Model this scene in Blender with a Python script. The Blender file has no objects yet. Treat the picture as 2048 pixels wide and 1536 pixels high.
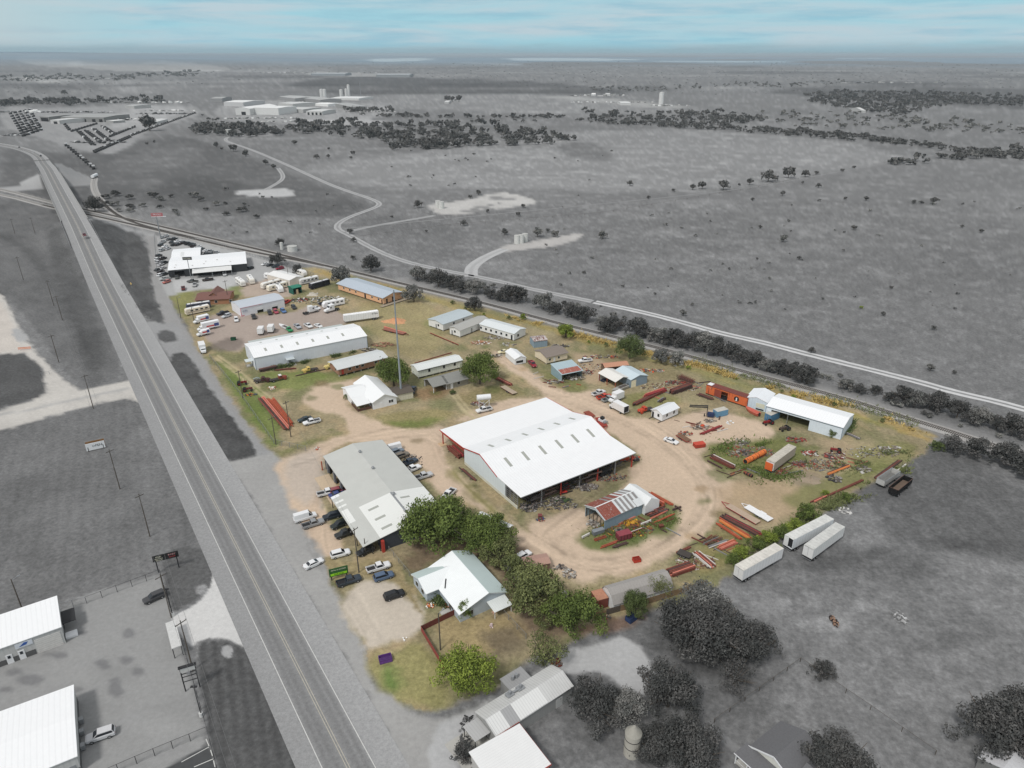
import bpy,math,random
import numpy as np
from mathutils import Vector,Matrix
SC=bpy.context.scene
COL=SC.collection
R=math.radians
# ------------------------------------------------------------------ camera
F,CX,CY,HZ,CAMH=1410.0,1024.0,768.0,108.0,112.0     # focal length in photo pixels, horizon row, height in metres
TH=math.atan((CY-HZ)/F)
cam=bpy.data.cameras.new('camera');camo=bpy.data.objects.new('camera',cam);COL.objects.link(camo)
camo.location=(0,0,CAMH);camo.rotation_euler=(R(90)-TH,0,0)
cam.sensor_width=36;cam.lens=F/2048*36;cam.clip_start=1;cam.clip_end=90000
SC.camera=camo
# ------------------------------------------------------------------ light
SUN_EL,SUN_AZ=R(52),R(215)       # azimuth clockwise from +Y
w=bpy.data.worlds.new('World');SC.world=w;w.use_nodes=True
nt=w.node_tree;nt.nodes.clear()
def N(nt,t,**k):
    n=nt.nodes.new(t)
    for a,b in k.items():
        if a.startswith('i_'):n.inputs[a[2:].replace('_',' ')].default_value=b
        else:setattr(n,a,b)
    return n
def mth(nt,op,a,b=None,c=None,clamp=False):
    n=nt.nodes.new('ShaderNodeMath');n.operation=op;n.use_clamp=clamp
    for i,v in enumerate((a,b,c)):
        if v is None:continue
        if isinstance(v,(int,float)):n.inputs[i].default_value=v
        else:nt.links.new(v,n.inputs[i])
    return n.outputs[0]
def mixc(nt,f,a,b,mode='MIX'):
    n=nt.nodes.new('ShaderNodeMix');n.data_type='RGBA';n.blend_type=mode
    for s,v in((0,f),(6,a),(7,b)):
        if isinstance(v,(int,float)):n.inputs[s].default_value=v
        elif isinstance(v,tuple):n.inputs[s].default_value=v if len(v)==4 else(*v,1)
        else:nt.links.new(v,n.inputs[s])
    return n.outputs[2]
def ramp(nt,x,stops):
    n=nt.nodes.new('ShaderNodeValToRGB');e=n.color_ramp.elements
    while len(e)<len(stops):e.new(0.5)
    for i,(p,c)in enumerate(stops):
        e[i].position=p;e[i].color=(c,c,c,1)if isinstance(c,(int,float))else(*c,1)
    if x is not None:nt.links.new(x,n.inputs[0])
    return n.outputs[0]
def lin(v):
    v/=255.0
    return v/12.92 if v<=0.04045 else((v+0.055)/1.055)**2.4
def rgb(r,g=None,b=None,k=1.0):
    if g is None:g=b=r
    return tuple(lin(x)*k for x in(r,g,b))
sky=N(nt,'ShaderNodeTexSky',sky_type='NISHITA',sun_disc=False,sun_elevation=SUN_EL,sun_rotation=SUN_AZ,dust_density=2.0)
bg1=N(nt,'ShaderNodeBackground',i_Strength=0.06);nt.links.new(sky.outputs[0],bg1.inputs[0])
tc=N(nt,'ShaderNodeTexCoord');sp=N(nt,'ShaderNodeSeparateXYZ');nt.links.new(tc.outputs['Generated'],sp.inputs[0])
X_,Y_,Z_=sp.outputs
cmb=N(nt,'ShaderNodeCombineXYZ');nt.links.new(mth(nt,'MULTIPLY',X_,2.6),cmb.inputs[0]);nt.links.new(mth(nt,'MULTIPLY',Y_,2.6),cmb.inputs[1]);nt.links.new(mth(nt,'MULTIPLY',Z_,30.0),cmb.inputs[2])
nz=N(nt,'ShaderNodeTexNoise',i_Scale=1.5,i_Detail=7.0,i_Roughness=0.55,i_Distortion=0.5);nt.links.new(cmb.outputs[0],nz.inputs['Vector'])
nz2=N(nt,'ShaderNodeTexNoise',i_Scale=3.2,i_Detail=6.0,i_Roughness=0.6,i_Distortion=0.2);nt.links.new(cmb.outputs[0],nz2.inputs['Vector'])
# clear cyan air and thin streaked cloud near the horizon, a pale cloud bank on it, an even veil of high cloud above
cloudf=ramp(nt,nz.outputs[0],[(0.40,0.0),(0.62,1.0)])
c1=mixc(nt,cloudf,rgb(166,214,228),rgb(192,213,223))
dk=ramp(nt,nz2.outputs[0],[(0.46,0.0),(0.66,0.75)])
c2=mixc(nt,dk,c1,rgb(150,198,217))
lf=mth(nt,'MULTIPLY',ramp(nt,mth(nt,'ADD',mth(nt,'MULTIPLY',X_,-1.0),0.0),[(0.40,0.0),(0.62,1.0)]),0.9)
c3=mixc(nt,lf,c2,rgb(206,212,214))
zb=mth(nt,'ADD',Z_,mth(nt,'MULTIPLY',mth(nt,'SUBTRACT',nz2.outputs[0],0.5),0.016))
bank=ramp(nt,zb,[(0.004,1.0),(0.0135,0.0)])
c4=mixc(nt,mth(nt,'MULTIPLY',bank,0.9),c3,rgb(152,180,192))
veil=ramp(nt,Z_,[(0.06,0.0),(0.35,1.0)])
nz3=N(nt,'ShaderNodeTexNoise',i_Scale=2.2,i_Detail=5.0);nt.links.new(tc.outputs['Generated'],nz3.inputs['Vector'])
vc=mixc(nt,ramp(nt,nz3.outputs[0],[(0.35,0.0),(0.65,1.0)]),(0.60,0.62,0.65),(0.69,0.69,0.69))
c5=mixc(nt,veil,c4,vc)
bg2=N(nt,'ShaderNodeBackground',i_Strength=0.1)
sc10=N(nt,'ShaderNodeVectorMath',operation='SCALE');nt.links.new(c5,sc10.inputs[0]);sc10.inputs['Scale'].default_value=10.0
nt.links.new(sc10.outputs[0],bg2.inputs[0])
mx=N(nt,'ShaderNodeMixShader',i_Fac=0.90);nt.links.new(bg1.outputs[0],mx.inputs[1]);nt.links.new(bg2.outputs[0],mx.inputs[2])
wo=N(nt,'ShaderNodeOutputWorld');nt.links.new(mx.outputs[0],wo.inputs[0])
sl=bpy.data.lights.new('sun','SUN');sl.energy=2.05;sl.angle=R(10);sl.color=(1.0,0.975,0.94)
so=bpy.data.objects.new('sun',sl);COL.objects.link(so)
so.rotation_euler=(R(90)-SUN_EL,0,-SUN_AZ+math.pi)
sd=Vector((math.sin(SUN_AZ)*math.cos(SUN_EL),math.cos(SUN_AZ)*math.cos(SUN_EL),math.sin(SUN_EL)))
so.rotation_euler=sd.to_track_quat('Z','Y').to_euler()
SC.view_settings.view_transform='Standard';SC.view_settings.look='None';SC.view_settings.exposure=0.0
SC.view_settings.gamma=1;SC.view_settings.use_curve_mapping=False
SC.render.engine='CYCLES'
SC.cycles.max_bounces=5;SC.cycles.diffuse_bounces=3;SC.cycles.transparent_max_bounces=8
SC.cycles.volume_bounces=0
try:SC.cycles.use_denoising=True
except Exception:pass
# ------------------------------------------------------------------ helpers
def P(x,y,z=0.0):
    """the place on the level z seen at a spot of the survey photograph"""
    u=(x-CX)/F;v=(CY-y)/F
    dy=math.cos(TH)+v*math.sin(TH);dz=-math.sin(TH)+v*math.cos(TH)
    t=(CAMH-z)/(-dz)
    return Vector((u*t,dy*t,z))
def depth(p):return p.y*math.cos(TH)+(CAMH-p.z)*math.sin(TH)
def mpp(x,y):return depth(P(x,y))/F            # metres per photo pixel at a ground spot
def Pn(a):
    a=np.asarray(a,float);u=(a[:,0]-CX)/F;v=(CY-a[:,1])/F
    dy=math.cos(TH)+v*math.sin(TH);dz=-math.sin(TH)+v*math.cos(TH);t=CAMH/(-dz)
    return np.stack([u*t,dy*t],1)
def hash2(ix,iy,s):
    h=(ix.astype(np.int64)*374761393+iy.astype(np.int64)*668265263+s*974634777)&0xffffffff
    h=((h^(h>>13))*1274126177)&0xffffffff
    h=h^(h>>16)
    return(h&0xffffff)/float(0xffffff)
def vnoise(x,y,s=0):
    ix=np.floor(x);iy=np.floor(y);fx=x-ix;fy=y-iy
    fx=fx*fx*(3-2*fx);fy=fy*fy*(3-2*fy)
    a=hash2(ix,iy,s);b=hash2(ix+1,iy,s);c=hash2(ix,iy+1,s);d=hash2(ix+1,iy+1,s)
    return(a*(1-fx)+b*fx)*(1-fy)+(c*(1-fx)+d*fx)*fy
def fbm(x,y,f,o=4,s=0,g=0.55):
    t=0;A=1;n=0
    for i in range(o):
        t=t+A*vnoise(x*f*2**i+13.7*i,y*f*2**i-7.1*i,s+i*17);n+=A;A*=g
    return t/n
# materials -------------------------------------------------------------
MATS={}
def mat(name,c,rough=0.75,metal=0.0,var=0.12,scale=1.5,bump=0.0,spec=0.35,seam=None,rust=None,attr=None,stripe=None,emit=None):
    if name in MATS:return MATS[name]
    m=bpy.data.materials.new(name);m.use_nodes=True;n=m.node_tree;bs=n.nodes['Principled BSDF']
    bs.inputs['Roughness'].default_value=rough;bs.inputs['Metallic'].default_value=metal
    bs.inputs['Specular IOR Level'].default_value=spec
    t=N(n,'ShaderNodeTexCoord')
    if attr:
        at=N(n,'ShaderNodeAttribute',attribute_name=attr);col=at.outputs['Color']
    else:
        cc=N(n,'ShaderNodeRGB');cc.outputs[0].default_value=(*c,1);col=cc.outputs[0]
    nn=N(n,'ShaderNodeTexNoise',i_Scale=scale,i_Detail=6.0,i_Roughness=0.65);n.links.new(t.outputs['Object'],nn.inputs['Vector'])
    if var:
        am_=mth(n,'MULTIPLY',at.outputs['Alpha'],var*4)if attr else var*4
        f=mth(n,'ADD',mth(n,'MULTIPLY',mth(n,'SUBTRACT',nn.outputs[0],0.5),am_),1.0)
        k=N(n,'ShaderNodeVectorMath',operation='SCALE');n.links.new(col,k.inputs[0]);n.links.new(f,k.inputs['Scale']);col=k.outputs[0]
    if seam:   # (axis, pitch, depth, tone)
        s_=N(n,'ShaderNodeSeparateXYZ');n.links.new(t.outputs['Object'],s_.inputs[0])
        u=mth(n,'FRACT',mth(n,'DIVIDE',s_.outputs[seam[0]],seam[1]))
        rib=mth(n,'LESS_THAN',mth(n,'ABSOLUTE',mth(n,'SUBTRACT',u,0.5)),0.13)
        col=mixc(n,mth(n,'MULTIPLY',rib,seam[3]),col,(0.05,0.05,0.05))
    if rust:   # (colour, threshold, scale, stretch axis)
        mp=N(n,'ShaderNodeMapping');n.links.new(t.outputs['Object'],mp.inputs[0])
        sc_=[1.2,1.2,1.2];sc_[rust[3]]=0.12;mp.inputs['Scale'].default_value=sc_
        rn=N(n,'ShaderNodeTexNoise',i_Scale=rust[2],i_Detail=5.0,i_Roughness=0.6);n.links.new(mp.outputs[0],rn.inputs['Vector'])
        col=mixc(n,ramp(n,rn.outputs[0],[(rust[1],0.0),(rust[1]+0.06,1.0)]),col,rust[0])
    if attr:
        n2=N(n,'ShaderNodeTexNoise',i_Scale=1.3,i_Detail=8.0,i_Roughness=.85);n.links.new(t.outputs['Object'],n2.inputs['Vector']);f=mth(n,'ADD',mth(n,'MULTIPLY',mth(n,'MULTIPLY',mth(n,'SUBTRACT',n2.outputs[0],.5),1.4),at.outputs['Alpha']),1.0);k=N(n,'ShaderNodeVectorMath',operation='SCALE');n.links.new(col,k.inputs[0]);n.links.new(f,k.inputs['Scale']);col=k.outputs[0]
    if bump:
        bn=N(n,'ShaderNodeTexNoise',i_Scale=scale*4,i_Detail=4.0);n.links.new(t.outputs['Object'],bn.inputs['Vector'])
        bp=N(n,'ShaderNodeBump',i_Strength=bump,i_Distance=0.1);n.links.new(bn.outputs[0],bp.inputs['Height']);n.links.new(bp.outputs[0],bs.inputs['Normal'])
    n.links.new(col,bs.inputs['Base Color'])
    MATS[name]=m;m['c']=list(c)
    return m
def paint(c,gloss=True):
    """vehicle or steel paint of a given colour"""
    c=tuple(c)if gloss else tuple(int(.82*v+.18*(sum(c)/3))for v in c);nm='paint_%02x%02x%02x_%d'%(*[int(v)for v in c],gloss)
    return mat(nm,rgb(*c,k=0.9),rough=0.32 if gloss else 0.8,var=0.05 if gloss else 0.2,scale=0.8 if gloss else 2.0,spec=0.5 if gloss else 0.2)
WALL=lambda c,ax=0,p=0.9,t=0.10:mat('wall_%d_%d_%d_%d'%(*c,ax),rgb(*c),rough=0.7,var=0.06,scale=0.7,seam=(ax,p,0,t))
GLASS=mat('dark_glass',(0.018,0.022,0.028),rough=0.12,var=0,spec=0.6)
TYRE=mat('tyre_rubber',(0.02,0.02,0.02),rough=0.85,var=0.1)
RIM=mat('wheel_rim',(0.35,0.35,0.36),rough=0.4,metal=0.4,var=0)
BLACK=mat('black_metal',(0.025,0.025,0.027),rough=0.6,var=0.1)
GREYM=mat('grey_metal',(0.30,0.31,0.32),rough=0.5,metal=0.3,var=0.1)
WOOD=mat('weathered_wood',(0.10,0.085,0.07),rough=0.9,var=0.2,scale=3)
DARKIN=mat('dark_opening',(0.02,0.02,0.022),rough=0.9,var=0)  # near-black colour stands in for the shade inside openings
CONC=mat('concrete',rgb(190,188,182,k=0.85),rough=0.9,var=0.12,scale=0.8)
WHITE=mat('white_paint',(0.78,0.79,0.80),rough=0.5,var=0.04)
RUST=mat('rusty_steel',rgb(128,74,62,k=.9),rough=0.85,var=0.3,scale=1.2)
ORANGE=mat('orange_primer_steel',rgb(180,92,64,k=.9),rough=0.75,var=0.22,scale=0.9)
# mesh building ---------------------------------------------------------
class MB:
    def __init__(s):s.v=[];s.f=[];s.m=[];s.cur=0
    def add(s,vs,fs):
        o=len(s.v);s.v+=[tuple(v)for v in vs];s.f+=[tuple(i+o for i in f)for f in fs];s.m+=[s.cur]*len(fs);return s
    def box(s,x0,x1,y0,y1,z0,z1):
        vs=[(x,y,z)for z in(z0,z1)for y in(y0,y1)for x in(x0,x1)]
        return s.add(vs,[(0,2,3,1),(4,5,7,6),(0,1,5,4),(2,6,7,3),(0,4,6,2),(1,3,7,5)])
    def obox(s,c,hx,hy,hz,M=None):
        c=Vector(c);vs=[]
        for z in(-1,1):
            for y in(-1,1):
                for x in(-1,1):
                    p=Vector((x*hx,y*hy,z*hz));vs.append(c+(M@p if M else p))
        return s.add(vs,[(0,2,3,1),(4,5,7,6),(0,1,5,4),(2,6,7,3),(0,4,6,2),(1,3,7,5)])
    def beam(s,a,b,w,h=None):
        a=Vector(a);b=Vector(b);d=b-a;L=d.length
        if L<1e-6:return s
        q=d.to_track_quat('X','Z').to_matrix()
        return s.obox((a+b)/2,L/2,w/2,(h or w)/2,q)
    def tube(s,a,b,r,n=8,r2=None,cap=True):
        a=Vector(a);b=Vector(b);r2=r if r2 is None else r2
        q=(b-a).to_track_quat('Z','Y').to_matrix();vs=[]
        for c,rr in((a,r),(b,r2)):
            for i in range(n):
                t=2*math.pi*i/n;vs.append(c+q@Vector((rr*math.cos(t),rr*math.sin(t),0)))
        fs=[(i,(i+1)%n,n+(i+1)%n,n+i)for i in range(n)]
        if cap:fs+=[tuple(range(n-1,-1,-1)),tuple(range(n,2*n))]
        return s.add(vs,fs)
    def prism(s,poly,axis,t0,t1):
        """closed polygon in the plane across axis, extruded along it"""
        n=len(poly);mk={'x':lambda p,t:(t,p[0],p[1]),'y':lambda p,t:(p[0],t,p[1]),'z':lambda p,t:(p[0],p[1],t)}[axis]
        vs=[mk(p,t0)for p in poly]+[mk(p,t1)for p in poly]
        fs=[(i,(i+1)%n,n+(i+1)%n,n+i)for i in range(n)]+[tuple(range(n-1,-1,-1)),tuple(range(n,2*n))]
        return s.add(vs,fs)
    def quad(s,*p):return s.add(p,[tuple(range(len(p)))])
    def mesh(s,name,mats):
        me=bpy.data.meshes.new(name);me.from_pydata(s.v,[],s.f)
        for m in(mats if isinstance(mats,(list,tuple))else[mats]):me.materials.append(m)
        if any(s.m):me.polygons.foreach_set('material_index',s.m)
        return me
    def build(s,name,mats,parent=None,loc=None,rz=0.0,recalc=True):
        me=s.mesh(name,mats)
        if recalc:
            import bmesh
            bm=bmesh.new();bm.from_mesh(me);bmesh.ops.recalc_face_normals(bm,faces=bm.faces);bm.to_mesh(me);bm.free()
        return link(name,me,parent,loc,rz)
def link(name,me,parent=None,loc=None,rz=0.0):
    o=bpy.data.objects.new(name,me);COL.objects.link(o)
    if parent:o.parent=parent
    if loc is not None:o.location=loc
    o.rotation_euler.z=rz
    return o
def tag(o,label=None,cat=None,group=None,kind=None):
    for k,v in(('label',label),('category',cat),('group',group),('kind',kind)):
        if v:o[k]=v
    return o
def empty(name,loc,rz,label,cat,group=None):
    o=bpy.data.objects.new(name,None);COL.objects.link(o);o.location=loc;o.rotation_euler.z=rz
    o.empty_display_size=0.5
    return tag(o,label,cat,group)
def copy_tree(o,parent=None):
    c=o.copy();COL.objects.link(c);c.parent=parent
    for ch in o.children:copy_tree(ch,c)
    return c
def npmesh(name,V,Fq,mats,colors=None,smooth=False):
    me=bpy.data.meshes.new(name);V=np.asarray(V,np.float32);Fq=np.asarray(Fq,np.int32);k=Fq.shape[1]
    me.vertices.add(len(V));me.vertices.foreach_set('co',V.ravel())
    me.loops.add(Fq.size);me.loops.foreach_set('vertex_index',Fq.ravel())
    me.polygons.add(len(Fq));me.polygons.foreach_set('loop_start',np.arange(0,Fq.size,k,dtype=np.int32));me.polygons.foreach_set('loop_total',np.full(len(Fq),k,np.int32))
    if smooth:me.polygons.foreach_set('use_smooth',np.ones(len(Fq),bool))
    me.update(calc_edges=True)
    for m in(mats if isinstance(mats,(list,tuple))else[mats]):me.materials.append(m)
    if colors is not None:
        ca=me.color_attributes.new('Col','FLOAT_COLOR','POINT');c4=np.ones((len(V),4),np.float32);c4[:,:np.shape(colors)[1]]=colors
        ca.data.foreach_set('color',c4.ravel())
    return me
# ------------------------------------------------------------------ highway line
HA=Vector((-28.3177,82.393));HU=Vector((-0.55835,0.829605));HN=Vector((-0.829605,-0.55835))   # start, along, to the left
def hz(s):      # height of the carriageway
    s=np.asarray(s,float)
    up=np.clip((s-330)/170,0,1);dn=np.clip((930-s)/170,0,1)
    sm=lambda t:t*t*(3-2*t)
    return 7.6*sm(up)*sm(dn)
BR0,BR1=497,742
def hpos(s,o):     # straight, then a bend to the left
    if s<=930:c=HA+HU*s;u=HU
    else:
        k=1/620.0;a=(s-930)*k
        base=HA+HU*930
        c=base+HU*(math.sin(a)/k)+HN*((1-math.cos(a))/k);u=HU*math.cos(a)+HN*math.sin(a)
    nn=Vector((-u.y,u.x));return c+nn*o
# ------------------------------------------------------------------ ground
def gauss_np(d,w):return np.exp(-(d/w)**2)
ang=np.arange(-R(62),R(62),0.0026)
dep=[];a=R(67)
while True:
    dep.append(a);a-=0.0026 if a>0.03 else(0.0012 if a>0.012 else 0.0006)
    if a<0.0030:break
dep=np.array(dep);rr=CAMH/np.tan(dep)
RRg,AAg=np.meshgrid(rr,ang,indexing='ij')
GX=(RRg*np.sin(AAg)).ravel();GY=(RRg*np.cos(AAg)).ravel()
nr,na=RRg.shape
n_far=np.clip((GY-250)/900,0,1)
# base: grey rough grass, larger patches far out
def mul(c,f):return c*f[:,None]
big=fbm(GX*0.35,GY,1/90.0,5,1);mid=fbm(GX,GY*0.8,1/9.0,4,5);fine=fbm(GX,GY,1/1.3,3,9)
clump=fbm(GX,GY,1/3.6,3,31)
streak=fbm(GX*0.55+GY*0.25,GY,1/26.0,5,21)
G=lambda v,k=1.0:np.array(rgb(v,k=k))/1.12
C=np.zeros((GX.size,3))+G(129)
AL=np.ones(GX.size)
TONE=np.ones(GX.size)
C=mul(C,0.72+0.28*2*(0.35*big+0.4*streak+0.25*mid))
C=C*(1+.55*(fine-.5)*(GY<600))[:,None]
tuss=np.clip((clump-0.52)*6,0,1)
far_t=np.clip((GY-230)/120,0,1)
C=mul(C,1+0.24*(tuss-0.4)*(.7+.3*far_t))
stw=np.clip((fbm(GX*0.4,GY,1/14.0,4,77)-0.56)*7,0,1)
C=C*(1+(0.20*stw*far_t)[:,None])
KIND=np.zeros(GX.size,int);KN=['pasture']
def sdist(poly,X,Y,closed=True):
    d=np.full(X.size,1e9);ins=np.zeros(X.size,bool);n=len(poly)
    for i in range(n if closed else n-1):
        ax,ay=poly[i];bx,by=poly[(i+1)%n];ex,ey=bx-ax,by-ay;L=ex*ex+ey*ey+1e-9
        t=np.clip(((X-ax)*ex+(Y-ay)*ey)/L,0,1)
        d=np.minimum(d,np.hypot(X-ax-t*ex,Y-ay-t*ey))
        if closed:
            c=((ay>Y)!=(by>Y))&(X<(bx-ax)*(Y-ay)/(by-ay+1e-12)+ax);ins^=c
    return np.where(ins,-d,d)if closed else d
def chaikin(p,k=2):
    p=np.asarray(p,float)
    for _ in range(k):
        q=np.roll(p,-1,0);p=np.stack([0.75*p+0.25*q,0.25*p+0.75*q],1).reshape(-1,2)
    return p
def chaik_open(p,k=2):
    p=np.asarray(p,float)
    for _ in range(k):
        a=0.75*p[:-1]+0.25*p[1:];b=0.25*p[:-1]+0.75*p[1:]
        p=np.vstack([p[:1],np.stack([a,b],1).reshape(-1,2),p[-1:]])
    return p
def weight(d,soft,rag,near_idx,s):
    x=GX[near_idx];y=GY[near_idx]
    nse=(fbm(x,y,1/max(2.5,rag*2.0),4,s)-0.5)*2*rag
    return np.clip(0.5-(d+nse)/max(soft,0.05),0,1)
def region(px,col,kind=None,soft=1.0,rag=1.0,var=0.10,line=None,smooth=True,alpha=1.0,seed=0,mode='mix',world=False):
    """colour the ground inside an outline (or along a line of a width in metres)"""
    global C
    W=np.asarray(px,float)if world else Pn(px)
    if line is None and smooth:W=chaikin(W,2)
    if line is not None and smooth:W=chaik_open(W,2)
    m=(soft+rag*2+(line or 0))+2
    idx=np.where((GX>W[:,0].min()-m)&(GX<W[:,0].max()+m)&(GY>W[:,1].min()-m)&(GY<W[:,1].max()+m))[0]
    if not len(idx):return
    if line is None:d=sdist(W,GX[idx],GY[idx])
    else:d=sdist(W,GX[idx],GY[idx],False)-line/2
    wt=weight(d,soft,rag,idx,seed+len(px)*7)*alpha
    col=np.array(rgb(*col)if isinstance(col,tuple)else rgb(col))/1.15
    f=1+var*2*((0.5*mid[idx]+0.3*fine[idx]+0.2*big[idx])*2-1)
    cc=col[None]*f[:,None]
    if mode=='mul':C[idx]=C[idx]*(1-wt[:,None]+wt[:,None]*col[None]*1.15)
    else:C[idx]=C[idx]*(1-wt[:,None])+cc*wt[:,None]
    if kind:
        if kind not in KN:KN.append(kind)
        KIND[idx[wt>0.5*alpha]]=KN.index(kind)
        AL[idx]=AL[idx]*(1-wt)+wt*(1.0 if kind in('mown_grass','verge','dry_lawn')else .32)
def tone(px,f,soft=6,rag=4,line=None):      # lighter or darker ground cover
    global C
    W=chaikin(Pn(px),2)if line is None else chaik_open(Pn(px),2);m=soft+rag*2+(line or 0)
    idx=np.where((GX>W[:,0].min()-m)&(GX<W[:,0].max()+m)&(GY>W[:,1].min()-m)&(GY<W[:,1].max()+m))[0]
    if not len(idx):return
    d=sdist(W,GX[idx],GY[idx])if line is None else sdist(W,GX[idx],GY[idx],False)-line/2
    wt=weight(d,soft,rag,idx,3);C[idx]*=(1+(f-1)*wt)[:,None]
# --- far country
tone([(560,166),(700,152),(900,157),(1060,163),(1150,170),(1290,190),(1180,187),(900,188),(720,190),(640,185)],0.55,40,30)
tone([(690,196),(760,190),(1100,188),(1300,206),(1380,224),(1200,232),(950,224),(760,212)],1.25,30,20)
tone([(560,330),(900,300),(1150,258),(1500,262),(1870,310),(1640,350),(1480,375),(1300,388),(1100,378),(860,375),(700,372)],1.3,20,12)
tone([(1140,285),(1190,285),(1240,320),(1180,325),(1100,300)],0.7,10,6)
tone([(0,285),(60,300),(190,310),(330,265),(440,290),(700,395),(750,412),(670,440),(520,430),(350,420),(240,400),(0,500)],0.66,14,8)
tone([(360,345),(470,360),(500,392),(400,400),(290,385)],0.8,10,8)
tone([(200,330),(330,290),(420,300),(380,330),(260,350)],1.25,10,8)
tone([(700,430),(900,440),(960,520),(860,515),(740,480)],0.85,8,6)
tone([(960,560),(1300,640),(1700,740),(2048,830),(2300,900),(2300,560),(2048,430),(1500,420),(1100,450)],0.93,20,10)
tone([(1600,900),(1900,900),(2048,960),(2200,1080),(2048,1140),(1800,1080),(1700,1000),(1650,960)],0.66,6,5)
tone([(1480,1130),(1640,1080),(1850,1110),(2048,1200),(2048,1300),(1800,1250),(1600,1220),(1500,1180)],0.88,5,5)
tone([(1560,1100),(1800,1060),(1900,1120),(1850,1180),(1700,1150)],0.8,8,6)
for i,(x,y,rx,ry,f)in enumerate([(1650,1130,90,14,.82),(1960,1090,60,16,.8),(1500,1200,70,20,1.14),(1600,1250,60,25,1.1),(1750,1200,90,20,1.15),(1900,1160,70,16,1.18),(1850,1290,70,25,.85),(2000,1230,60,20,1.1),(1700,1380,40,30,1.15),(1950,1400,50,24,1.2),(1420,1200,40,20,1.1),(1330,1290,40,24,.75),(1440,1330,70,30,.62)]):
    tone([(x+rx*math.cos(t),y+ry*math.sin(t))for t in np.linspace(0,6.28,9)[:-1]],f,5,4)
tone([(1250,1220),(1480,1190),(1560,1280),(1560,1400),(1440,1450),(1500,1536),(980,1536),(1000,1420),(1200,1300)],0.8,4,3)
region([(0,214),(70,216),(330,206),(400,216),(398,234),(290,262),(240,312),(160,300),(80,275),(0,255)],(156,156,156),'gravel_yard',6,4,0.15)
region([(255,212),(395,213),(300,250),(205,262)],(172,172,172),'gravel_yard',6,4,0.2)
region([(428,212),(560,196),(720,205),(800,216),(770,232),(690,245),(560,248),(430,240)],(160,160,160),'gravel_yard',8,8,0.25)
region([(620,238),(720,236),(790,245),(720,250),(600,246)],(178,178,178),'gravel_yard',8,5,0.1)
region([(500,241),(560,243),(620,246),(560,248)],(150,),'gravel_yard',5,5,0.1)
for pl in([(1050,190),(1180,194),(1300,205),(1380,213),(1330,219),(1200,205),(1080,195)],[(60,118),(150,124),(180,136),(100,140),(20,128)],[(130,128),(320,126),(520,140),(300,146),(150,140)],[(620,143),(760,147),(820,152),(700,153),(600,149)],[(0,152),(60,155),(180,160),(60,166)],[(900,124),(1000,126),(1100,129),(1000,131)],[(700,116),(860,120),(900,123),(740,121)]):
    region(pl,(182,182,180),'bare_ground',30,25,0.1,alpha=0.55)
for pl in([(1500,180),(1760,168),(2048,178),(2300,190),(2300,228),(1900,212),(1640,196)],):
    tone(pl,0.62,30,20)
random.seed(5)
for i in range(70):
    y=112+70*random.random()**1.6;x=random.uniform(-100,2150);rx=random.uniform(40,200);ry=max(0.8,(y-106)*random.uniform(.03,.09))
    tone([(x+rx*math.cos(t),y+ry*math.sin(t))for t in np.linspace(0,6.28,9)[:-1]],random.choice((0.7,0.78,1.2,1.3)),60,40)
# --- farm tracks and well pads
PADC=(196,194,191)
trk=[(2200,868),(2048,816),(1895,781),(1844,765),(1633,713),(1527,685),(1435,665),(1370,646),(1293,626),(1185,603),(1056,577),(1001,563),(943,551),(888,541),(814,525),(759,504),(720,483),(697,469),(676,460),(673,449),(697,434),(744,418),(763,408),(744,398),(697,383),(654,367),(571,328),(498,297),(458,285),(449,279),(458,273),(481,271),(541,269)]
region([(850,409),(935,401),(1000,381),(1090,404),(1040,412),(940,426),(905,431),(872,427)],PADC,'well_pad',3,3,0.12)
for pl in([(925,418),(990,408),(1010,402),(960,420)],[(980,392),(1040,398),(1010,402),(975,398)],[(900,424),(1010,414),(960,424)]):
    region(pl,(128,),'well_pad',2,2.5,0.2,alpha=.8)
region([(985,505),(1010,490),(1060,484),(1110,474),(1165,466),(1168,474),(1120,492),(1060,497),(1020,503)],(188,185,182),'well_pad',2.5,2,0.1)
region([(467,383),(530,379),(560,374),(588,384),(588,391),(550,397),(500,392),(470,389)],(190,),'well_pad',3,4,0.12)
region([(455,268),(560,266),(560,272),(470,275)],(165,),'well_pad',3,3,0.1)
region([(400,240),(330,264),(380,270),(500,275)],(120,),'farm_track',2,1,0.1,line=2.5,alpha=.6)
tone([(400,262),(500,300),(560,335)],1.15,3,2,line=3)
region([(330,206),(380,208),(398,222),(480,258)],(150,),'farm_track',2,1,0.1,line=7)
# --- left side: mown fields, drives and lots
def mow(px,per,amp,dirv):
    global C
    W=Pn(px);idx=np.where(sdist(W,GX,GY)<0)[0]
    t=GX[idx]*dirv[1]-GY[idx]*dirv[0]
    s=np.sin(t*2*math.pi/per+1.5*fbm(GX[idx],GY[idx],1/20.,2,3));C[idx]*=(1+amp*s*(0.5+fbm(GX[idx],GY[idx],1/12.,3,8)))[:,None]
LF=[(0,862),(100,836),(200,808),(262,797),(285,800),(330,870),(420,1080),(430,1120),(425,1150),(330,1140),(0,1240),(-500,1400),(-900,900)]
region(LF,(117,),'mown_grass',1.0,0.8,0.22)
mow(LF,3.4,0.045,(-0.45,0.89))
for x,y,rx,ry,f in((60,980,60,30,.85),(290,880,40,30,1.18),(300,960,30,40,1.12),(160,1080,80,30,1.1),(60,1120,60,20,.85),(370,1060,20,50,.85),(100,900,60,20,1.1)):
    tone([(x+rx*math.cos(t),y+ry*math.sin(t))for t in np.linspace(0,6.28,9)[:-1]],f,4,3)
tone([(300,900),(250,800)],1.15,1,1,line=0.5)
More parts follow.
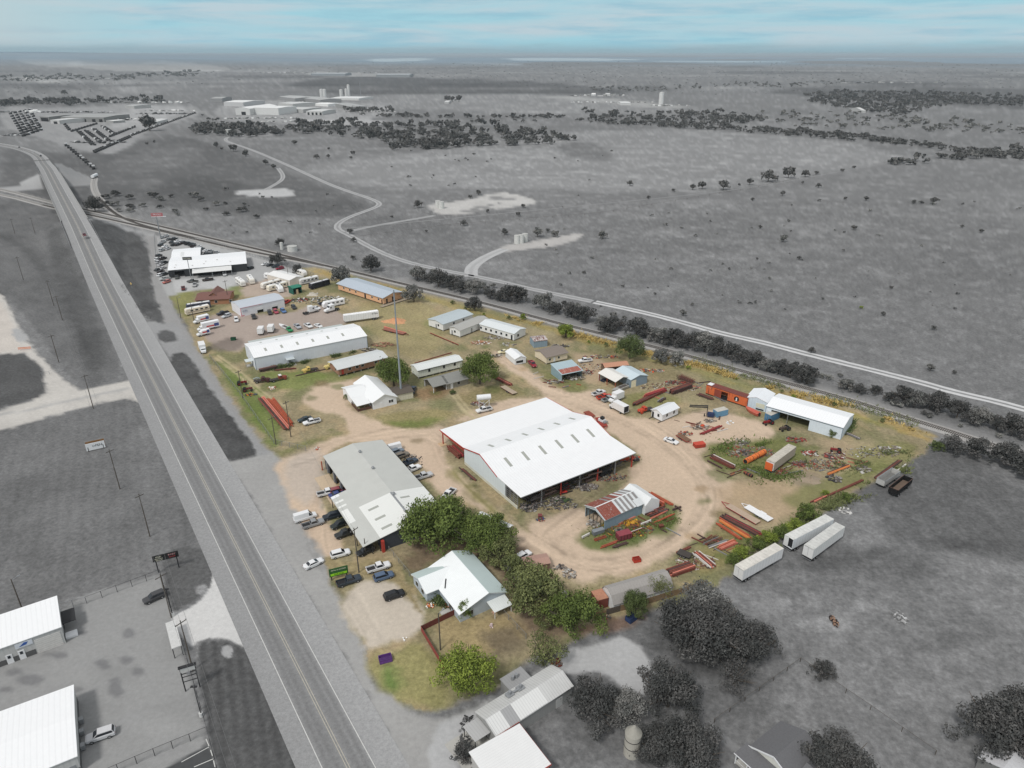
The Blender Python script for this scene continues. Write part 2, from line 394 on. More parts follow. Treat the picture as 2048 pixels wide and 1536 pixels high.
LN=[(0,395),(100,415),(124,455),(200,620),(245,745),(235,760),(170,775),(130,745),(60,640),(10,590),(-300,560),(-300,430)]
region(LN,(112,),'mown_grass',1.5,1,0.28)
tone([(0,470),(60,500),(150,640),(190,770)],0.8,3,2,line=5)
tone([(95,460),(120,470),(200,640),(215,740),(180,740),(140,620),(105,540)],0.75,3,2)
region([(0,706),(50,704),(85,735),(95,790),(60,800),(0,818),(-200,830),(-200,720)],(92,),'mown_grass',1.2,1.2,0.25)
region([(-300,560),(0,586),(14,604),(40,660),(62,692),(96,730),(128,760),(163,782),(225,768),(270,757),(290,772),(300,812),(262,797),(200,806),(100,832),(0,862),(-200,900),(-250,850),(0,822),(60,802),(95,788),(85,735),(50,706),(0,708),(-200,720)],(200,196,190),'gravel_drive',1.2,1.2,0.12,smooth=False)
region([(-100,842),(30,826),(120,806),(200,788),(250,778)],(165,165,165),None,1.5,1.5,0.15,line=2.2,alpha=.6)
region([(-300,600),(0,590),(20,640),(50,700),(0,705),(-300,720)],(205,198,190),'gravel_drive',1.5,1.2,0.1)
region([(20,655),(45,660),(60,680),(35,690)],(176,),'gravel_drive',1,1,0.1)
region([(-200,1400),(0,1245),(118,1222),(170,1190),(322,1148),(335,1190),(350,1235),(372,1330),(414,1480),(405,1500),(330,1536),(300,1700),(-300,1700)],(156,156,155),'gravel_lot',0.8,0.8,0.05,smooth=False)
for x,y,rx,ry in((260,1267,14,9),(205,1325,12,5),(212,1334,10,5),(250,1318,16,9),(276,1341,12,9),(233,1374,16,18),(60,1360,30,14),(30,1344,20,8),(15,1380,16,6),(160,1265,14,6),(110,1310,26,7),(262,1296,6,2),(150,1380,14,5)):
    region([(x+rx*math.cos(t),y+ry*math.sin(t))for t in np.linspace(0,6.28,9)[:-1]],(126,126,127),None,0.8,0.9,0.05,alpha=.85)
for i in range(26):
    random.seed(i);x=random.uniform(20,380);y=random.uniform(1200,1520);rx=random.uniform(15,60)
    if i%2:region([(x-rx,y+rx*.35),(x,y+random.uniform(-6,6)),(x+rx,y-rx*.4)],(158,),None,1.6,1.2,0.06,line=random.uniform(.5,1.6),alpha=.4)
    else:tone([(x+rx*math.cos(t),y+rx*.4*math.sin(t))for t in np.linspace(0,6.28,9)[:-1]],random.choice((.93,1.06)),4,3)
region([(330,1536),(415,1489),(432,1536),(470,1700),(200,1700)],(84,85,86),'asphalt_lot',0.3,0.1,0.06,smooth=False)
region([(426,1130),(436,1145),(452,1180),(503,1300),(515,1330),(498,1300),(480,1288),(460,1281),(440,1275),(415,1275),(395,1283),(384,1296),(362,1270),(345,1240),(345,1228),(372,1221),(400,1202),(422,1175)],(212,211,209),'concrete_apron',0.4,0.35,0.07,smooth=False)
region([(390,1285),(440,1278),(480,1290),(510,1320),(600,1536),(640,1700),(480,1700),(436,1536),(405,1400)],(94,),'mown_grass',0.6,0.5,0.2)
mow([(390,1285),(440,1278),(480,1290),(600,1536),(640,1700),(480,1700),(436,1536),(405,1400)],2.2,0.13,(-0.4,0.9))
region([(425,1125),(430,1150),(410,1185),(372,1215),(345,1225),(335,1190),(322,1140),(330,1100),(400,1090)],(98,),'mown_grass',0.6,0.5,0.2)
region([(609,1536),(505,1295),(440,1160),(420,1110)],(150,148,143),None,0.6,0.6,0.1,line=0.8,alpha=.7,smooth=False)
region([(460,1292),(466,1297),(465,1313),(455,1318),(445,1310),(444,1296),(452,1290)],(170,),'concrete_apron',0.3,0.3,0.1)
region([(395,1172),(410,1168),(418,1180),(408,1190),(394,1186)],(150,),None,0.6,0.6,0.1)
# --- right of the highway: frontage road, verge islands, gravel apron
region([(158,412),(200,418),(245,432),(284,452),(302,470),(312,505),(314,560),(324,600),(348,648),(375,690),(420,765),(470,835),(530,905),(580,940)],(158,157,156),'frontage_road',1.0,0.8,0.07,line=7)
region([(300,640),(330,650),(352,640),(385,700),(430,780),(500,870),(560,920),(520,960),(470,930),(390,790),(330,700),(290,650)],(158,),'frontage_road',1.0,0.8,0.07)
region([(176,456),(228,457),(275,466),(297,498),(304,560),(312,600),(329,638),(322,646),(298,642),(255,590),(212,520)],(92,),"verge",0.9,1.4,0.45)
tone([(215,480),(280,490),(300,520)],.85,1,.8,line=1.5)
tone([(235,520),(300,620)],.8,1,.8,line=5)
region([(314,668),(325,660),(341,660),(352,672),(352,682),(330,686),(316,680)],(96,),'verge',0.6,1.0,0.25)
region([(338,716),(345,707),(366,705),(380,716),(412,765),(460,832),(500,880),(512,912),(505,930),(490,938),(470,936),(450,915),(420,870),(380,805),(345,750)],(88,),"verge",0.9,1.2,0.45)
region([(455,925),(540,905),(640,895),(665,930),(650,1000),(655,1100),(680,1190),(735,1290),(740,1360),(775,1390),(835,1430),(890,1440),(935,1420),(985,1400),(970,1440),(930,1480),(905,1536),(900,1700),(830,1700),(790,1500),(700,1330),(600,1170),(500,990)],(168,167,165),'gravel_shoulder',1.2,1.0,0.09,smooth=False)
# --- the property
PROP=[(338,592),(355,588),(400,572),(470,572),(520,556),(570,545),(600,538),(640,533),(700,548),(850,582),(1000,612),(1200,660),(1400,712),(1600,768),(1800,838),(1868,868),(1850,905),(1790,940),(1700,985),(1610,1050),(1500,1110),(1440,1165),(1380,1205),(1300,1215),(1240,1235),(1180,1262),(1130,1290),(1060,1320),(985,1378),(900,1412),(850,1424),(800,1402),(765,1370),(738,1330),(735,1300),(690,1230),(665,1170),(655,1120),(640,1000),(600,930),(560,918),(538,900),(490,838),(440,770),(410,715),(390,690),(372,650)]
region(PROP,(160,148,118),'dry_lawn',1.6,1.2,0.26,smooth=False)
pidx=np.where(sdist(Pn(PROP),GX,GY)<2)[0]
gn=np.clip((fbm(GX[pidx],GY[pidx],1/11.,4,55)-0.47)*5,0,1)*(KIND[pidx]==KN.index('dry_lawn'))
C[pidx]=C[pidx]*(1-0.65*gn[:,None])+0.65*gn[:,None]*(np.array(rgb(112,118,78))/1.15)[None]
gn=np.clip((fbm(GX[pidx],GY[pidx],1/6.,4,155)-0.55)*6,0,1)*(KIND[pidx]==KN.index('dry_lawn'))
C[pidx]=C[pidx]*(1-0.6*gn[:,None])+0.6*gn[:,None]*(np.array(rgb(186,164,130))/1.15)[None]
DIRT=(210,188,165)
def dirt(px,c=DIRT,**k):region(px,c,'dirt_yard',k.pop('soft',1.8),k.pop('rag',1.6),0.06,**k)
dirt([(545,925),(610,905),(650,882),(700,868),(760,852),(850,862),(890,852),(905,870),(888,900),(896,930),(930,960),(985,1005),(1040,1055),(1100,1095),(1150,1125),(1200,1150),(1190,1172),(1120,1150),(1060,1112),(1036,1092),(960,1015),(905,990),(875,985),(860,970),(860,940),(770,890),(700,880),(650,905),(625,960),(650,1040),(700,1100),(655,1120),(625,1080),(570,985)])
region([(560,925),(600,905),(640,900),(650,960),(620,1020),(590,1000)],(196,184,172),'dirt_yard',3,2,0.08,alpha=.8)
dirt([(602,800),(625,775),(700,758),(742,752),(725,765),(696,780),(692,808),(730,832),(790,858),(850,856),(890,850),(880,872),(760,880),(690,885),(700,850),(680,828),(620,820)])
dirt([(880,856),(990,800),(1060,795),(1095,795),(1060,765),(1005,730),(980,700),(1010,708),(1060,742),(1100,772),(1150,788),(1195,778),(1210,800),(1245,835),(1330,842),(1400,822),(1440,822),(1520,842),(1565,868),(1500,886),(1430,897),(1395,905),(1420,940),(1480,965),(1450,1000),(1425,1050),(1360,1100),(1300,1135),(1220,1155),(1150,1150),(1080,1105),(1050,1060),(1130,1060),(1180,1040),(1230,990),(1290,930),(1270,900),(1200,850),(1095,800)])
dirt([(1040,1050),(1100,1030),(1170,1010),(1180,1060),(1150,1110),(1160,1150),(1100,1110)])
dirt([(1250,935),(1300,925),(1400,1000),(1440,1040),(1380,1095),(1340,1060),(1370,1030),(1330,990),(1290,975)])
dirt([(1430,970),(1530,960),(1640,985),(1620,1020),(1560,1045),(1480,1060),(1430,1010)],(190,166,138),soft=4,rag=3,alpha=.75)
dirt([(1560,985),(1660,960),(1720,965),(1690,990),(1600,1020)],(176,156,130),soft=4,rag=3,alpha=.6)
dirt([(1590,940),(1640,945),(1660,970),(1620,980),(1580,965)],(150,136,118),soft=3,rag=2,alpha=.8)
dirt([(1640,870),(1780,900),(1800,910),(1740,925),(1660,905)],(185,164,136),soft=4,rag=3,alpha=.7)
dirt([(1200,735),(1230,730),(1250,760),(1180,770),(1160,745)],(190,168,140),soft=3,rag=2,alpha=.8)
dirt([(1140,700),(1240,720),(1200,760),(1150,730)],(186,164,138),soft=3,rag=2,alpha=.8)
dirt([(700,1185),(730,1160),(800,1165),(830,1195),(848,1232),(838,1258),(800,1280),(760,1290),(735,1302),(700,1250),(680,1205)],(204,193,178))
region([(640,1105),(700,1130),(760,1110),(800,1130),(820,1180),(845,1215),(850,1235),(825,1215),(795,1165),(740,1150),(690,1165),(665,1160)],(156,142,108),'dry_lawn',1,1,0.2)
region([(400,655),(430,622),(560,632),(640,605),(700,635),(690,650),(640,660),(560,668),(500,682),(486,700),(470,706),(420,690)],(174,160,150),'dirt_yard',1.6,1.4,0.10)
region([(430,600),(500,560),(560,548),(600,570),(590,590),(560,596),(470,592)],(186,170,156),'dirt_yard',1.6,1.4,0.10)
region([(405,690),(485,670),(487,700),(430,705)],(122,112,104),None,2,2,0.15,alpha=.75)
region([(314,470),(345,462),(420,478),(500,505),(560,530),(610,548),(570,552),(530,560),(480,568),(466,580),(400,578),(350,590),(336,594),(318,560),(310,520)],(176,176,175),'car_lot',0.8,0.5,0.06,smooth=False)
region([(345,560),(460,550),(478,562),(460,578),(400,576),(352,588)],(192,192,191),'car_lot',0.8,0.4,0.05,smooth=False)
# grass patches on the property
GRN=(112,124,72)
for pl,c,al in(([(342,590),(380,582),(392,590),(388,615),(372,640),(356,620)],(136,138,84),.8),([(455,575),(480,570),(487,585),(475,596),(455,592)],(120,130,70),.8),
    ([(1152,1075),(1175,1052),(1250,1030),(1290,985),(1330,998),(1366,1030),(1352,1062),(1280,1088),(1210,1106),(1165,1095)],(120,124,80),.95),([(1160,1080),(1250,1080),(1330,1050),(1300,1075),(1210,1102)],(96,112,60),.7),
    ([(735,835),(800,822),(880,815),(912,828),(860,852),(800,858),(770,850)],(150,140,100),.9),([(760,840),(820,846),(900,828),(870,848),(800,857)],(112,128,66),.7),
    ([(905,790),(990,770),(1050,780),(1060,790),(1000,800),(930,815),(915,800)],(150,138,100),.8),([(425,715),(480,740),(560,830),(560,890),(545,895),(490,830)],(112,130,66),.8),
    ([(500,745),(640,740),(660,755),(600,780),(540,775)],(118,132,70),.75),([(850,640),(868,632),(874,655),(852,655)],(72,118,50),.9),
    ([(740,1310),(775,1300),(850,1290),(900,1340),(900,1400),(850,1424),(780,1390),(745,1350)],(152,146,100),.9),([(756,1330),(785,1320),(800,1370),(785,1385),(760,1360)],(100,126,66),.8),
    ([(870,1240),(950,1230),(1040,1240),(1060,1270),(980,1310),(900,1320),(880,1290)],(168,150,112),.9),([(950,1260),(1030,1250),(1060,1290),(980,1320)],(120,108,90),.8),
    ([(905,935),(930,960),(1000,1020),(1040,1060),(1020,1060),(950,1005),(900,950)],(134,128,84),.9),([(1420,880),(1480,895),(1560,870),(1620,900),(1600,950),(1500,955),(1440,935),(1400,910)],(120,124,76),.9),
    ([(1130,750),(1180,775),(1150,785),(1100,765),(1070,735)],(130,130,84),.8),([(1230,800),(1290,780),(1380,800),(1330,815),(1260,815)],(132,132,84),.8),([(1380,1100),(1450,1060),(1500,1090),(1440,1140),(1390,1150)],(150,140,96),.85),
    ([(1700,900),(1800,880),(1850,900),(1760,950),(1700,940)],(128,130,82),.7),([(1560,1000),(1640,960),(1740,930),(1790,930),(1700,975),(1600,1030)],(118,124,74),.7),([(1120,1180),(1180,1168),(1230,1175),(1180,1230),(1130,1210)],(150,140,104),.7),
    ([(560,905),(640,870),(690,862),(620,890),(560,912)],(120,126,74),.6),([(640,745),(760,752),(700,760),(640,770)],(116,132,68),.6),([(830,780),(890,770),(905,790),(860,800),(830,795)],(140,112,84),.7),
    ([(1150,700),(1250,700),(1400,760),(1300,760),(1200,720)],(140,130,96),.6),([(700,600),(780,610),(860,600),(900,660),(860,720),(780,710),(740,660)],(164,152,112),.7),([(1300,770),(1400,760),(1430,790),(1400,800),(1330,790)],(150,140,110),.6)):
    region(pl,c,None,2.5,2.5,0.2,alpha=al)
random.seed(9)
for i in range(60):
    t=random.random();x=640+1200*t+random.uniform(-10,20);y=545+(868-545)*(t**1.08)+random.uniform(0,6)
    region([(x-30,y-10),(x,y-2),(x+30,y+9)],random.choice(((188,160,100),(172,150,96),(150,144,88))),None,1.5,1.2,0.2,line=2.0,alpha=.7,seed=i)
region([(700,560),(1000,632),(1240,695),(1450,760),(1700,850)],(142,138,98),None,3,2,.2,line=7,alpha=.55)
# wheel ruts
RT=[[(430,715),(480,752),(520,790),(560,815)],[(437,712),(490,750),(532,790),(570,812)],[(905,790),(930,825),(960,845)],[(912,787),(940,822),(975,842)]]
for r_ in RT:region(r_,(196,182,146),'farm_track',.8,.5,.08,line=1.1,alpha=.8)
random.seed(11)
for i in range(64):
    base=random.choice(([(600,920),(760,868),(880,860),(900,930),(1000,1030),(1150,1130),(1260,1130),(1400,1050),(1440,980),(1330,860),(1180,800),(1080,770),(1000,725)],[(890,860),(930,840),(1090,790),(1200,820),(1320,880),(1420,960),(1400,1040),(1300,1120),(1180,1140),(1080,1080),(1140,1040),(1240,960),(1280,900)],[(1420,900),(1500,870),(1560,870),(1700,900)],[(640,990),(620,1080),(690,1180),(740,1270)]))
    jx,jy=random.uniform(-22,22),random.uniform(-14,14)
    tone([(x+jx,y+jy)for x,y in base],random.choice((0.9,0.93,1.05,1.07)),.8,0.8,line=random.uniform(.3,.8))
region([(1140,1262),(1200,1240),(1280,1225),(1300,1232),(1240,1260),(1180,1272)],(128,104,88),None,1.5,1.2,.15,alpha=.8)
region([(800,1130),(850,1060),(960,1060),(1050,1090),(1130,1170),(1180,1230),(1130,1280),(1060,1280),(1020,1180),(960,1110),(880,1110),(830,1160)],(128,108,92),None,3,2,.2,alpha=.75)  # bare brown soil with the tree clump's shade put into its colour
tone([(1080,1000),(1250,930),(1285,935),(1230,985),(1130,1040),(1070,1050)],.82,2,1.5)
for i in range(70):
    random.seed(i+300);x,y=random.choice(((random.uniform(1400,1800),random.uniform(880,1010)),(random.uniform(1380,1520),random.uniform(1020,1140)),(random.uniform(900,1500),random.uniform(660,780)),(random.uniform(440,900),random.uniform(690,900))));rx=random.uniform(5,26)
    if sdist(np.asarray(PROP,float),np.array([x]),np.array([y]))[0]>-14:continue
    region([(x+rx*math.cos(t),y+rx*.4*math.sin(t))for t in np.linspace(0,6.28,7)[:-1]],random.choice(((96,108,58),(116,104,74),(176,150,116),(130,118,84),(104,118,66))),None,1.4,1.6,.2,alpha=.6,seed=i)
for i in range(60):
    random.seed(i+700);x,y=random.uniform(1500,2048),random.uniform(960,1420);rx=random.uniform(10,60)
    if y>1100+(1500-x)*.1:tone([(x+rx*math.cos(t),y+rx*.35*math.sin(t))for t in np.linspace(0,6.28,7)[:-1]],random.choice((.85,.9,1.1,1.14)),1.5,1.6)
# lower right: lane, drive, yard
region([(960,1412),(1020,1375),(1080,1340),(1140,1300),(1180,1290),(1240,1275),(1280,1290),(1300,1330),(1320,1340),(1300,1370),(1262,1400),(1240,1370),(1200,1345),(1150,1345),(1100,1350),(1040,1385),(990,1420),(960,1440),(930,1500),(910,1600),(850,1600),(860,1500),(880,1450)],(186,),'gravel_drive',1,.9,.09,smooth=False)
tone([(985,1405),(1040,1372),(1100,1338)],.62,.8,.6,line=1.2)
region([(1425,1460),(1520,1536),(1600,1620)],(138,),'footpath',.2,.1,.06,line=1.7)
# railway strip
RAIL=[(-400,300),(0,377),(99.6,404.6),(160,417),(312,451),(387,469),(539,504.5),(650,532),(700,543),(805,568.5),(973,608),(1098,643),(1230.5,675),(1371,711),(1520,753.6),(1691,798),(1815,838),(1903,865),(1970,887),(2036,906),(2400,1010)]
RAIL2=[(-400,320),(0,387),(97,414),(166,427),(312,460),(387,478),(450,493),(539,511),(600,522),(650,532)]
region(RAIL,(138,136,134),'railway_ballast',2.2,1.2,.12,line=9,smooth=False)
region(RAIL2,(140,),'railway_ballast',2.0,1.2,.12,line=6,smooth=False)
region([(x,y-9)for x,y in RAIL[9:]],(150,149,148),'railway_ballast',3,2.0,.12,line=9,smooth=False)
region([(x,y-20)for x,y in RAIL[9:]],(126,),None,4,3.5,.2,line=7,smooth=False,alpha=.7)
region([(110,420),(230,445),(330,478),(300,470),(180,445)],(168,),'gravel_shoulder',3,3,.1)
region([(190,352),(184,380),(205,405),(235,432),(300,462)],(140,),'railway_ballast',1.6,1.2,.12,line=3.5,alpha=.7)
region([(190,372),(184,392),(202,408),(220,420)],(140,),None,3,3,.12,line=4,alpha=.5)
TRKS=[(trk[9:],4.4,178,150),(trk[:10],4.6,208,140),([(690,465),(740,453),(800,443),(870,431)],4.0,172,150),([(943,553),(941,541),(950,527),(980,510),(1012,497)],7.0,188,175),([(556,336),(568,352),(562,362),(545,372),(530,380)],4.0,176,150),([(690,457),(1100,418),(1500,378),(1640,350),(1870,310)],1.6,150,140)]
# terrain height: the highway embankment
GZ=np.zeros(GX.size)
rx_=GX-HA.x;ry_=GY-HA.y;S_=rx_*HU.x+ry_*HU.y;O_=rx_*HN.x+ry_*HN.y
bend=np.where(S_>930,(S_-930)**2/1240.0,0)
Od=np.abs(O_-bend)
# slope foot cones at the bridge abutments
span=np.clip(np.minimum(S_-BR0,BR1-S_),0,None)
prof=hz(np.where((S_>BR0)&(S_<BR1),np.where(S_<(BR0+BR1)/2,BR0,BR1),S_))
emb=prof-np.clip(np.hypot(np.maximum(Od-9.0,0),span)-0.0,0,None)/2.6
GZ=np.maximum(0,np.where(emb>0,emb,0))
carve=(Od<8.2)&~((S_>BR0+1)&(S_<BR1-1))&(GZ>0.3)
GZ[carve]-=0.35
# concrete slope paving under the far abutment and beside the bridge
def hsw(s,o):p=hpos(s,o);return(p.x,p.y)
region([hsw(748,22),hsw(726,44),hsw(706,40),hsw(702,9),hsw(748,9)],(170,),'slope_paving',.6,.4,.08,world=True,smooth=False)
region([hsw(735,-9),hsw(708,-9),hsw(710,-30),hsw(735,-36),hsw(880,-16),hsw(880,-10)],(150,),'slope_paving',.8,.5,.1,world=True,smooth=False)
# far hills
hb=fbm(GX,GY,1/5200.,4,200)
GZ+=np.where(GY>5000,np.clip((np.hypot(GX,GY)-6000)/12000,0,1)*(hb-0.35)*95,0)
GZ+=np.clip(-GX-1800,0,None)**1.0*np.clip((GY-2500)/6000,0,1)*0.011
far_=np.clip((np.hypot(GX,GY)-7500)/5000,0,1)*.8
C=C*(1-far_[:,None])+(np.array(rgb(112,140,158))*1.0)[None]*far_[:,None]*(.75+.5*fbm(GX,GY,1/1400.,4,90))[:,None]  # distant land turned blue: air haze put into the ground colour
for pl in([(730,121),(760,119.5),(830,118.5),(865,119.5),(850,122),(790,123.5),(740,123.5)],[(1000,120),(1100,118.6),(1240,119),(1300,120.5),(1220,122.5),(1080,123),(1020,122)],[(1640,118),(1720,117.2),(1800,118),(1700,119)],[(1300,122.5),(1500,123),(1700,124),(1500,125),(1320,124)]):region(pl,(186,206,214),'lake',200,150,.02)
C=np.clip(C,0.012,0.75)
# roll it out as pieces that share their edges
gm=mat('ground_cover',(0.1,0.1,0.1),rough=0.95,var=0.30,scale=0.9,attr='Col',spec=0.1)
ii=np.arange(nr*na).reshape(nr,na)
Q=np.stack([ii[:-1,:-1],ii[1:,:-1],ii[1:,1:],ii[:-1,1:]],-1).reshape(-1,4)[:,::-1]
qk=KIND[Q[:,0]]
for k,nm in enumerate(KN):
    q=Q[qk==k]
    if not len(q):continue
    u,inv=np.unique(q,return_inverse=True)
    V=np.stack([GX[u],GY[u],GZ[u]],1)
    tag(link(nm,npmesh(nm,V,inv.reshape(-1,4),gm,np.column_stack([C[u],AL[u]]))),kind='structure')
base=MB();base.prism([(60000*math.cos(t),60000*math.sin(t))for t in np.linspace(0,2*math.pi,49)[:-1]],'z',-1.2,-0.6)
tag(base.build('ground',mat('far_ground',rgb(112,k=.85),rough=.95,var=.2,scale=.01)),kind='structure')

for px_,w_,ce,mi in TRKS:
    W=chaik_open(Pn(px_),3);seg=np.hypot(*np.diff(W,axis=0).T);cum=np.concatenate([[0],np.cumsum(seg)]);t=np.arange(0,cum[-1],2.5);x=np.interp(t,cum,W[:,0]);y=np.interp(t,cum,W[:,1]);dx,dy=np.gradient(x),np.gradient(y);L_=np.hypot(dx,dy)+1e-9;nx,ny=-dy/L_,dx/L_
    V=[];CC=[]
    for o,v,z in((-.5,132,.01),(-.44,ce,.03),(-.2,ce,.035),(-.07,mi,.035),(.07,mi,.035),(.2,ce,.035),(.44,ce,.03),(.5,132,.01)):
        jit=(fbm(x+o*99,y,.3,3,4)-.5)*.9;V.append(np.stack([x+nx*(w_*o*1.15+jit),y+ny*(w_*o*1.15+jit),np.full(len(x),z+.02)],1));CC.append(np.array(rgb(v))/1.12*(0.92+.16*fbm(x,y+o*50,.2,3,6))[:,None])
    V=np.stack(V,1).reshape(-1,3);CC=np.stack(CC,1).reshape(-1,3);n=len(x);i=np.arange(n-1)[:,None]*8+np.arange(7)[None];i=i.ravel();AA=np.column_stack([CC,np.full(len(CC),.3)])
    tag(link('farm_track',npmesh('farm_track',V,np.stack([i,i+8,i+9,i+1],1)[:,::-1],gm,AA)),kind='structure')
# ------------------------------------------------------------------ highway
def ribbon(name,svals,offs,cols,m,dz,kind='structure',zf=None,cat=None):
    V=[];CC=[]
    for s in svals:
        z=float(hz(s))if zf is None else zf(s)
        for k,o in enumerate(offs):
            ov=o(s)if callable(o)else o
            p=hpos(s,ov);V.append((p.x,p.y,z+dz));CC.append(cols[k]if cols else(0.5,.5,.5))
    n=len(offs);F_=[(i*n+j,i*n+j+1,(i+1)*n+j+1,(i+1)*n+j)for i in range(len(svals)-1)for j in range(n-1)]
    o=link(name,npmesh(name,V,np.array(F_)[:,::-1],m,np.array(CC)if cols else None))
    if kind:o['kind']=kind
    return o
am=mat('asphalt',(0.2,0.2,0.2),rough=0.9,var=0.05,scale=0.12,attr='Col',spec=0.15)
def g_(v):return tuple(np.array(rgb(v))/1.15)
wid=lambda s:1.0-0.10*min(1,max(0,(s-330)/150))
RO=lambda s:-8.9*(1-min(1,max(0,(s-380)/110)))-7.6*min(1,max(0,(s-380)/110))
offs=[lambda s:7.6,lambda s:7.45,4.2,3.75,3.3,2.8,2.2,1.6,.9,.4,0,-.4,-.9,-1.7,-2.3,-2.9,-3.4,-3.9,-4.2,lambda s:RO(s)+.15,RO]
tn=[154,154,156,150,140,130,138,128,136,144,140,144,136,130,142,130,142,154,162,168,164]
sv=list(np.arange(-60,1500,6.0))
ribbon('highway',sv,offs,[g_(v)for v in tn],am,0.04)
lm=mat('road_marking_white',rgb(214,214,210,k=.9),rough=.8,var=.12,scale=.6)
ly=mat('road_marking_yellow',rgb(188,182,166,k=.9),rough=.8,var=.12,scale=.6)
for o in(3.8,-3.9):ribbon('lane_line',sv,[o+.07,o-.07],None,lm,0.05)
for o in(.22,-.22):ribbon('centre_line',sv,[o+.06,o-.06],None,ly,0.05)
# bridge deck with kerb walls, girders, bents and abutments
bs_=list(np.linspace(BR0,BR1,34))
br=empty('highway_bridge',(*hpos((BR0+BR1)/2,0),0),0,'long concrete highway bridge carrying the two lane road over the railway','bridge')
def wl(p,r):return p  # world coordinates kept: the root is placed but not rotated
def brpart(name,mk,m):
    b=MB();mk(b);loc=br.location
    b.v=[(v[0]-loc.x,v[1]-loc.y,v[2])for v in b.v];return b.build(name,m,br)
def deck(b):
    for i in range(len(bs_)-1):
        a,c=hpos(bs_[i],0),hpos(bs_[i+1],0);z0,z1=float(hz(bs_[i])),float(hz(bs_[i+1]))
        vs=[]
        for s,z in((bs_[i],z0),(bs_[i+1],z1)):
            for o,dz in((8.3,-0.02),(8.3,-.9),(-8.3,-.9),(-8.3,-0.02)):
                p=hpos(s,o);vs.append((p.x,p.y,z+dz))
        b.add(vs,[(0,4,5,1),(1,5,6,2),(2,6,7,3),(3,7,4,0)])
BC=mat('bridge_concrete',rgb(178,178,176,k=.8),rough=.9,var=.12,scale=.5)
brpart('deck',deck,BC)
for sd_ in(8.25,-8.0):
    def rail(b,sd_=sd_):
        ss=np.linspace(BR0-6,BR1+6,46)
        for i in range(len(ss)-1):
            vs=[]
            for s in(ss[i],ss[i+1]):
                z=float(hz(s))
                for o,dz in((sd_-.18,-.1),(sd_+.18,-.1),(sd_+.12,.85),(sd_-.12,.85)):
                    p=hpos(s,o);vs.append((p.x,p.y,z+dz))
            b.add(vs,[(0,1,5,4),(1,2,6,5),(2,3,7,6),(3,0,4,7),(0,3,2,1),(4,5,6,7)])
    brpart('parapet',rail,BC)
for s in np.linspace(BR0+34,BR1-34,6):
    def bent(b,s=s):
        z=float(hz(s))-.9
        p,q=hpos(s,7.5),hpos(s,-7.5);b.beam((p.x,p.y,z-.6),(q.x,q.y,z-.6),1.2,1.2)
        for o in(-5,0,5):p=hpos(s,o);b.tube((p.x,p.y,0),(p.x,p.y,z-.6),.5,10)
    brpart('pier',bent,BC)
for s in(BR0,BR1):
    def ab(b,s=s):
        z=float(hz(s))-.3;p,q=hpos(s,8.6),hpos(s,-8.6);b.beam((p.x,p.y,z/2),(q.x,q.y,z/2),1.0,z)
    brpart('abutment',ab,BC)
for o in(8.6,-8.6):                                   # guard rails leading to the bridge
    for a_,b_ in((BR0-75,BR0-8),(BR1+8,BR1+90)):
        ss=np.linspace(a_,b_,16);b=MB();org=hpos(a_,o)
        for i in range(15):
            p,q=hpos(ss[i],o)-org,hpos(ss[i+1],o)-org;z0,z1=float(hz(ss[i])),float(hz(ss[i+1]))
            b.beam((p.x,p.y,z0+.6),(q.x,q.y,z1+.6),.08,.3);b.beam((p.x,p.y,z0-.4),(p.x,p.y,z0+.7),.15)
        g=b.build('guard_rail',GREYM,None,(org.x,org.y,0))
        tag(g,'steel guard rail, %s side of the highway, %s'%('left' if o>0 else 'right','before the near bridge end' if a_<BR0 else 'beyond the far bridge end'),'guard rail')
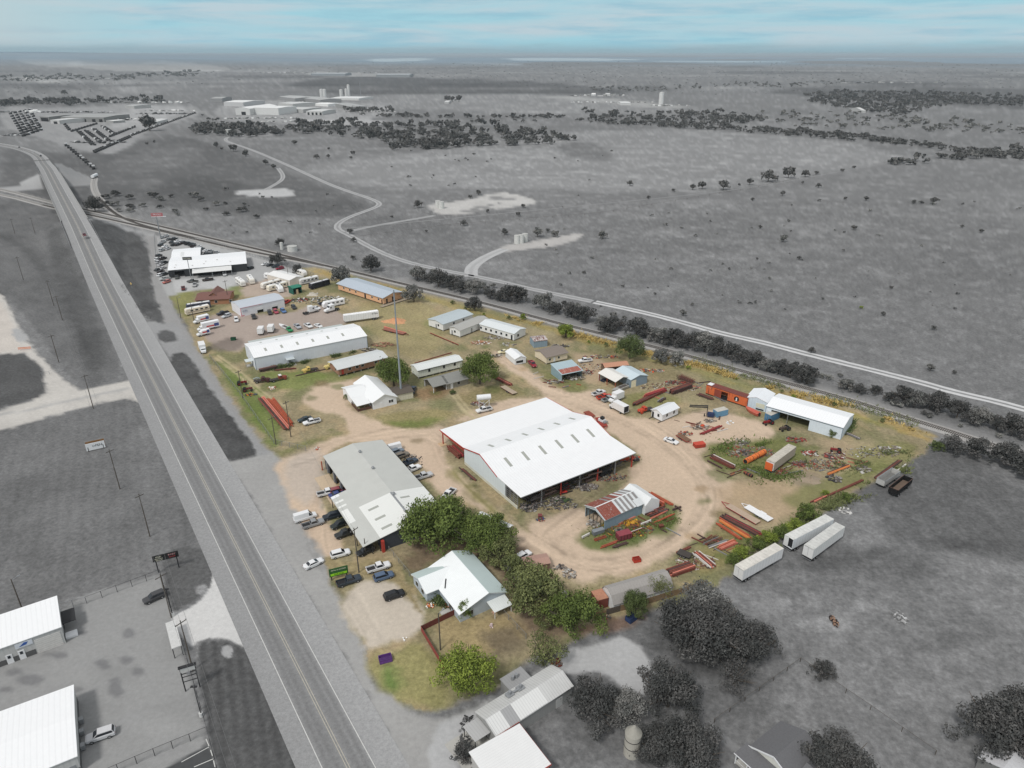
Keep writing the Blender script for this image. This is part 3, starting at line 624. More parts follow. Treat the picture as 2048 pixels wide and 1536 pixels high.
# ------------------------------------------------------------------ railway
def track(px,name,label,zt=.28,tie0=0,color=None):
    W=Pn(px);W=chaik_open(W,2);seg=np.hypot(*np.diff(W,axis=0).T);cum=np.concatenate([[0],np.cumsum(seg)]);L=cum[-1]
    def at(t):x=np.interp(t,cum,W[:,0]);y=np.interp(t,cum,W[:,1]);return x,y
    org=Vector((*at(L*.6),0))
    # ballast bed, two rails, sleepers
    root=empty(name,org,0,label,'railway')
    st=np.linspace(0,L,int(L/6));V=[];Vr=[[],[]]
    for t in st:
        x,y=at(t);x2,y2=at(min(L,t+1));x1,y1=at(max(0,t-1));d=Vector((x2-x1,y2-y1)).normalized();n=Vector((-d.y,d.x))
        for o,z in((3.0,0.01),(1.7,.22),(-1.7,.22),(-3.0,0.01)):V.append((x+n.x*o-org.x,y+n.y*o-org.y,z))
        for k,ro in enumerate((.75,-.75)):
            for o,z in((ro-.05,.30),(ro-.05,.47),(ro+.05,.47),(ro+.05,.30)):Vr[k].append((x+n.x*o-org.x,y+n.y*o-org.y,z))
    n=len(st)
    F_=[(i*4+j,i*4+4+j,i*4+5+j,i*4+1+j)for i in range(n-1)for j in range(3)]
    link('ballast',npmesh('ballast',V,np.array(F_),mat('ballast_stone',rgb(160,158,155),rough=.95,var=.3,scale=2.5)),root)
    rm=mat('rail_steel',rgb(112,106,102),rough=.5,metal=.2,var=.1)
    for k in(0,1):
        F_=[(i*4+j,i*4+4+j,i*4+4+(1+j)%4,i*4+(1+j)%4)for i in range(n-1)for j in range(4)]
        link('rail',npmesh('rail',Vr[k],np.array(F_),rm),root)
    tm=mat('sleeper_wood',rgb(84,80,76),rough=.95,var=.2)
    near=[];t=L
    sb=MB();sb.box(-1.3,1.3,-.12,.12,0,.14);sme=sb.mesh('sleeper',tm)
    ts=list(np.arange(0,L,.6))
    def place(t):
        x,y=at(t);x2,y2=at(min(L,t+.5));x1,y1=at(max(0,t-.5));d=Vector((x2-x1,y2-y1));return x-org.x,y-org.y,math.atan2(d.y,d.x)+math.pi/2,math.hypot(x,y)
    pl=[place(t)for t in ts];pl.sort(key=lambda q:q[3])
    nn=300 if tie0 else 0
    for x,y,a,d in pl[:nn]:
        link('sleeper',sme,root,(x,y,.2),a)
    V=[];base=np.array([v for v in sb.v]);Fb=np.array(sb.f);Fs=[]
    for x,y,a,d in pl[nn:]:
        if d>700:continue
        c,s_=math.cos(a),math.sin(a);o=len(V)*8
        V.append(np.stack([base[:,0]*c-base[:,1]*s_+x,base[:,0]*s_+base[:,1]*c+y,base[:,2]+.2],1));Fs.append(Fb+o)
    if V:tag(link('sleepers',npmesh('sleepers',np.vstack(V),np.vstack(Fs),tm),root),kind='stuff')
    return root
track(RAIL,'railway_track','long single railway track curving behind the property below the shrub row',tie0=1)
track(RAIL2,'railway_track','second shorter railway track running under the highway bridge beside the main track')
track([(190,352),(186,375),(200,400),(228,428),(270,447),(330,463),(387,476)],'railway_track','spur track branching towards the parked tank wagons')
# ------------------------------------------------------------------ buildings
ROOFW=mat('white_metal_roof',(0.86,0.865,0.87),rough=.45,var=.012,scale=.3,seam=(0,.9,0,.035))
def RW(ax,t=.05,c=(232,233,234),p=.9,rust=None,v=.03):return mat('roof_%d_%d_%d_%d_%d%s'%(*c,ax,int(p*10),'r' if rust else ''),rgb(*c),rough=.5,var=v,scale=.4,seam=(ax,p,0,t),rust=rust)
SKY_=mat('skylight_panel',rgb(176,178,170,k=.85),rough=.4,var=.1)
REDT=mat('red_trim',rgb(178,66,56),rough=.6)
BLUET=mat('blue_trim',rgb(92,116,134),rough=.6)
def frame3(a,b,c,h):
    """corner, heading, length, width of the rectangle whose eave corners are seen at a, b, c"""
    A,B,Cc=P(*a,h),P(*b,h),P(*c,h);d=(B-A);L=d.length;x=d.normalized();y=Vector((-x.y,x.x,0));W_=(Cc-B).dot(y)
    return Vector((A.x,A.y,0)),math.atan2(x.y,x.x),L,W_
def wallboxes(b,axis,t0,t1,u0,u1,z0,z1,holes):
    """a wall across t0..t1 from u0 to u1 with rectangular openings"""
    us=sorted({u0,u1,*[h[0]for h in holes],*[h[1]for h in holes]})
    for i in range(len(us)-1):
        a,c=us[i],us[i+1];hs=sorted([(h[2],h[3])for h in holes if h[0]<=a+1e-6 and h[1]>=c-1e-6]);z=z0
        for lo,hi in hs+[(z1,z1)]:
            if lo>z+1e-3:b.box(a,c,t0,t1,z,lo)if axis=='x' else b.box(t0,t1,a,c,z,lo)
            z=max(z,hi)
def volume(root,x0,y0,L,W,h,rise,wm,rm,ridge='x',oh=.35,holes={},z0=0.0,prof=None,openw=(),gm=None,names=('wall','roof'),th=.14,gable=True,rmats=None):
    """walls and pitched roof as children of root; the profile runs across the ridge"""
    span=W if ridge!='y' else L;run=L if ridge!='y' else W
    if prof is None:
        if ridge=='flat':prof=[(0,h),(span,h+rise)]
        else:prof=[(0,h),(span/2,h+rise),(span,h)]
    ax='x' if ridge in('x','flat')else 'y'
    b=MB();T=.16
    pz=lambda v:float(np.interp(v,[p[0]for p in prof],[p[1]for p in prof]))
    # long walls follow the eave, end walls the profile
    def wall(side):
        hs=holes.get(side,[])
        if side in 'FB':
            t0,t1=(y0,y0+T)if side=='F' else(y0+W-T,y0+W)
            top=(pz(0)if side=='F' else pz(W))if ax=='x' else min(pz(0),pz(L))
            wallboxes(b,'x',t0,t1,x0,x0+L,z0,top-.02,[(x0+q[0],x0+q[1],q[2],q[3])for q in hs])
            if ax=='y' and gable:gabl(t0,t1,top)
        else:
            t0,t1=(x0,x0+T)if side=='L' else(x0+L-T,x0+L)
            top=min(pz(0),pz(W))if ax=='x' else(pz(0)if side=='L' else pz(L))
            wallboxes(b,'y',t0,t1,y0+T,y0+W-T,z0,top-.02,[(y0+q[0],y0+q[1],q[2],q[3])for q in hs])
            if ax=='x' and gable:gabl(t0,t1,top)
    def gabl(t0,t1,top):
        lo=prof[0][0];hi=prof[-1][0];o=y0 if ax=='x' else x0
        pts=[(lo+T+o,top-.02)]+[(p[0]+o,p[1]-.03)for p in prof[1:-1]]+[(hi-T+o,max(top-.02,prof[-1][1]-.03 if prof[-1][1]>top+.05 else top-.02))]
        if prof[-1][1]>top+.05:pts.append((hi-T+o,top-.02))
        if prof[0][1]>top+.05:pts.insert(1,(lo+T+o,prof[0][1]-.03))
        if len(pts)>2:b.prism(pts,'x' if ax=='x' else 'y',t0,t1)
    for s in 'FBLR':
        if s not in openw:wall(s)
    if b.v:b.build(names[0],wm,root)
    # roof: one slab per slope, each proud of the wall
    sl=list(prof)
    s0=(sl[1][1]-sl[0][1])/(sl[1][0]-sl[0][0]);s1=(sl[-1][1]-sl[-2][1])/(sl[-1][0]-sl[-2][0])
    sl[0]=(sl[0][0]-oh,sl[0][1]-s0*oh);sl[-1]=(sl[-1][0]+oh,sl[-1][1]+s1*oh)
    roofs=[]
    r0,r1=-oh,run+oh
    o=y0 if ax=='x' else x0;o2=x0 if ax=='x' else y0
    rb=MB()
    for i in range(len(sl)-1):
        (a,za),(c,zc)=sl[i],sl[i+1]
        rb.cur=(rmats[i]if rmats else 0)
        rb.prism([(a+o,za),(c+o,zc),(c+o,zc+th),(a+o,za+th)],ax,r0+o2,r1+o2)
    roofs.append(rb.build(names[1],rm,root))
    return prof,pz
def door(root,side,u,w_,hgt,L,W,m=None,z=0.0,name='door',x0=0,y0=0,frame=None,d=.06):
    b=MB();t=d
    if side=='F':b.box(x0+u,x0+u+w_,y0-t,y0+.02,z,z+hgt)
    if side=='B':b.box(x0+u,x0+u+w_,y0+W-.02,y0+W+t,z,z+hgt)
    if side=='L':b.box(x0-t,x0+.02,y0+u,y0+u+w_,z,z+hgt)
    if side=='R':b.box(x0+L-.02,x0+L+t,y0+u,y0+u+w_,z,z+hgt)
    return b.build(name,m or WHITE,root)
def window(root,side,u,w_,z,hgt,L,W,fm=None,x0=0,y0=0,gm=None):
    f=door(root,side,u-.08,w_+.16,hgt+.16,L,W,fm or WHITE,z-.08,'window',x0,y0,d=.05)
    p=door(root,side,u,w_,hgt,L,W,gm or GLASS,z,'pane',x0,y0,d=.09)
    p.parent=f
    return f
def roofpatch(root,pz,ax,u0,u1,v0,v1,m=None,name='skylight',x0=0,y0=0,th=.17,dz=.02):
    """a panel lying on the slope; u along the ridge, v across it"""
    za,zb=pz(v0)+th,pz(v1)+th;b=MB()
    if ax=='x':b.add([(x0+u0,y0+v0,za),(x0+u1,y0+v0,za),(x0+u1,y0+v1,zb),(x0+u0,y0+v1,zb),(x0+u0,y0+v0,za-.05),(x0+u1,y0+v0,za-.05),(x0+u1,y0+v1,zb-.05),(x0+u0,y0+v1,zb-.05)],[(0,1,2,3),(0,4,5,1),(1,5,6,2),(2,6,7,3),(3,7,4,0)])
    else:b.add([(x0+v0,y0+u0,za),(x0+v1,y0+u0,zb),(x0+v1,y0+u1,zb),(x0+v0,y0+u1,za),(x0+v0,y0+u0,za-.05),(x0+v1,y0+u0,zb-.05),(x0+v1,y0+u1,zb-.05),(x0+v0,y0+u1,za-.05)],[(0,1,2,3),(0,4,5,1),(1,5,6,2),(2,6,7,3),(3,7,4,0)])
    return b.build(name,m or SKY_,root)
def text(root,s,size,loc,rot,m,name='lettering',ext=.01):
    cu=bpy.data.curves.new(name,'FONT');cu.body=s;cu.size=size;cu.extrude=ext;cu.align_x='CENTER';cu.align_y='CENTER';cu.resolution_u=1
    t=bpy.data.objects.new('tmp',cu);COL.objects.link(t);dg=bpy.context.evaluated_depsgraph_get();me=bpy.data.meshes.new_from_object(t.evaluated_get(dg));bpy.data.objects.remove(t)
    me.materials.clear();me.materials.append(m);o=link(name,me,root,loc);o.rotation_euler=rot;return o
def part(root,name,m,*boxes):
    b=MB()
    for x in boxes:b.box(*x)
    return b.build(name,m,root)
def posts(root,m,r,h,pts,name='post'):
    for x,y in pts:
        b=MB();b.box(-r,r,-r,r,0,h);b.build(name,m,root,(x,y,0))
def simple(name,label,cat,a,b,c,h,rise,wc,rc,ridge='x',oh=.35,wins=(),doors=(),rt=.05,raised=0.0,group=None,holes={},openw=(),pitch=.9,trim=None,wt=.08):
    A,hd,L,W=frame3(a,b,c,h);r=empty(name,A,hd,label,cat,group)
    wm=wc if not isinstance(wc,tuple)else WALL(wc,0,.9,wt);rm=rc if not isinstance(rc,tuple)else RW(0 if ridge in('x','flat')else 1,rt,rc,pitch)
    prof,pz=volume(r,0,0,L,W,h,rise,wm,rm,ridge,oh,holes,raised,openw=openw)
    for s,u,w_,z,hh in wins:window(r,s,u if u>=0 else(L if s in 'FB' else W)+u,w_,z+raised,hh,L,W)
    for s,u,w_,hh,*m in doors:door(r,s,u if u>=0 else(L if s in 'FB' else W)+u,w_,hh,L,W,m[0]if m else WHITE,raised+.01)
    if raised:
        for i in range(int(L/3)+1):
            for y in(.3,W-.5):part(r,'pier_block',CONC,(min(L-.5,i*3.0+.1),min(L-.1,i*3.0+.5),y,y+.4,0,raised))
    return r,L,W,pz
# ---- the big white warehouse with open lean-tos on both sides
def big():
    h=5.3;A,hd,L,W=frame3((996,953.6),(1217.7,873.4),(1140,825.5),h)
    L=41.0
    r=empty('storage_warehouse',A,hd,'largest white roofed warehouse with red roof edge, centre of the yard','warehouse')
    LT,RT_=14.6,11.6
    W=18.6
    pr=[(-RT_,4.9),(-5.8,5.1),(0,5.3),(W/2,8.0),(W,5.6),(W+LT,5.0)]
    pz=lambda v:float(np.interp(v,[p[0]for p in pr],[p[1]for p in pr]))
    wm=mat('wall_pale_blue',rgb(214,224,228),rough=.6,var=.03,scale=.5,seam=(1,.9,0,.07))
    b=MB();T=.16
    wallboxes(b,'y',0,T,0,W,.9,5.28,[]);b.prism([(0,5.28),(W/2,7.95),(W,5.55),(W,5.28)],'x',0,T)
    wallboxes(b,'y',0,T,-3.6,0,.9,5.15,[])
    wallboxes(b,'y',L-T,L,0,W,0,5.28,[]);b.prism([(0,5.28),(W/2,7.95),(W,5.55),(W,5.28)],'x',L-T,L)
    wallboxes(b,'x',W-T,W,T,L-T,0,5.5,[])
    b.build('wall',wm,r)
    part(r,'base_wall',mat('base_wall_cream',rgb(206,206,194),rough=.9,var=.06),(-.02,T,-9.5,W,0,.9))
    part(r,'interior_shade_sheet',DARKIN,(T+.2,L-T-.2,.3,.4,0,5.1))  # black sheet along the open side, interior shade put into its colour
    o=.25;rb=MB();n=len(pr)
    for i in range(n-1):
        (a,za),(c,zc)=pr[i],pr[i+1];rb.prism([(a,za),(c,zc),(c,zc+.14),(a,za+.14)],'x',-o,L+o)
    rb.build('roof',mat('white_metal_roof_big',(0.85,0.855,0.86),rough=.45,var=.03,scale=.5,seam=(0,.9,0,.06)),r)
    tb=MB()
    for x in(-o-.06,L+o+.06):
        for(a,za),(c,zc)in zip(pr[2:-1],pr[3:]):tb.beam((x,a,za+.05),(x,c,zc+.05),.1,.3)
    tb.build('red_edge_trim',REDT,r)
    t2=MB();t2.beam((-o,-RT_,4.95),(L+o,-RT_,4.95),.1,.22);t2.build('eave_gutter',GREYM,r)
    for i in range(6):
        u=5.2+i*6.1
        roofpatch(r,pz,'x',u,u+.95,1.0+.6,4.6+.6,th=.16)
        roofpatch(r,pz,'x',u+.2,u+1.1,W/2+2.0,W/2+5.0,th=.16)
    for i in range(7):
        x=.5+i*(L-1.0)/6
        p1=MB();p1.beam((0,0,0),(0,0,5.0),.3);p1.build('column',REDT,r,(x,W+LT-.4,0))
        if i:p2=MB();p2.beam((0,0,0),(0,0,4.7),.3);p2.build('column',GREYM if i%2 else REDT,r,(x,-RT_+.8,0))
    tr=MB()
    for k in range(10):
        y=W+k*LT/10;y2=W+(k+1)*LT/10
        tr.beam((.1,y,4.35),(.1,y2,4.35),.12);tr.beam((.1,y,4.35),(.1,y2,4.95),.1);tr.beam((.1,y2,4.35),(.1,y2,4.95),.08)
    tr.build('truss',REDT,r)
    pf=MB();pf.box(-.9,1.3,W+LT-1.6,W+LT+.6,0,.12);pf.build('footing_pad',mat('footing_tan',rgb(196,168,134)),r)
    rk=MB()
    for z in np.arange(1.4,4.8,.7):rk.beam((.2,-9.4,z),(.2,-3.8,z),.1)
    for y in np.arange(-9.4,-3.7,1.85):rk.beam((.25,y,0),(.25,y,4.9),.14)
    rk.build('side_rack',GREYM,r)
    # racks with stored steel under the right lean-to
    random.seed(3)
    for k in range(7):
        x=5+k*5.0;b=MB()
        for j in range(30):
            y=random.uniform(-11,-1.0);z=random.uniform(.1,2.9);b.beam((x+random.uniform(-2,0),y,z),(x+random.uniform(1.5,4),y+random.uniform(-.6,.6),z+random.uniform(-.1,.1)),random.uniform(.1,.45))
        for j in range(4):b.beam((x,-9+j*2.4,0),(x,-9+j*2.4,3.2),.12)
        o_=b.build('steel_rack',[mat('rack_dark',rgb(84,80,80),rough=.7,var=.3),mat('rack_dark2',rgb(112,92,86),rough=.7,var=.3),BLACK][k%3],None);o_.location=r.matrix_world@Vector((0,0,0))if False else A;o_.rotation_euler.z=hd
        tag(o_,'dark stored steel under the right open side of the big warehouse, %s bay'%('first','second','third','fourth','fifth','sixth','farthest')[k],'steel rack','racks under the warehouse lean-to')
    return r,A,hd
BIG,BA,BH=big()
# ---- grey roofed workshop by the highway
def shop():
    h=4.3;A,hd,L,W=frame3((845,1094),(960,1032),(766,884),h)       # along the front (near) end, then away
    # frame: x runs across (from the highway side), y runs away from the camera
    P0,P1,P2=P(845,1100,3.3),P(643,914,3.9),P(766,884,4.2)
    Lf=P(653,994,3.3)
    y=(P(643,914,3.8)-P(696,990,3.8));y.z=0;yl=y.normalized();x=Vector((yl.y,-yl.x,0))
    hd=math.atan2(x.y,x.x);org=P(725,1093,3.3);org.z=0
    r=empty('workshop_building',org,hd,'long grey roofed workshop with open bays and front canopy beside the highway','workshop')
    loc=lambda px,py,z:(lambda d:(d.dot(x),d.dot(yl)))(P(px,py,z)-Vector((org.x,org.y,z)))
    bk=loc(643,914,4.2);bR=loc(766,884,4.2);cn=loc(653,997,3.3)
    X1=bR[0];Y2=bk[1];Y1=cn[1];XB=4.9
    W2=X1-XB
    rgrey=mat('grey_shingle_metal_roof',rgb(190,191,186),rough=.6,var=.05,scale=.3,seam=(1,.6,0,.035))
    rlite=mat('pale_new_roof_sheets',rgb(224,225,221),rough=.55,var=.02,seam=(1,.9,0,.04))
    dw=WALL((66,70,78),1,.9,.1)
    bays=[(Y1+1.5,Y1+4.8,0,3.3),(Y1+6.8,Y1+10.5,0,3.3),(Y1+13,Y1+16.5,0,3.3)]
    prof=[(XB,4.1),(XB+W2*.5,5.6),(X1,4.2)]
    pz=lambda v:float(np.interp(v,[0-.1,XB,XB+W2*.5,X1],[3.1,4.1,5.6,4.2]))
    b=MB();T=.16
    wallboxes(b,'y',XB,XB+T,0,Y2,0,4.1,bays+[(3,7,0,3),(9,13,0,3)]);wallboxes(b,'y',X1-T,X1,0,Y2,0,4.15,[])
    for y0 in(0,Y2-T):wallboxes(b,'x',y0,y0+T,XB+T,X1-T,0,4.1,[]);b.prism([(XB+T,4.1),(XB+W2*.5,5.55),(X1-T,4.15),(X1-T,4.1)],'y',y0,y0+T)
    b.build('wall',dw,r)
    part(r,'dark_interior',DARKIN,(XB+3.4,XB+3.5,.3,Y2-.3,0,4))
    ys=15.0     # where the pale sheets start on the main roof
    rb=MB()
    for(a,za),(c,zc)in zip(prof,prof[1:]):
        aa,cc=(a-.3 if a==XB else a),(c+.3 if c==X1 else c);sl_=(zc-za)/(c-a);zA,zC=za+sl_*(aa-a),zc+sl_*(cc-c)
        rb.cur=1 if True else 0
        rb.prism([(aa,zA),(cc,zC),(cc,zC+.14),(aa,zA+.14)],'y',-.3,ys)
        rb.cur=0
        rb.prism([(aa,zA),(cc,zC),(cc,zC+.14),(aa,zA+.14)],'y',ys,Y2+.3)
    rb.build('roof',[rgrey,rlite],r)
    # front canopy sloping to the highway side
    cb=MB();cb.prism([(0,3.15),(XB-.3,4.02),(XB-.3,4.16),(0,3.29)],'y',-.3,Y1);cb.build('canopy_roof',rgrey,r)
    pzc=lambda v:float(np.interp(v,[0,XB],[3.15,4.02]))
    roofpatch(r,pzc,'y',Y1*.42,Y1*.68,.35,XB*.42,rlite,'patch_panel',th=.17)
    for q in(.74,.84):roofpatch(r,pzc,'y',Y1*q,Y1*q+.8,.3,XB*.5,rlite,'patch_panel',th=.17)
    roofpatch(r,pzc,'y',Y1*.95,Y1-.1,.1,XB*.45,WHITE,'patch_panel',th=.17)
    for q in(2.2,6.6,11.4):roofpatch(r,pz,'y',q,q+.9,XB+1.2,XB+4.0,th=.16)
    roofpatch(r,pz,'y',11,11.8,XB+W2*.5+1.0,XB+W2*.5+3.6,th=.16)
    roofpatch(r,pz,'y',0,15,XB+W2*.5-.5,XB+W2*.5+.02,GREYM,'ridge_cap',th=.19)
    for yy in(Y1+4,Y1+14.5,Y1*.55):
        vb=MB();vb.tube((0,0,-.3),(0,0,.4),.3,10);vb.tube((0,0,.4),(0,0,.75),.5,12,.3);vb.build('roof_vent',GREYM,r,(XB+W2*.5,yy,5.7))
    posts(r,BLACK,.09,3.2,[(.25,y)for y in np.linspace(.2,Y1-.3,6)]+[(XB*.5,.1),(XB-.4,.1)])
    posts(r,REDT,.35,3.4,[(XB+.1,-.5)],'red_pillar')
    part(r,'concrete_slab',mat('slab_tan',rgb(196,176,150)),(XB-4.5,XB-.3,Y1+1.0,Y2-3.5,0,.08))
    part(r,'orange_post',ORANGE,(XB-1.3,XB-1.0,Y2-.6,Y2-.3,0,3.0))
    for k in range(3):part(r,'wall_pier',GREYM,(XB-.35,XB-.05,Y1+5.4+k*6,Y1+6.0+k*6,0,3.4))
    return r,Y1,XB
SHOP,SY1,SXB=shop()
# ---- house with pale green metal roof, lower centre
def farmhouse():
    e1,e2=P(1011.5,1184,2.9),P(938.5,1104,2.9);yl=(e2-e1).normalized();x=Vector((yl.y,-yl.x,0));org=Vector((e1.x,e1.y,0));hd=math.atan2(x.y,x.x);D=16.4;W_=11.7
    r=empty('farmhouse',org,hd,'house with pale green and white metal roof and small back porch at lower centre','house')
    wl_=WALL((178,188,196),0,.3,.06);pr=[(0,2.6),(7.1,5.0),(W_,2.9)]
    prof,pz=volume(r,-W_,0,W_,D,2.6,2.4,wl_,RW(1,.03,(234,237,237),.5),'y',.4,prof=pr)
    roofpatch(r,pz,'y',-.42,D+.42,7.12,W_+.4,RW(1,.03,(192,206,204),.5),'roof_slope',x0=-W_,th=.17)
    p2,pw=volume(r,-14.9,9.6,9.0,7.0,2.7,1.5,wl_,RW(0,.03,(234,237,237),.5),'x',.4)
    roofpatch(r,pw,'x',-.4,6.5,3.55,7.35,RW(0,.03,(196,210,208),.5),'roof_slope',x0=-14.9,y0=9.6,th=.17)
    for s_,u,L_,W2,xx,yy in(('F',2,W_,D,-W_,0),('F',8.6,W_,D,-W_,0),('L',1.5,9,7,-14.9,9.6),('L',4.4,9,7,-14.9,9.6),('L',3,W_,D,-W_,0),('R',4,W_,D,-W_,0),('R',11,W_,D,-W_,0)):window(r,s_,u,1.2,1,1.1,L_,W2,x0=xx,y0=yy)
    x0=-5.0;cb=MB();cb.add([(x0,-3.4,2.0),(x0+4.6,-3.4,2.0),(x0+4.6,-.05,2.45),(x0,-.05,2.45),(x0,-3.4,2.1),(x0+4.6,-3.4,2.1),(x0+4.6,-.05,2.55),(x0,-.05,2.55)],[(0,1,2,3),(4,5,6,7),(0,1,5,4),(1,2,6,5),(2,3,7,6),(3,0,4,7)])
    cb.build('porch_roof',RW(0,.06,(222,226,224),.5),r);posts(r,WHITE,.06,2.0,[(x0+.2,-3.2),(x0+4.4,-3.2)])
    part(r,'door_step',CONC,(-W_-2.4,-W_-.1,4.0,5.2,0,.15));door(r,'L',4.2,.9,2.0,W_,D,WOOD,x0=-W_)
    cr=MB();cr.beam((-11.0,8.2,3.12),(-9.6,10.4,3.6),.25,.06);cr.build('roof_tool',BLACK,r)
    return r
farmhouse()
# ---- long white warehouse in the north
def longw():
    h=5.2;A,hd,L,W=frame3((508.6,716),(733.6,672),(686,641),h);W=17.0
    r=empty('white_warehouse',A,hd,'long white metal warehouse with a row of roof skylights behind the brown cabin','warehouse')
    wm=WALL((214,219,226),0,.9,.03);prof=[(0,5.0),(W*.62,7.0),(W,5.8)]
    prof,pz=volume(r,0,0,L,W,h,1.6,wm,mat('white_metal_roof_long',(0.86,.865,.87),rough=.45,var=.03,scale=.5,seam=(0,.9,0,.07)),'x',.2,prof=[(0,5.2),(W/2,6.7),(W,5.2)])
    for i in range(6):
        u=5+i*6.3;roofpatch(r,pz,'x',u,u+.9,3.2,5.6,th=.16);roofpatch(r,pz,'x',u+.2,u+1.1,W-4.4,W-3.0,th=.16)
    volume(r,2.5,W,L-6,6.5,4.6,-1.0,WALL((205,205,205)),RW(0,.08,(186,192,189)),'flat',.1,openw=('F',))
    part(r,'corner_trim',BLUET,(-.04,.1,-.04,.1,0,5.1),(L-.1,L+.04,-.04,.1,0,5.1))
    cb=MB();cb.box(11.6,14.8,-2.3,-.02,2.4,2.55);cb.build('canopy',RW(0,.1,(196,204,206),.5),r);posts(r,GREYM,.06,2.4,[(11.8,-2.2),(14.6,-2.2)]);part(r,'landing',CONC,(11.6,15,-3,-.05,0,.25));door(r,'F',12.6,1.0,2.1,L,W,GREYM)
    cb=MB();cb.box(-2.8,-.02,3.6,6.6,2.6,2.75);cb.build('canopy',RW(0,.1,(206,214,214),.5),r);posts(r,GREYM,.06,2.6,[(-2.7,3.8),(-2.7,6.4)]);part(r,'landing',CONC,(-2.4,-.05,4.8,7.0,0,.3));door(r,'L',4.6,1.0,2.1,L,W,GREYM)
longw()
# ---- dwellings and cabins
r,L,W,pz=simple('brown_cabin','long narrow brown cabin on piers with pale metal roof in front of the white warehouse','cabin',(676.5,738),(772,714),(757,700),3.4,.9,mat('cabin_brown',rgb(158,120,100),rough=.8,var=.1),(205,208,208),raised=.8,oh=.7,wins=[('F',4,1.2,1.1,.9),('F',7,1.2,1.1,.9),('F',9.3,1.2,1.1,.9),('F',15,1.2,1.1,.9),('F',-3,1.2,1.1,.9),('L',2.2,.9,1.1,.9)],doors=[('F',1.2,.9,2,REDT)])
r,L,W,pz=simple('tan_bunkhouse','long tan wooden bunkhouse with grey metal roof on skids beyond the white box trailer','bunkhouse',(766,595.5),(804,584),(706,558.6),3.8,1.3,mat('bunk_tan',rgb(222,176,138),rough=.8,var=.05,seam=(1,.4,0,.05)),(178,188,198),ridge='y',raised=.6,oh=.7,rt=.04,
    wins=[('L',3,1.1,1.3,.8),('L',8,1.1,1.3,.8),('L',21,1.1,1.3,.8),('L',26,1.1,1.3,.8),('L',31,1.1,1.3,.8)],doors=[('L',13.5,1.2,2.4,DARKIN),('F',1.8,.9,2.1,DARKIN),('F',5.6,.9,2.3,DARKIN),('L',.6,.8,2.0,DARKIN)])
part(r,'deck',mat('deck_wood',rgb(160,148,130)),(-3,L+4,-2.8,-.7,.3,.45));part(r,'eave_board',WOOD,(-.7,L+.7,-.72,-.7,3.5,3.6))
r,L,W,pz=simple('white_mobile_home','leftmost white mobile home with blue grey roof beside the bright green patch','mobile home',(886,648.6),(945,628.5),(919,618),3.4,.8,(226,227,226),(182,192,196),raised=.5,oh=.4,wins=[('L',2.6,1,1.2,1),('F',6,.9,1.3,.9),('F',12,.9,1.3,.9)],doors=[('L',4.2,.8,1.9,GREYM)])
r,L,W,pz=simple('white_mobile_home','middle white mobile home with brownish grey roof between two others','mobile home',(920,661),(977,638.5),(963,630),3.4,.8,(226,227,226),(172,171,166),raised=.5,oh=.4,wins=[('L',2.6,1,1.2,1),('F',-3,.8,1.0,1.2)],doors=[('F',7,.8,1.9,GREYM),('L',4.4,.8,1.9,GREYM)])
r,L,W,pz=simple('white_mobile_home','rightmost white mobile home with white roof and a row of dark windows','mobile home',(1028,667.5),(1051,657),(984,638),3.4,.9,(228,229,228),(214,219,220),ridge='y',raised=.4,oh=.35,wins=[('L',3.6+2.9*k,1.0,1.0,1.0)for k in range(6)]+[('F',2.2,1.2,.9,1.1)],doors=[('L',.8,.9,2.1,DARKIN),('L',21.5,.9,2.1,DARKIN)])
r,L,W,pz=simple('white_cabin','long white cabin with dark trim on piers just behind the grey roofed house','cabin',(836,741),(924,720),(913,709),3.6,.8,(222,224,214),(218,221,219),raised=.7,oh=.35,wins=[('F',4.2,.9,1.3,1.1),('F',10.5,.9,1.3,1.1),('F',15.2,.9,1.3,1.1)])
part(r,'dark_trim',BLACK,(-.1,L+.1,-.36,-.3,3.28,3.42),(-.1,L+.1,-.05,-.02,3.2,3.3))
def ghouse():
    A,hd,L,W=frame3((866,774),(927,758),(916,742),2.6);r=empty('grey_house',A,hd,'low grey roofed house with open carport beside the round tree','house')
    wm=mat('stone_wall',rgb(150,146,136),rough=.9,var=.2,scale=2)
    volume(r,6,0,L-4,W,2.6,1.5,wm,mat('grey_shingle',rgb(138,138,134),rough=.9,var=.12,scale=3),'x',.6)
    volume(r,0,0,6,W,2.6,1.5,wm,MATS['grey_shingle'],'x',.3,openw=('F','L'))
    posts(r,WHITE,.1,2.5,[(.3,.3),(5.6,.3),(.3,W-.3)]);door(r,'F',7.2,1,2.1,L,W,WHITE);window(r,'F',10,1.2,1,1.1,L,W)
ghouse()
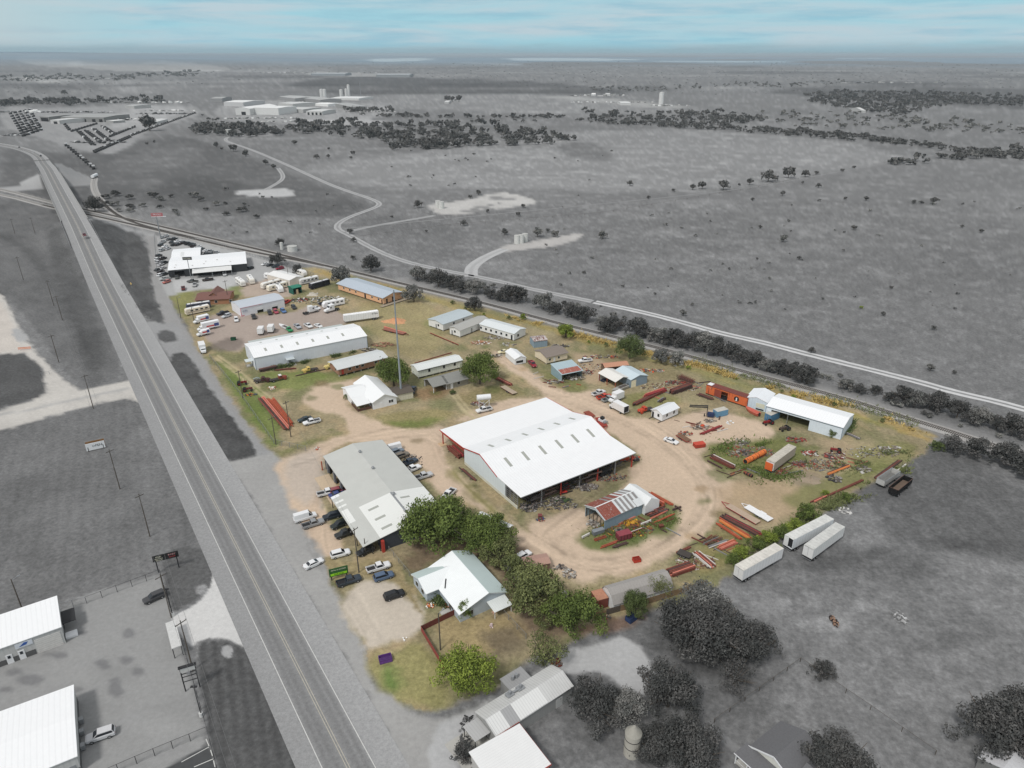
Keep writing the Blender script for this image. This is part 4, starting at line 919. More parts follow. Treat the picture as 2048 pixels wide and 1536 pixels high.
def whouse():
    A,hd,L,W=frame3((745.5,804.5),(792.5,793),(754,756),2.9);hd_=hd
    r=empty('white_house',A,hd,'white house with white metal cross gable roof and dark porch beside the tall pole','house')
    rm=mat('white_roof_house',(.82,.83,.83),rough=.5,var=.02,seam=(0,.5,0,.04));wm=WALL((228,230,232),0,.3,.04)
    volume(r,0,0,L,W,2.9,2.0,wm,rm,'y',.45)
    volume(r,-5.0,W*.42,6,W*.5,2.9,1.3,wm,rm,'x',.45,openw=('R',))
    cb=MB();cb.add([(-5.4,1.0,2.2),(0,1.0,2.3),(0,W*.42,2.85),(-5.4,W*.42,2.8),(-5.4,1.0,2.3),(0,1.0,2.4),(0,W*.42,2.95),(-5.4,W*.42,2.9)],[(0,1,2,3),(4,5,6,7),(0,1,5,4),(1,2,6,5),(2,3,7,6),(3,0,4,7)]);cb.build('porch_roof',rm,r)
    part(r,'porch_rail',mat('porch_wood',rgb(92,66,56)),(-5.2,-.1,1.2,1.3,0,1.0),(-5.2,-5.1,1.3,W*.42,0,1.0));posts(r,WOOD,.08,2.2,[(-5.1,1.25),(-2.6,1.25),(-.2,1.25)])
    window(r,'F',-2.9+L,.7,1.2,1.0,L,W);window(r,'F',-2.0+L,.7,1.2,1.0,L,W);door(r,'F',2.6,.9,2.0,L,W,WHITE);window(r,'L',1.5,.8,1,1,L,W);door(r,'L',.5,.6,1.9,L,W,GREYM)
whouse()
r,L,W,pz=simple('dark_roof_shed','cream shed with dark brown shingle roof directly beside the tall steel pole','shed',(789,790),(826,783),(822,768),2.6,.6,(206,200,180),mat('dark_shingle',rgb(92,84,76),rough=.9,var=.12,scale=3),oh=.3)
r,L,W,pz=simple('striped_roof_shed','small blue metal shed with rust and white striped roof near the railway','shed',(1068,683),(1095,680),(1087,670.5),2.9,.6,(136,156,170),RW(0,.0,(196,190,186),1.2,rust=(rgb(112,66,58),.47,3.0,1)),oh=.2,wt=.25)
r,L,W,pz=simple('brown_roof_house','small cream house on piers with brown grey shingle roof beside the red pickup','cabin',(1093,715),(1135,705),(1118,690),3.1,1.1,(228,214,188),mat('brown_shingle',rgb(132,122,114),rough=.9,var=.1,scale=3),raised=.5,oh=.4,wins=[('F',1.2,.8,1.0,.8),('F',5.5,.8,1.0,.8)],doors=[('F',3.4,.8,1.9,WHITE)])
r,L,W,pz=simple('white_garden_shed','tiny white gabled shed with white roof left of the red pickup','shed',(1030,719),(1052,715),(1034,699),2.5,1.0,(222,226,228),(232,233,234),ridge='y',oh=.2,wins=[('F',.5,3.0,.6,1.0)],raised=.15)
r,L,W,pz=simple('open_equipment_shed','open fronted blue metal shed with partly rusty roof, full of equipment','shed',(1124,749.5),(1165,741),(1144,725),3.0,1.0,(140,164,172),RW(0,.06,(168,186,192)),ridge='flat',oh=.3,openw=('F',),wt=.2)
roofpatch(r,pz,'x',.2,L-.2,.1,W*.42,RW(0,.0,(158,92,78),.6,rust=(rgb(214,200,190),.60,3.0,1)),'rusty_roof_panel',th=.16)
posts(r,WOOD,.08,2.9,[(.2,.2),(L*.35,.2),(L*.7,.2),(L-.2,.2)])
r,L,W,pz=simple('rusty_open_shed','rusty tan roofed open shed behind the white carport','shed',(1210,735),(1257,730),(1250,722),3.2,.7,(140,120,104),RW(0,.05,(190,140,114),.9),oh=.2,openw=('F','L'))
posts(r,WOOD,.08,3.1,[(.2,.2),(L-.3,.2),(L/2,.2)])
r,L,W,pz=simple('white_carport','open white metal carport joined to the pale blue workshop','carport',(1231,764),(1260,755),(1228,737),3.1,1.1,(214,210,204),(224,222,216),ridge='y',oh=.2,openw=('F','L'),rt=.04)
posts(r,ORANGE,.1,3.0,[(.2,.2),(.2,W-.3),(L-.3,.2),(.2,W/2)])
r,L,W,pz=simple('pale_blue_workshop','workshop with pale blue metal roof and grey walls behind the white carport','workshop',(1262,760),(1295,751),(1262,733),3.2,1.1,(132,148,160),(196,210,216),ridge='y',oh=.25,rt=.04)
door(r,'F',.3,2.2,2.8,L,W,mat('cream_door',rgb(226,218,190)),name='garage_door')
r,L,W,pz=simple('white_hut','small white hut with dark windows and white roof on skids beside the red truck cab','hut',(1325,829),(1357,815),(1344,802),2.9,1.0,(230,232,234),(226,228,230),raised=.4,oh=.35,wins=[('L',1.2,.8,1.0,1.1),('F',2.0,.8,1.0,1.1),('F',5.6,.8,1.0,1.1)],doors=[('L',3.6,.8,2.0,BLACK)])
posts(r,WOOD,.06,2.4,[(L+1.4,.3),(L+1.4,W-.4)])
part(r,'skid',WOOD,(-1.5,L+.5,.2,.5,0,.25),(-1.5,L+.5,W-.5,W-.2,0,.25))
# blue trimmed pair by the railway
r,L,W,pz=simple('metal_garage','small pale metal garage with one wide panel between the boxcar and the long open shed','garage',(1492,795),(1535,806),(1552,788),3.6,1.1,(206,222,232),(230,233,236),ridge='y',oh=.15,rt=.03)
part(r,'trim',BLUET,(-.05,.08,-.05,.08,0,3.5),(L-.08,L+.05,-.05,.08,0,3.5));door(r,'F',L*.5,L*.4,1.6,L,W,mat('cream_panel',rgb(214,216,196)),1.1,'wide_panel');door(r,'F',L*.52,L*.36,.5,L,W,BLACK,.2,'lower_rail')
def openshed():
    h=4.3;A,hd,L,W=frame3((1533,812),(1686.5,856),(1709,829),h);r=empty('long_open_shed',A,hd,'long white metal shed with wide open front and blue trim near the railway','shed')
    wm=WALL((216,226,234),0,.9,.03);hole=(L*.075,L*.585,0,3.5)
    prof,pz=volume(r,0,0,L,W,h,1.1,wm,mat('white_metal_roof_shed',(0.86,.87,.88),rough=.45,var=.015,seam=(0,.9,0,.03)),'x',.12,holes={'F':[hole]})
    part(r,'trim',BLUET,(-.05,.08,-.05,.08,0,4.2),(L-.08,L+.05,-.05,.08,0,4.2),(-.1,L+.1,-.2,-.12,4.12,4.24));posts(r,GREYM,.07,3.6,[(L*.3,.1)])
    return A,hd,L,W
OSH=openshed()
# rusted barn and attached tent
def barn():
    A,hd,L,W=frame3((1210,1040),(1286,1006),(1256,975),3.4)
    r=empty('rusted_barn',A,hd,'old barn with patchy rust and silver tin roof and open front in the grassy island','barn')
    L*=.98
    prof,pz=volume(r,0,0,L,W,3.4,1.5,WALL((138,158,170),0,.5,.3),mat('galvanised_sheet',rgb(186,190,192),rough=.6,var=.08),'x',.25,openw=('L',))
    silver=mat('tin_sheet',rgb(205,208,208),rough=.5,var=.1,scale=1.5);rusty=mat('rusty_tin_sheet',rgb(136,78,66),rough=.85,var=.25,scale=1.5,rust=(rgb(196,192,188),.62,2.5,1));grey=mat('dull_tin_sheet',rgb(138,134,132),rough=.7,var=.2,scale=1.5)
    random.seed(8);n=int(L/.75)
    for sl_ in(0,1):
        v0,v1=((-.25,W/2)if sl_==0 else(W/2,W+.25))
        pzz=lambda v:float(np.interp(v,[-.25,W/2,W+.25],[3.4-.25*3/W,4.9,3.4-.25*3/W]))
        for i in range(n):
            u=i*L/n;m=(rusty if i<n*.36 else(silver if i%2 else grey))if sl_==0 else(rusty if(i<n*.25 or random.random()<.3)else(silver if i%2 else grey))
            roofpatch(r,pzz,'x',u+.02,u+L/n-.02,v0,v1,m,'roof_sheet',th=.17+(i%3)*.012)
    roofpatch(r,lambda v:3.4+v*.4,'x',L-2.2,L+.3,-.5,1.6,silver,'roof_sheet',th=.25)
    part(r,'ridge_cap',mat('ridge_white',rgb(226,228,228)),(-.3,L+.2,W/2-.15,W/2+.15,5.05,5.11))
    part(r,'open_front_frame',WOOD,*[(.05,.2,.1+k*(W-.4)/5,.3+k*(W-.4)/5,0,3.0)for k in range(6)])
    g=MB();g.prism([(.2,3.3),(W/2,4.8),(W-.2,3.3),(W-.2,3.0),(W/2,4.1),(.2,3.0)],'x',0,.1);g.build('gable_board',mat('gable_tin',rgb(186,200,206)),r)
    tn_=empty('tent_shelter',A+Vector((math.cos(hd),math.sin(hd),0))*(L+.3),hd,'off white canvas tent shelter standing against the far end of the rusted barn','tent')
    v=MB();V_=[(0,-1.0,0),(5.2,-1.0,0),(5.2,-1.0,3.0),(0,-1.0,3.0),(0,W+.3,0),(5.2,W+.3,0),(5.2,W+.3,3.0),(0,W+.3,3.0),(2.2,-.8,4.6),(2.2,W,4.6)]
    v.add(V_,[(0,1,2,8,3),(4,7,9,6,5),(0,3,7,4),(1,5,6,2),(3,8,9,7),(2,6,9,8)]);v.build('canvas',mat('canvas',rgb(222,224,224),rough=.8,var=.05),tn_)
barn()
# gambrel roofed store, rust box beside it
def gambrel():
    A,hd,L,W=frame3((1228,1207),(1345,1172),(1320,1142),2.6)
    r=empty('gambrel_store',A,hd,'long low store with grey shingled gambrel roof and white end wall by the back fence','shed')
    volume(r,0,0,L,W,2.4,2,WALL((226,228,228)),mat('old_shingle',rgb(158,154,150),rough=.95,var=.12,scale=3,seam=(0,.7,0,.06)),'x',.2,prof=[(0,2.4),(W*.2,3.9),(W*.5,4.6),(W*.8,3.9),(W,2.4)])
gambrel()
A,hd,L,W=frame3((1195,1202),(1217,1196),(1203,1178),2.6);r=empty('rust_container',A,hd,'rusty red steel box container standing against the white end of the gambrel store','container')
volume(r,0,0,L,W,2.6,0.02,WALL((120,62,50),0,.5,.3),mat('rust_top',rgb(178,128,104),rough=.9,var=.2),'flat',.02)
# dealer building
def dealer():
    h=4.3;A,hd,L,W=frame3((336,541),(493,527),(482,504),h);r=empty('dealership_building',A,hd,'black walled car dealership with large white roof among rows of parked cars','dealership')
    bk=WALL((52,54,56),0,.9,.05);wr=mat('white_roof_dealer',(.85,.86,.87),rough=.5,var=.015,seam=(0,.9,0,.02))
    prof,pz=volume(r,0,0,L,W,h,1.1,bk,wr,'x',.2,holes={'F':[(3.0,8,0,3.4)]})
    volume(r,.2,W-1,L*.38,W*.75,4.3,.9,bk,wr,'x',.2)
    cb=MB();x0,x1=L*.30,L*.80
    cb.add([(x0,-7,3.2),(x1,-7,3.2),(x1,-.05,3.9),(x0,-.05,3.9),(x0,-7,3.32),(x1,-7,3.32),(x1,-.05,4.02),(x0,-.05,4.02)],[(0,1,2,3),(4,5,6,7),(0,1,5,4),(1,2,6,5),(2,3,7,6),(3,0,4,7)]);cb.build('canopy_roof',RW(1,.05,(222,222,220)),r)
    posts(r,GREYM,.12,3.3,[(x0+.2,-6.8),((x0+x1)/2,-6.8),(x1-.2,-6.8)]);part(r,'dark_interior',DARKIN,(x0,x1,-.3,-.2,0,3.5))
    for i,(u,v)in enumerate([(3,3),(3.5,7),(12,4),(18,5),(19,9),(25,10),(32,5),(41,9)]):
        if u<L:roofpatch(r,pz,'x',u,u+.7,v,v+.5,mat('vent_dark',rgb(150,144,134)),'roof_vent',th=.35)
    pz2=lambda v:5.0
    for k in range(4):roofpatch(r,lambda v,k=k:4.3+.9*(1-abs((v-(W-1))/(W*.375)-1)),'x',5,7,W+.8+k*2.2,W+1.2+k*2.2,SKY_,'skylight',th=.2)
    text(r,'SERVICE',.8,(5.5,-.08,3.75),(R(90),0,0),GREYM)
dealer()
r,L,W,pz=simple('brick_house','low brown brick house with reddish brown hipped roof beside the dealership','house',(392,600),(457,597),(440,583),2.7,1.2,mat('brick_wall',rgb(164,120,92),rough=.9,var=.15,scale=3),mat('red_brown_shingle',rgb(122,88,80),rough=.95,var=.08,scale=3),oh=.6,wins=[('F',8.6,1.2,.8,1.2),('F',15.5,1.2,.8,1.2)])
volume(r,L*.3,W*.3,L*.35,W*.9,2.9,2.0,MATS['brick_wall'],MATS['red_brown_shingle'],'y',.5)
door(r,'F',.8,3.4,2.2,L,W,mat('maroon',rgb(104,72,66)),name='garage_door')
def wshop():
    h=4.2;A,hd,L,W=frame3((480.5,616.5),(568,598),(555,585),h);r=empty('white_repair_shop',A,hd,'white repair shop with blue grey roof, red corner trim and two roller doors','workshop')
    prof,pz=volume(r,0,0,L,W,h,.9,WALL((226,226,230),0,.9,.05),RW(0,.05,(190,196,204)),'x',.15,holes={'F':[(L*.36,L*.50,0,1.5),(L*.70,L*.83,0,1.5)]})
    pinkt=mat('pink_red_trim',rgb(206,96,110))
    part(r,'trim',pinkt,(-.06,.12,-.06,.12,0,4.1),(L*0,L*.5,-.2,-.14,4.08,4.2),(-.05,1.4,-.05,-.01,.2,.5));door(r,'F',L*.36,L*.14,1.3,L,W,WHITE,1.5,'roller_door');door(r,'F',L*.7,L*.13,1.3,L,W,WHITE,1.5,'roller_door')
    part(r,'wall_sign',mat('sign_grey',rgb(206,206,214)),(L*.04,L*.14,-.08,-.01,1.6,3.2));text(r,'AUTO',.9,(L*.09,-.1,2.4),(R(90),0,0),BLUET)
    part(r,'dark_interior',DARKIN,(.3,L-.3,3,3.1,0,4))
wshop()
r,L,W,pz=simple('white_garage','white rv garage with open dark bay doors among the motorhomes','garage',(579,561),(607,553),(578,537),3.9,.9,(214,208,198),(230,229,227),ridge='y',oh=.15,rt=.04)
for u in(2.0,7.0):door(r,'L',u,3.2,2.8,L,W,DARKIN,name='bay_door')
r,L,W,pz=simple('green_hut','small dark green hut with green roof beside the black motorhome','hut',(586,577),(603,573),(597,568),3.4,.5,(36,96,84),(38,122,100),oh=.3,openw=('F',))
door(r,'F',1.5,1.2,2.5,L,W,mat('tan_board',rgb(206,180,150)))
# pair of long stores at the lower left
def leftstores():
    A,hd,L,W=frame3((-150,1385),(124,1255),(115,1200),4.6)
    A=P(0,1297,4.4);B=P(121,1254,4.4);C_=P(110,1201,4.4);x=(B-A).normalized();y=Vector((-x.y,x.x,0));W=(C_-B).dot(y);org=B-x*34;org.z=0;hd=math.atan2(x.y,x.x)
    r=empty('grey_store_building',org,hd,'upper of two white roofed grey stores at lower left, with white doors and blue sign','store')
    L=34;wm=WALL((188,188,186),0,.9,.08);rm=mat('white_roof_store',(.86,.865,.87),rough=.5,var=.025,seam=(0,.9,0,.05))
    volume(r,0,0,L,W,4.4,.9,wm,rm,'x',.2,prof=[(0,4.4),(W,5.2)])
    part(r,'dark_base_band',mat('band_dark',rgb(92,92,92)),(0,L-5.2,-.05,-.01,0,1.3),(L+.01,L+.05,.2,W-.2,0,1.4));door(r,'F',L-5.0,4.6,3.4,L,W,mat('overhead_door',rgb(208,206,202),seam=(2,.5,0,.15)),name='overhead_door')
    for u in(L-10.2,L-8.1):d=door(r,'F',u,1.1,2.2,L,W,WHITE,d=.1);p=door(r,'F',u+.3,.5,.7,L,W,GLASS,1.3,'pane',d=.14);p.parent=d
    door(r,'F',L-8.2,3.0,1.2,L,W,mat('sign_pale',rgb(210,214,220)),2.9,'wall_sign',d=.12)
    g=MB();g.prism([(L-7.6,3.2),(L-6.3,3.3),(L-5.9,3.85),(L-6.6,3.95),(L-7.0,3.6)],'y',-.15,-.12);g.build('sign_emblem',mat('sign_blue',rgb(58,92,160)),r)
    aw=MB();aw.box(L+.05,L+2.6,W*.35,W*.8,2.3,2.45);aw.build('side_awning',BLACK,r);part(r,'side_door',BLACK,(L+.01,L+.08,W*.45,W*.62,0,2.2));part(r,'step',WHITE,(L+.1,L+2.3,W*.1,W*.28,0,.5))
    A=P(100,1545,4.4);B=P(153,1514,3.7);C_=P(137,1377,3.7)
    x=(P(153,1514,3.9)-P(50,1556,3.9)).normalized();y=Vector((-x.y,x.x,0));W=(C_-B).dot(y);org=B-x*34;org.z=0;hd2=math.atan2(x.y,x.x)
    r=empty('grey_store_building',org,hd2,'lower of two white roofed grey stores at lower left, beside the silver crossover','store')
    volume(r,0,0,L,W,3.9,.9,wm,rm,'x',.2,prof=[(0,3.9),(W*.5,4.4),(W,3.9)])
    part(r,'dark_base_band',MATS['band_dark'],(0,L,-.05,-.01,0,1.2),(L+.01,L+.05,.2,W-.2,0,1.3));window(r,'F',L-8,1.0,1.5,1.0,L,W);window(r,'F',L-4.2,1.4,1.5,1.3,L,W,GREYM,gm=GREYM);door(r,'F',L-1.4,.9,2.1,L,W,GREYM)
    for q in(.25,.45,.62):part(r,'ac_unit',GREYM,(L+.1,L+.8,W*q,W*q+.9,.3,1.3))
leftstores()
# buildings at the bottom edge
def bottoms():
    A,hd,L,W=frame3((992,1472),(1139,1370),(1124,1334),3.2)
    A=P(992,1471,3.2);B=P(1144,1372,3.2);C_=P(1123,1333,3.2);x=(B-A).normalized();y=Vector((-x.y,x.x,0));L=(B-A).length;W=(P(958,1421,3.2)-A).dot(y);org=A.copy();org.z=0;hd=math.atan2(x.y,x.x)
    r=empty('ribbed_roof_store',org,hd,'long grey shop with ribbed metal roof and rooftop units near the bottom edge','store')
    wm=mat('grey_block_wall',rgb(150,150,148),rough=.9,var=.06,seam=(0,.4,0,.08))
    pr,pz=volume(r,0,0,L,W,3.2,1.1,wm,RW(0,.16,(196,196,194),.55,v=.08),'x',.25)
    roofpatch(r,pz,'x',L*.17,L*.3,-.2,W*.48,RW(0,.16,(160,160,160),.55),'old_roof_patch',th=.17);roofpatch(r,pz,'x',0,L*.17,-.2,W*.48,RW(0,.16,(214,214,212),.55),'new_roof_patch',th=.17);roofpatch(r,pz,'x',L*.3,L*.66,-.2,W*.48,RW(0,.12,(216,216,214),.55),'new_roof_patch',th=.165)
    for q,s_ in((.38,.5),(.52,.45)):
        b=MB();b.box(-.7,.7,-.6,.6,-.2,.5);b.tube((0,0,.5),(0,0,1.2),.3,10);b.build('roof_unit',GREYM,r,(L*q,W*.82,3.7))
    dk=MB();dk.beam((L*.38,W*.82,4.1),(L*.52,W*.8,4.1),.35);dk.build('roof_duct',GREYM,r)
    door(r,'F',L*.78,1.6,2.2,L,W,mat('pale_door',rgb(190,190,188)),name='door');part(r,'red_edge',REDT,(-.3,L*.28,-.31,-.26,3.15,3.3))
    an=MB();an.box(L*.45,L*.72,W,W+3.4,0,3.0);an.build('back_annex',wm,r);part(r,'annex_roof',RW(0,.1,(150,150,150),.55),(L*.44,L*.73,W-.1,W+3.6,3.0,3.12))
    for x_ in(.55,.6):vb=MB();vb.tube((0,0,0),(0,0,.9),.35,10);vb.build('roof_unit',GREYM,r,(L*x_,W+2,3.1))
    pc=MB();pc.box(-3.4,-.1,W*.25,W*.9,2.5,2.6);pc.build('porch_roof',RW(0,.1,(176,176,175),.55),r);posts(r,BLACK,.06,2.5,[(-3.3,W*.28),(-3.3,W*.85)]);part(r,'patio_slab',CONC,(-7.0,-.1,-.5,W,0,.08))
    A=P(998,1536,3.0);B=P(1078,1502,3.0);C_=P(1038,1451,3.0);x=(B-P(1020,1530,3.0)).normalized();y=Vector((-x.y,x.x,0));W=8.2
    x=(P(1038,1451,3.4)-P(942,1506,3.4)).normalized();y=Vector((-x.y,x.x,0));W=9.0;L=(P(1038,1451,3.4)-P(942,1506,3.4)).length;org=P(942,1506,3.4)-y*W;org.z=0;hd=math.atan2(x.y,x.x)
    r=empty('red_edged_cabin',org,hd,'cabin with white ribbed roof and red roof edge at the very bottom','store')
    volume(r,0,0,L,W,3.3,.4,WALL((190,188,184),0,.4,.08),RW(1,.05,(226,226,225),.5),'y',.3,prof=[(0,3.4),(L,3.3)])
    part(r,'red_edge',REDT,(-.3,L+.3,-.36,-.3,3.2,3.5),(L+.31,L+.36,-.3,W+.3,3.15,3.4));window(r,'F',L*.62,1.2,.9,1.5,L,W);window(r,'F',L*.2,1.2,.9,1.5,L,W)
    # dark roofed house, lower right
    A=P(1478,1480,2.8);x=(P(1566,1520,2.8)-P(1490,1462,2.8)).normalized()
    x=Vector((P(1552,1519,2.6)-P(1475,1484,2.6))[:]).normalized();x=(P(1688,1462,3)-P(1620,1410,3)).normalized();y=Vector((-x.y,x.x,0))
    org=P(1462,1512,0);hd=math.atan2(x.y,x.x);r=empty('dark_roof_house',org,hd,'house with dark grey shingle roof, white gables and white post porch at lower right','house')
    dk=mat('charcoal_shingle',rgb(104,104,106),rough=.95,var=.16,scale=3);wm=mat('house_grey',rgb(120,120,118),rough=.9,var=.05)
    p1,pz=volume(r,2.5,3.2,10.5,10,2.9,2.3,wm,dk,'y',.5)
    volume(r,12.5,4.5,5.5,7,2.7,1.6,wm,dk,'x',.5)
    for k in(0,):
        g=MB();g.beam((1.9,2.65,2.85),(7.75,2.65,5.35),.1,.34);g.beam((13.6,2.65,2.85),(7.75,2.65,5.35),.1,.34);g.beam((18.4,4.3,2.6),(18.4,8.0,4.2),.1,.3);g.beam((18.4,11.7,2.6),(18.4,8.0,4.2),.1,.3);g.build('white_fascia',WHITE,r)
    g=MB();g.prism([(3.2,3.0),(12.4,3.0),(7.75,5.0)],'y',3.1,3.18);g.build('gable_board',mat('gable_white',rgb(214,214,206)),r)
    part(r,'porch_floor',CONC,(1.5,12.5,-.6,3.2,0,.3));pr_=MB();pr_.add([(1.2,-.9,2.5),(12.8,-.9,2.5),(12.8,3.0,2.95),(1.2,3.0,2.95),(1.2,-.9,2.62),(12.8,-.9,2.62),(12.8,3.0,3.07),(1.2,3.0,3.07)],[(0,1,2,3),(4,5,6,7),(0,1,5,4),(1,2,6,5),(2,3,7,6),(3,0,4,7)]);pr_.build('porch_roof',dk,r)
    part(r,'porch_fascia',WHITE,(1.1,12.9,-1.02,-.92,2.45,2.66));posts(r,WHITE,.1,2.5,[(1.6,-.7),(4.4,-.7),(7.2,-.7),(10,-.7),(12.4,-.7)]);part(r,'porch_rail',WHITE,(1.6,12.4,-.74,-.68,.9,1.0));r.scale=(.82,.82,.9);door(r,'F',6,1.0,2.1,10.5,10,BLACK,0,x0=2.5,y0=3.2);window(r,'F',3.5,1.4,1,1.2,10.5,14,x0=2.5,y0=3.2)
    org=P(2040,1600,0);r=empty('corner_shed',org,R(38),'pale metal roof corner of a shed cut off at the bottom right corner','shed');volume(r,0,0,8,7,3,1.0,wm,RW(0,.05,(196,196,198)),'x',.2)
bottoms()

r,L,W,pz=simple('white_shelter','narrow white roofed shelter by the lane above the green tree clump','shelter',(1019,1056),(1025,1051),(985,1008),2.4,.3,(150,150,148),(232,233,233),ridge='y',oh=.2,openw=('F','L','R'),rt=.04);posts(r,GREYM,.07,2.4,[(.2,.2),(L-.3,.2),(.2,W-.3),(L-.3,W-.3),(.2,W/2),(L-.3,W/2)])
r,L,W,pz=simple('brown_shed','low brownish pink roofed shed between the olive tree and the lane','shed',(1052,1134),(1100,1126),(1092,1108),2.2,.4,(120,96,84),(172,138,124),oh=.2)
b=MB()
for k in range(9):b.beam((k*.9,0,1.0+.05*(k%2)),(k*.9+.86,.04*(k%3),1.0),.04,1.9)
A_,B_=P(1004,1128),P(1040,1172);tag(b.build('sheet_fence',mat('zinc_sheet',rgb(176,178,178),rough=.6,var=.1),None,A_,rz=math.atan2(B_.y-A_.y,B_.x-A_.x)),'grey metal sheet fence left of the broad olive tree','fence')
# ------------------------------------------------------------------ vehicles
def loft(b,secs):
    """secs: list of rings, all with the same number of points"""
    n=len(secs[0]);vs=[p for s in secs for p in s];fs=[]
    for i in range(len(secs)-1):
        for j in range(n):fs.append((i*n+j,i*n+(j+1)%n,(i+1)*n+(j+1)%n,(i+1)*n+j))
    fs+=[tuple(range(n-1,-1,-1)),tuple(range((len(secs)-1)*n,len(secs)*n))]
    b.add(vs,fs)
def ring(x,w,zb,zt,r=.12,tw=.92):return[(x,-w*.94,zb),(x,-w,zb+r),(x,-w,zt-r),(x,-w*tw,zt),(x,w*tw,zt),(x,w,zt-r),(x,w,zb+r),(x,w*.94,zb)]
KINDS={
 'sedan':dict(L=4.9,w=.92,body=[(-2.45,.8,.45,.88),(-2.3,.9,.3,1.0),(-1.6,.92,.28,1.02),(0,.92,.25,1.0),(1.2,.92,.28,.98),(2.1,.88,.3,.86),(2.42,.74,.42,.72)],cab=[(-1.65,1.0),(-.95,1.42),(.25,1.45),(1.15,.98)],wb=(-1.42,1.45)),
 'suv':dict(L=4.8,w=.95,body=[(-2.4,.86,.5,1.05),(-2.3,.94,.38,1.12),(-1.0,.95,.34,1.12),(1.0,.95,.34,1.08),(2.1,.92,.38,1.0),(2.4,.8,.5,.88)],cab=[(-2.3,1.1),(-2.0,1.72),(.3,1.76),(1.15,1.08)],wb=(-1.42,1.42)),
 'pickup':dict(L=5.8,w=.98,body=[(-2.9,.96,.5,.78),(-.75,.98,.42,.78),(-.7,.98,.42,1.14),(1.3,.98,.42,1.12),(2.6,.95,.45,1.06),(2.9,.84,.52,.94)],cab=[(-.68,1.12),(-.5,1.84),(.75,1.86),(1.4,1.12)],wb=(-1.85,1.9),bed=(-2.88,-.7)),
 'van':dict(L=6.0,w=1.0,body=[(-3.0,.98,.5,1.2),(1.0,1.0,.4,1.2),(2.0,.98,.4,1.2),(2.9,.9,.5,1.0)],cab=[(-2.95,1.2),(-2.9,2.45),(1.0,2.45),(2.0,1.2)],wb=(-1.8,2.0),solid=True,glass=(.95,1.95)),
}
def seg_glass(k,d,b_side,b_front,b_rear):
    cab=d['cab'];w=d['w'];(x0,z0),(x1,z1),(x2,z2),(x3,z3)=cab;wb,wt=w*.90,w*.74
    def pt(x,z,s,off):
        t=(z-z0)/(z1-z0);return(x,s*(wb+(wt-wb)*t+off),z)
    e=.02
    def lerp(a,b,t):return a+(b-a)*t
    lo,hi=.14,.86
    xa_lo,xa_hi=lerp(x0,x1,lo)+.12,lerp(x0,x1,hi)+.12;xb_lo,xb_hi=lerp(x3,x2,lo)-.12,lerp(x3,x2,hi)-.1
    zl,zh=lerp(z0,z1,lo),lerp(z0,z1,hi)
    if d.get('glass'):xa_lo=xa_hi=d['glass'][0]-.05
    for s in(-1,1):b_side.quad(pt(xa_lo,zl,s,e),pt(xb_lo,zl,s,e),pt(xb_hi,zh,s,e),pt(xa_hi,zh,s,e))
    def slope(xa,za,xb,zb,b,dx):
        p=lambda t,s:(lerp(xa,xb,t)+dx,s*(wb+(wt-wb)*t)*.88,lerp(za,zb,t)+.02)
        b.quad(p(.1,-1),p(.1,1),p(.93,1),p(.93,-1))
    slope(x3,z3,x2,z2,b_front,.025)
    if not d.get('solid'):slope(x0,z0,x1,z1,b_rear,-.025)
VM={}
def vmesh(kind):
    if kind in VM:return VM[kind]
    d=KINDS[kind];b=MB();loft(b,[ring(x,w,zb,zt)for x,w,zb,zt in d['body']])
    c=d['cab'];w=d['w'];z0,z1=c[0][1],c[1][1];r=[]
    for x,z in c:
        t=(z-z0)/(z1-z0);hw=w*.90+(w*.74-w*.90)*max(0,min(1,t));r.append((x,z,hw))
    vs=[(x,-h,z)for x,z,h in r]+[(x,h,z)for x,z,h in r];b.add(vs,[(0,1,2,3),(7,6,5,4),(0,4,5,1),(1,5,6,2),(2,6,7,3)])
    if 'bed' in d:
        a,e=d['bed'];hw=d['w']
        b.box(a,e,-hw,-hw+.1,.75,1.16);b.box(a,e,hw-.1,hw,.75,1.16);b.box(a,a+.08,-hw+.1,hw-.1,.7,1.14)
    bg,bf,brr=MB(),MB(),MB();seg_glass(kind,d,bg,bf,brr)
    out={'body':b.mesh('body',paint((230,230,230)))}
    out['side_windows']=bg.mesh('side_windows',GLASS);out['windscreen']=bf.mesh('windscreen',GLASS)
    if brr.v:out['rear_window']=brr.mesh('rear_window',GLASS)
    if 'bed' in d:
        bb=MB();a,e=d['bed'];bb.box(a+.1,e-.02,-d['w']+.1,d['w']-.1,.785,.80);out['bed_floor']=bb.mesh('bed_floor',BLACK)
    xf=d['body'][-1][0];xr=d['body'][0][0]
    hb=MB();hb.box(-.04,.03,-.17,.17,-.08,.08);out['_head']=(hb.mesh('headlight',mat('lamp_glass',(.7,.72,.74),rough=.2,var=0)),[(xf-.02,-.6,.78),(xf-.02,.6,.78)])
    tb=MB();tb.box(-.04,.03,-.1,.1,-.12,.12);out['_tail']=(tb.mesh('tail_light',mat('tail_red',rgb(120,30,30),rough=.3,var=0)),[(xr,-.78*d['w'],.88),(xr,.78*d['w'],.88)])
    wbm=MB();wbm.tube((0,-.13,0),(0,.13,0),.36,14);wbm.cur=1;wbm.tube((0,-.145,0),(0,.145,0),.2,10)
    out['_wheel']=(wbm.mesh('wheel',[TYRE,RIM]),[(x,s*(d['w']-.13),.36)for x in d['wb']for s in(-1,1)])
    VM[kind]=out;return out
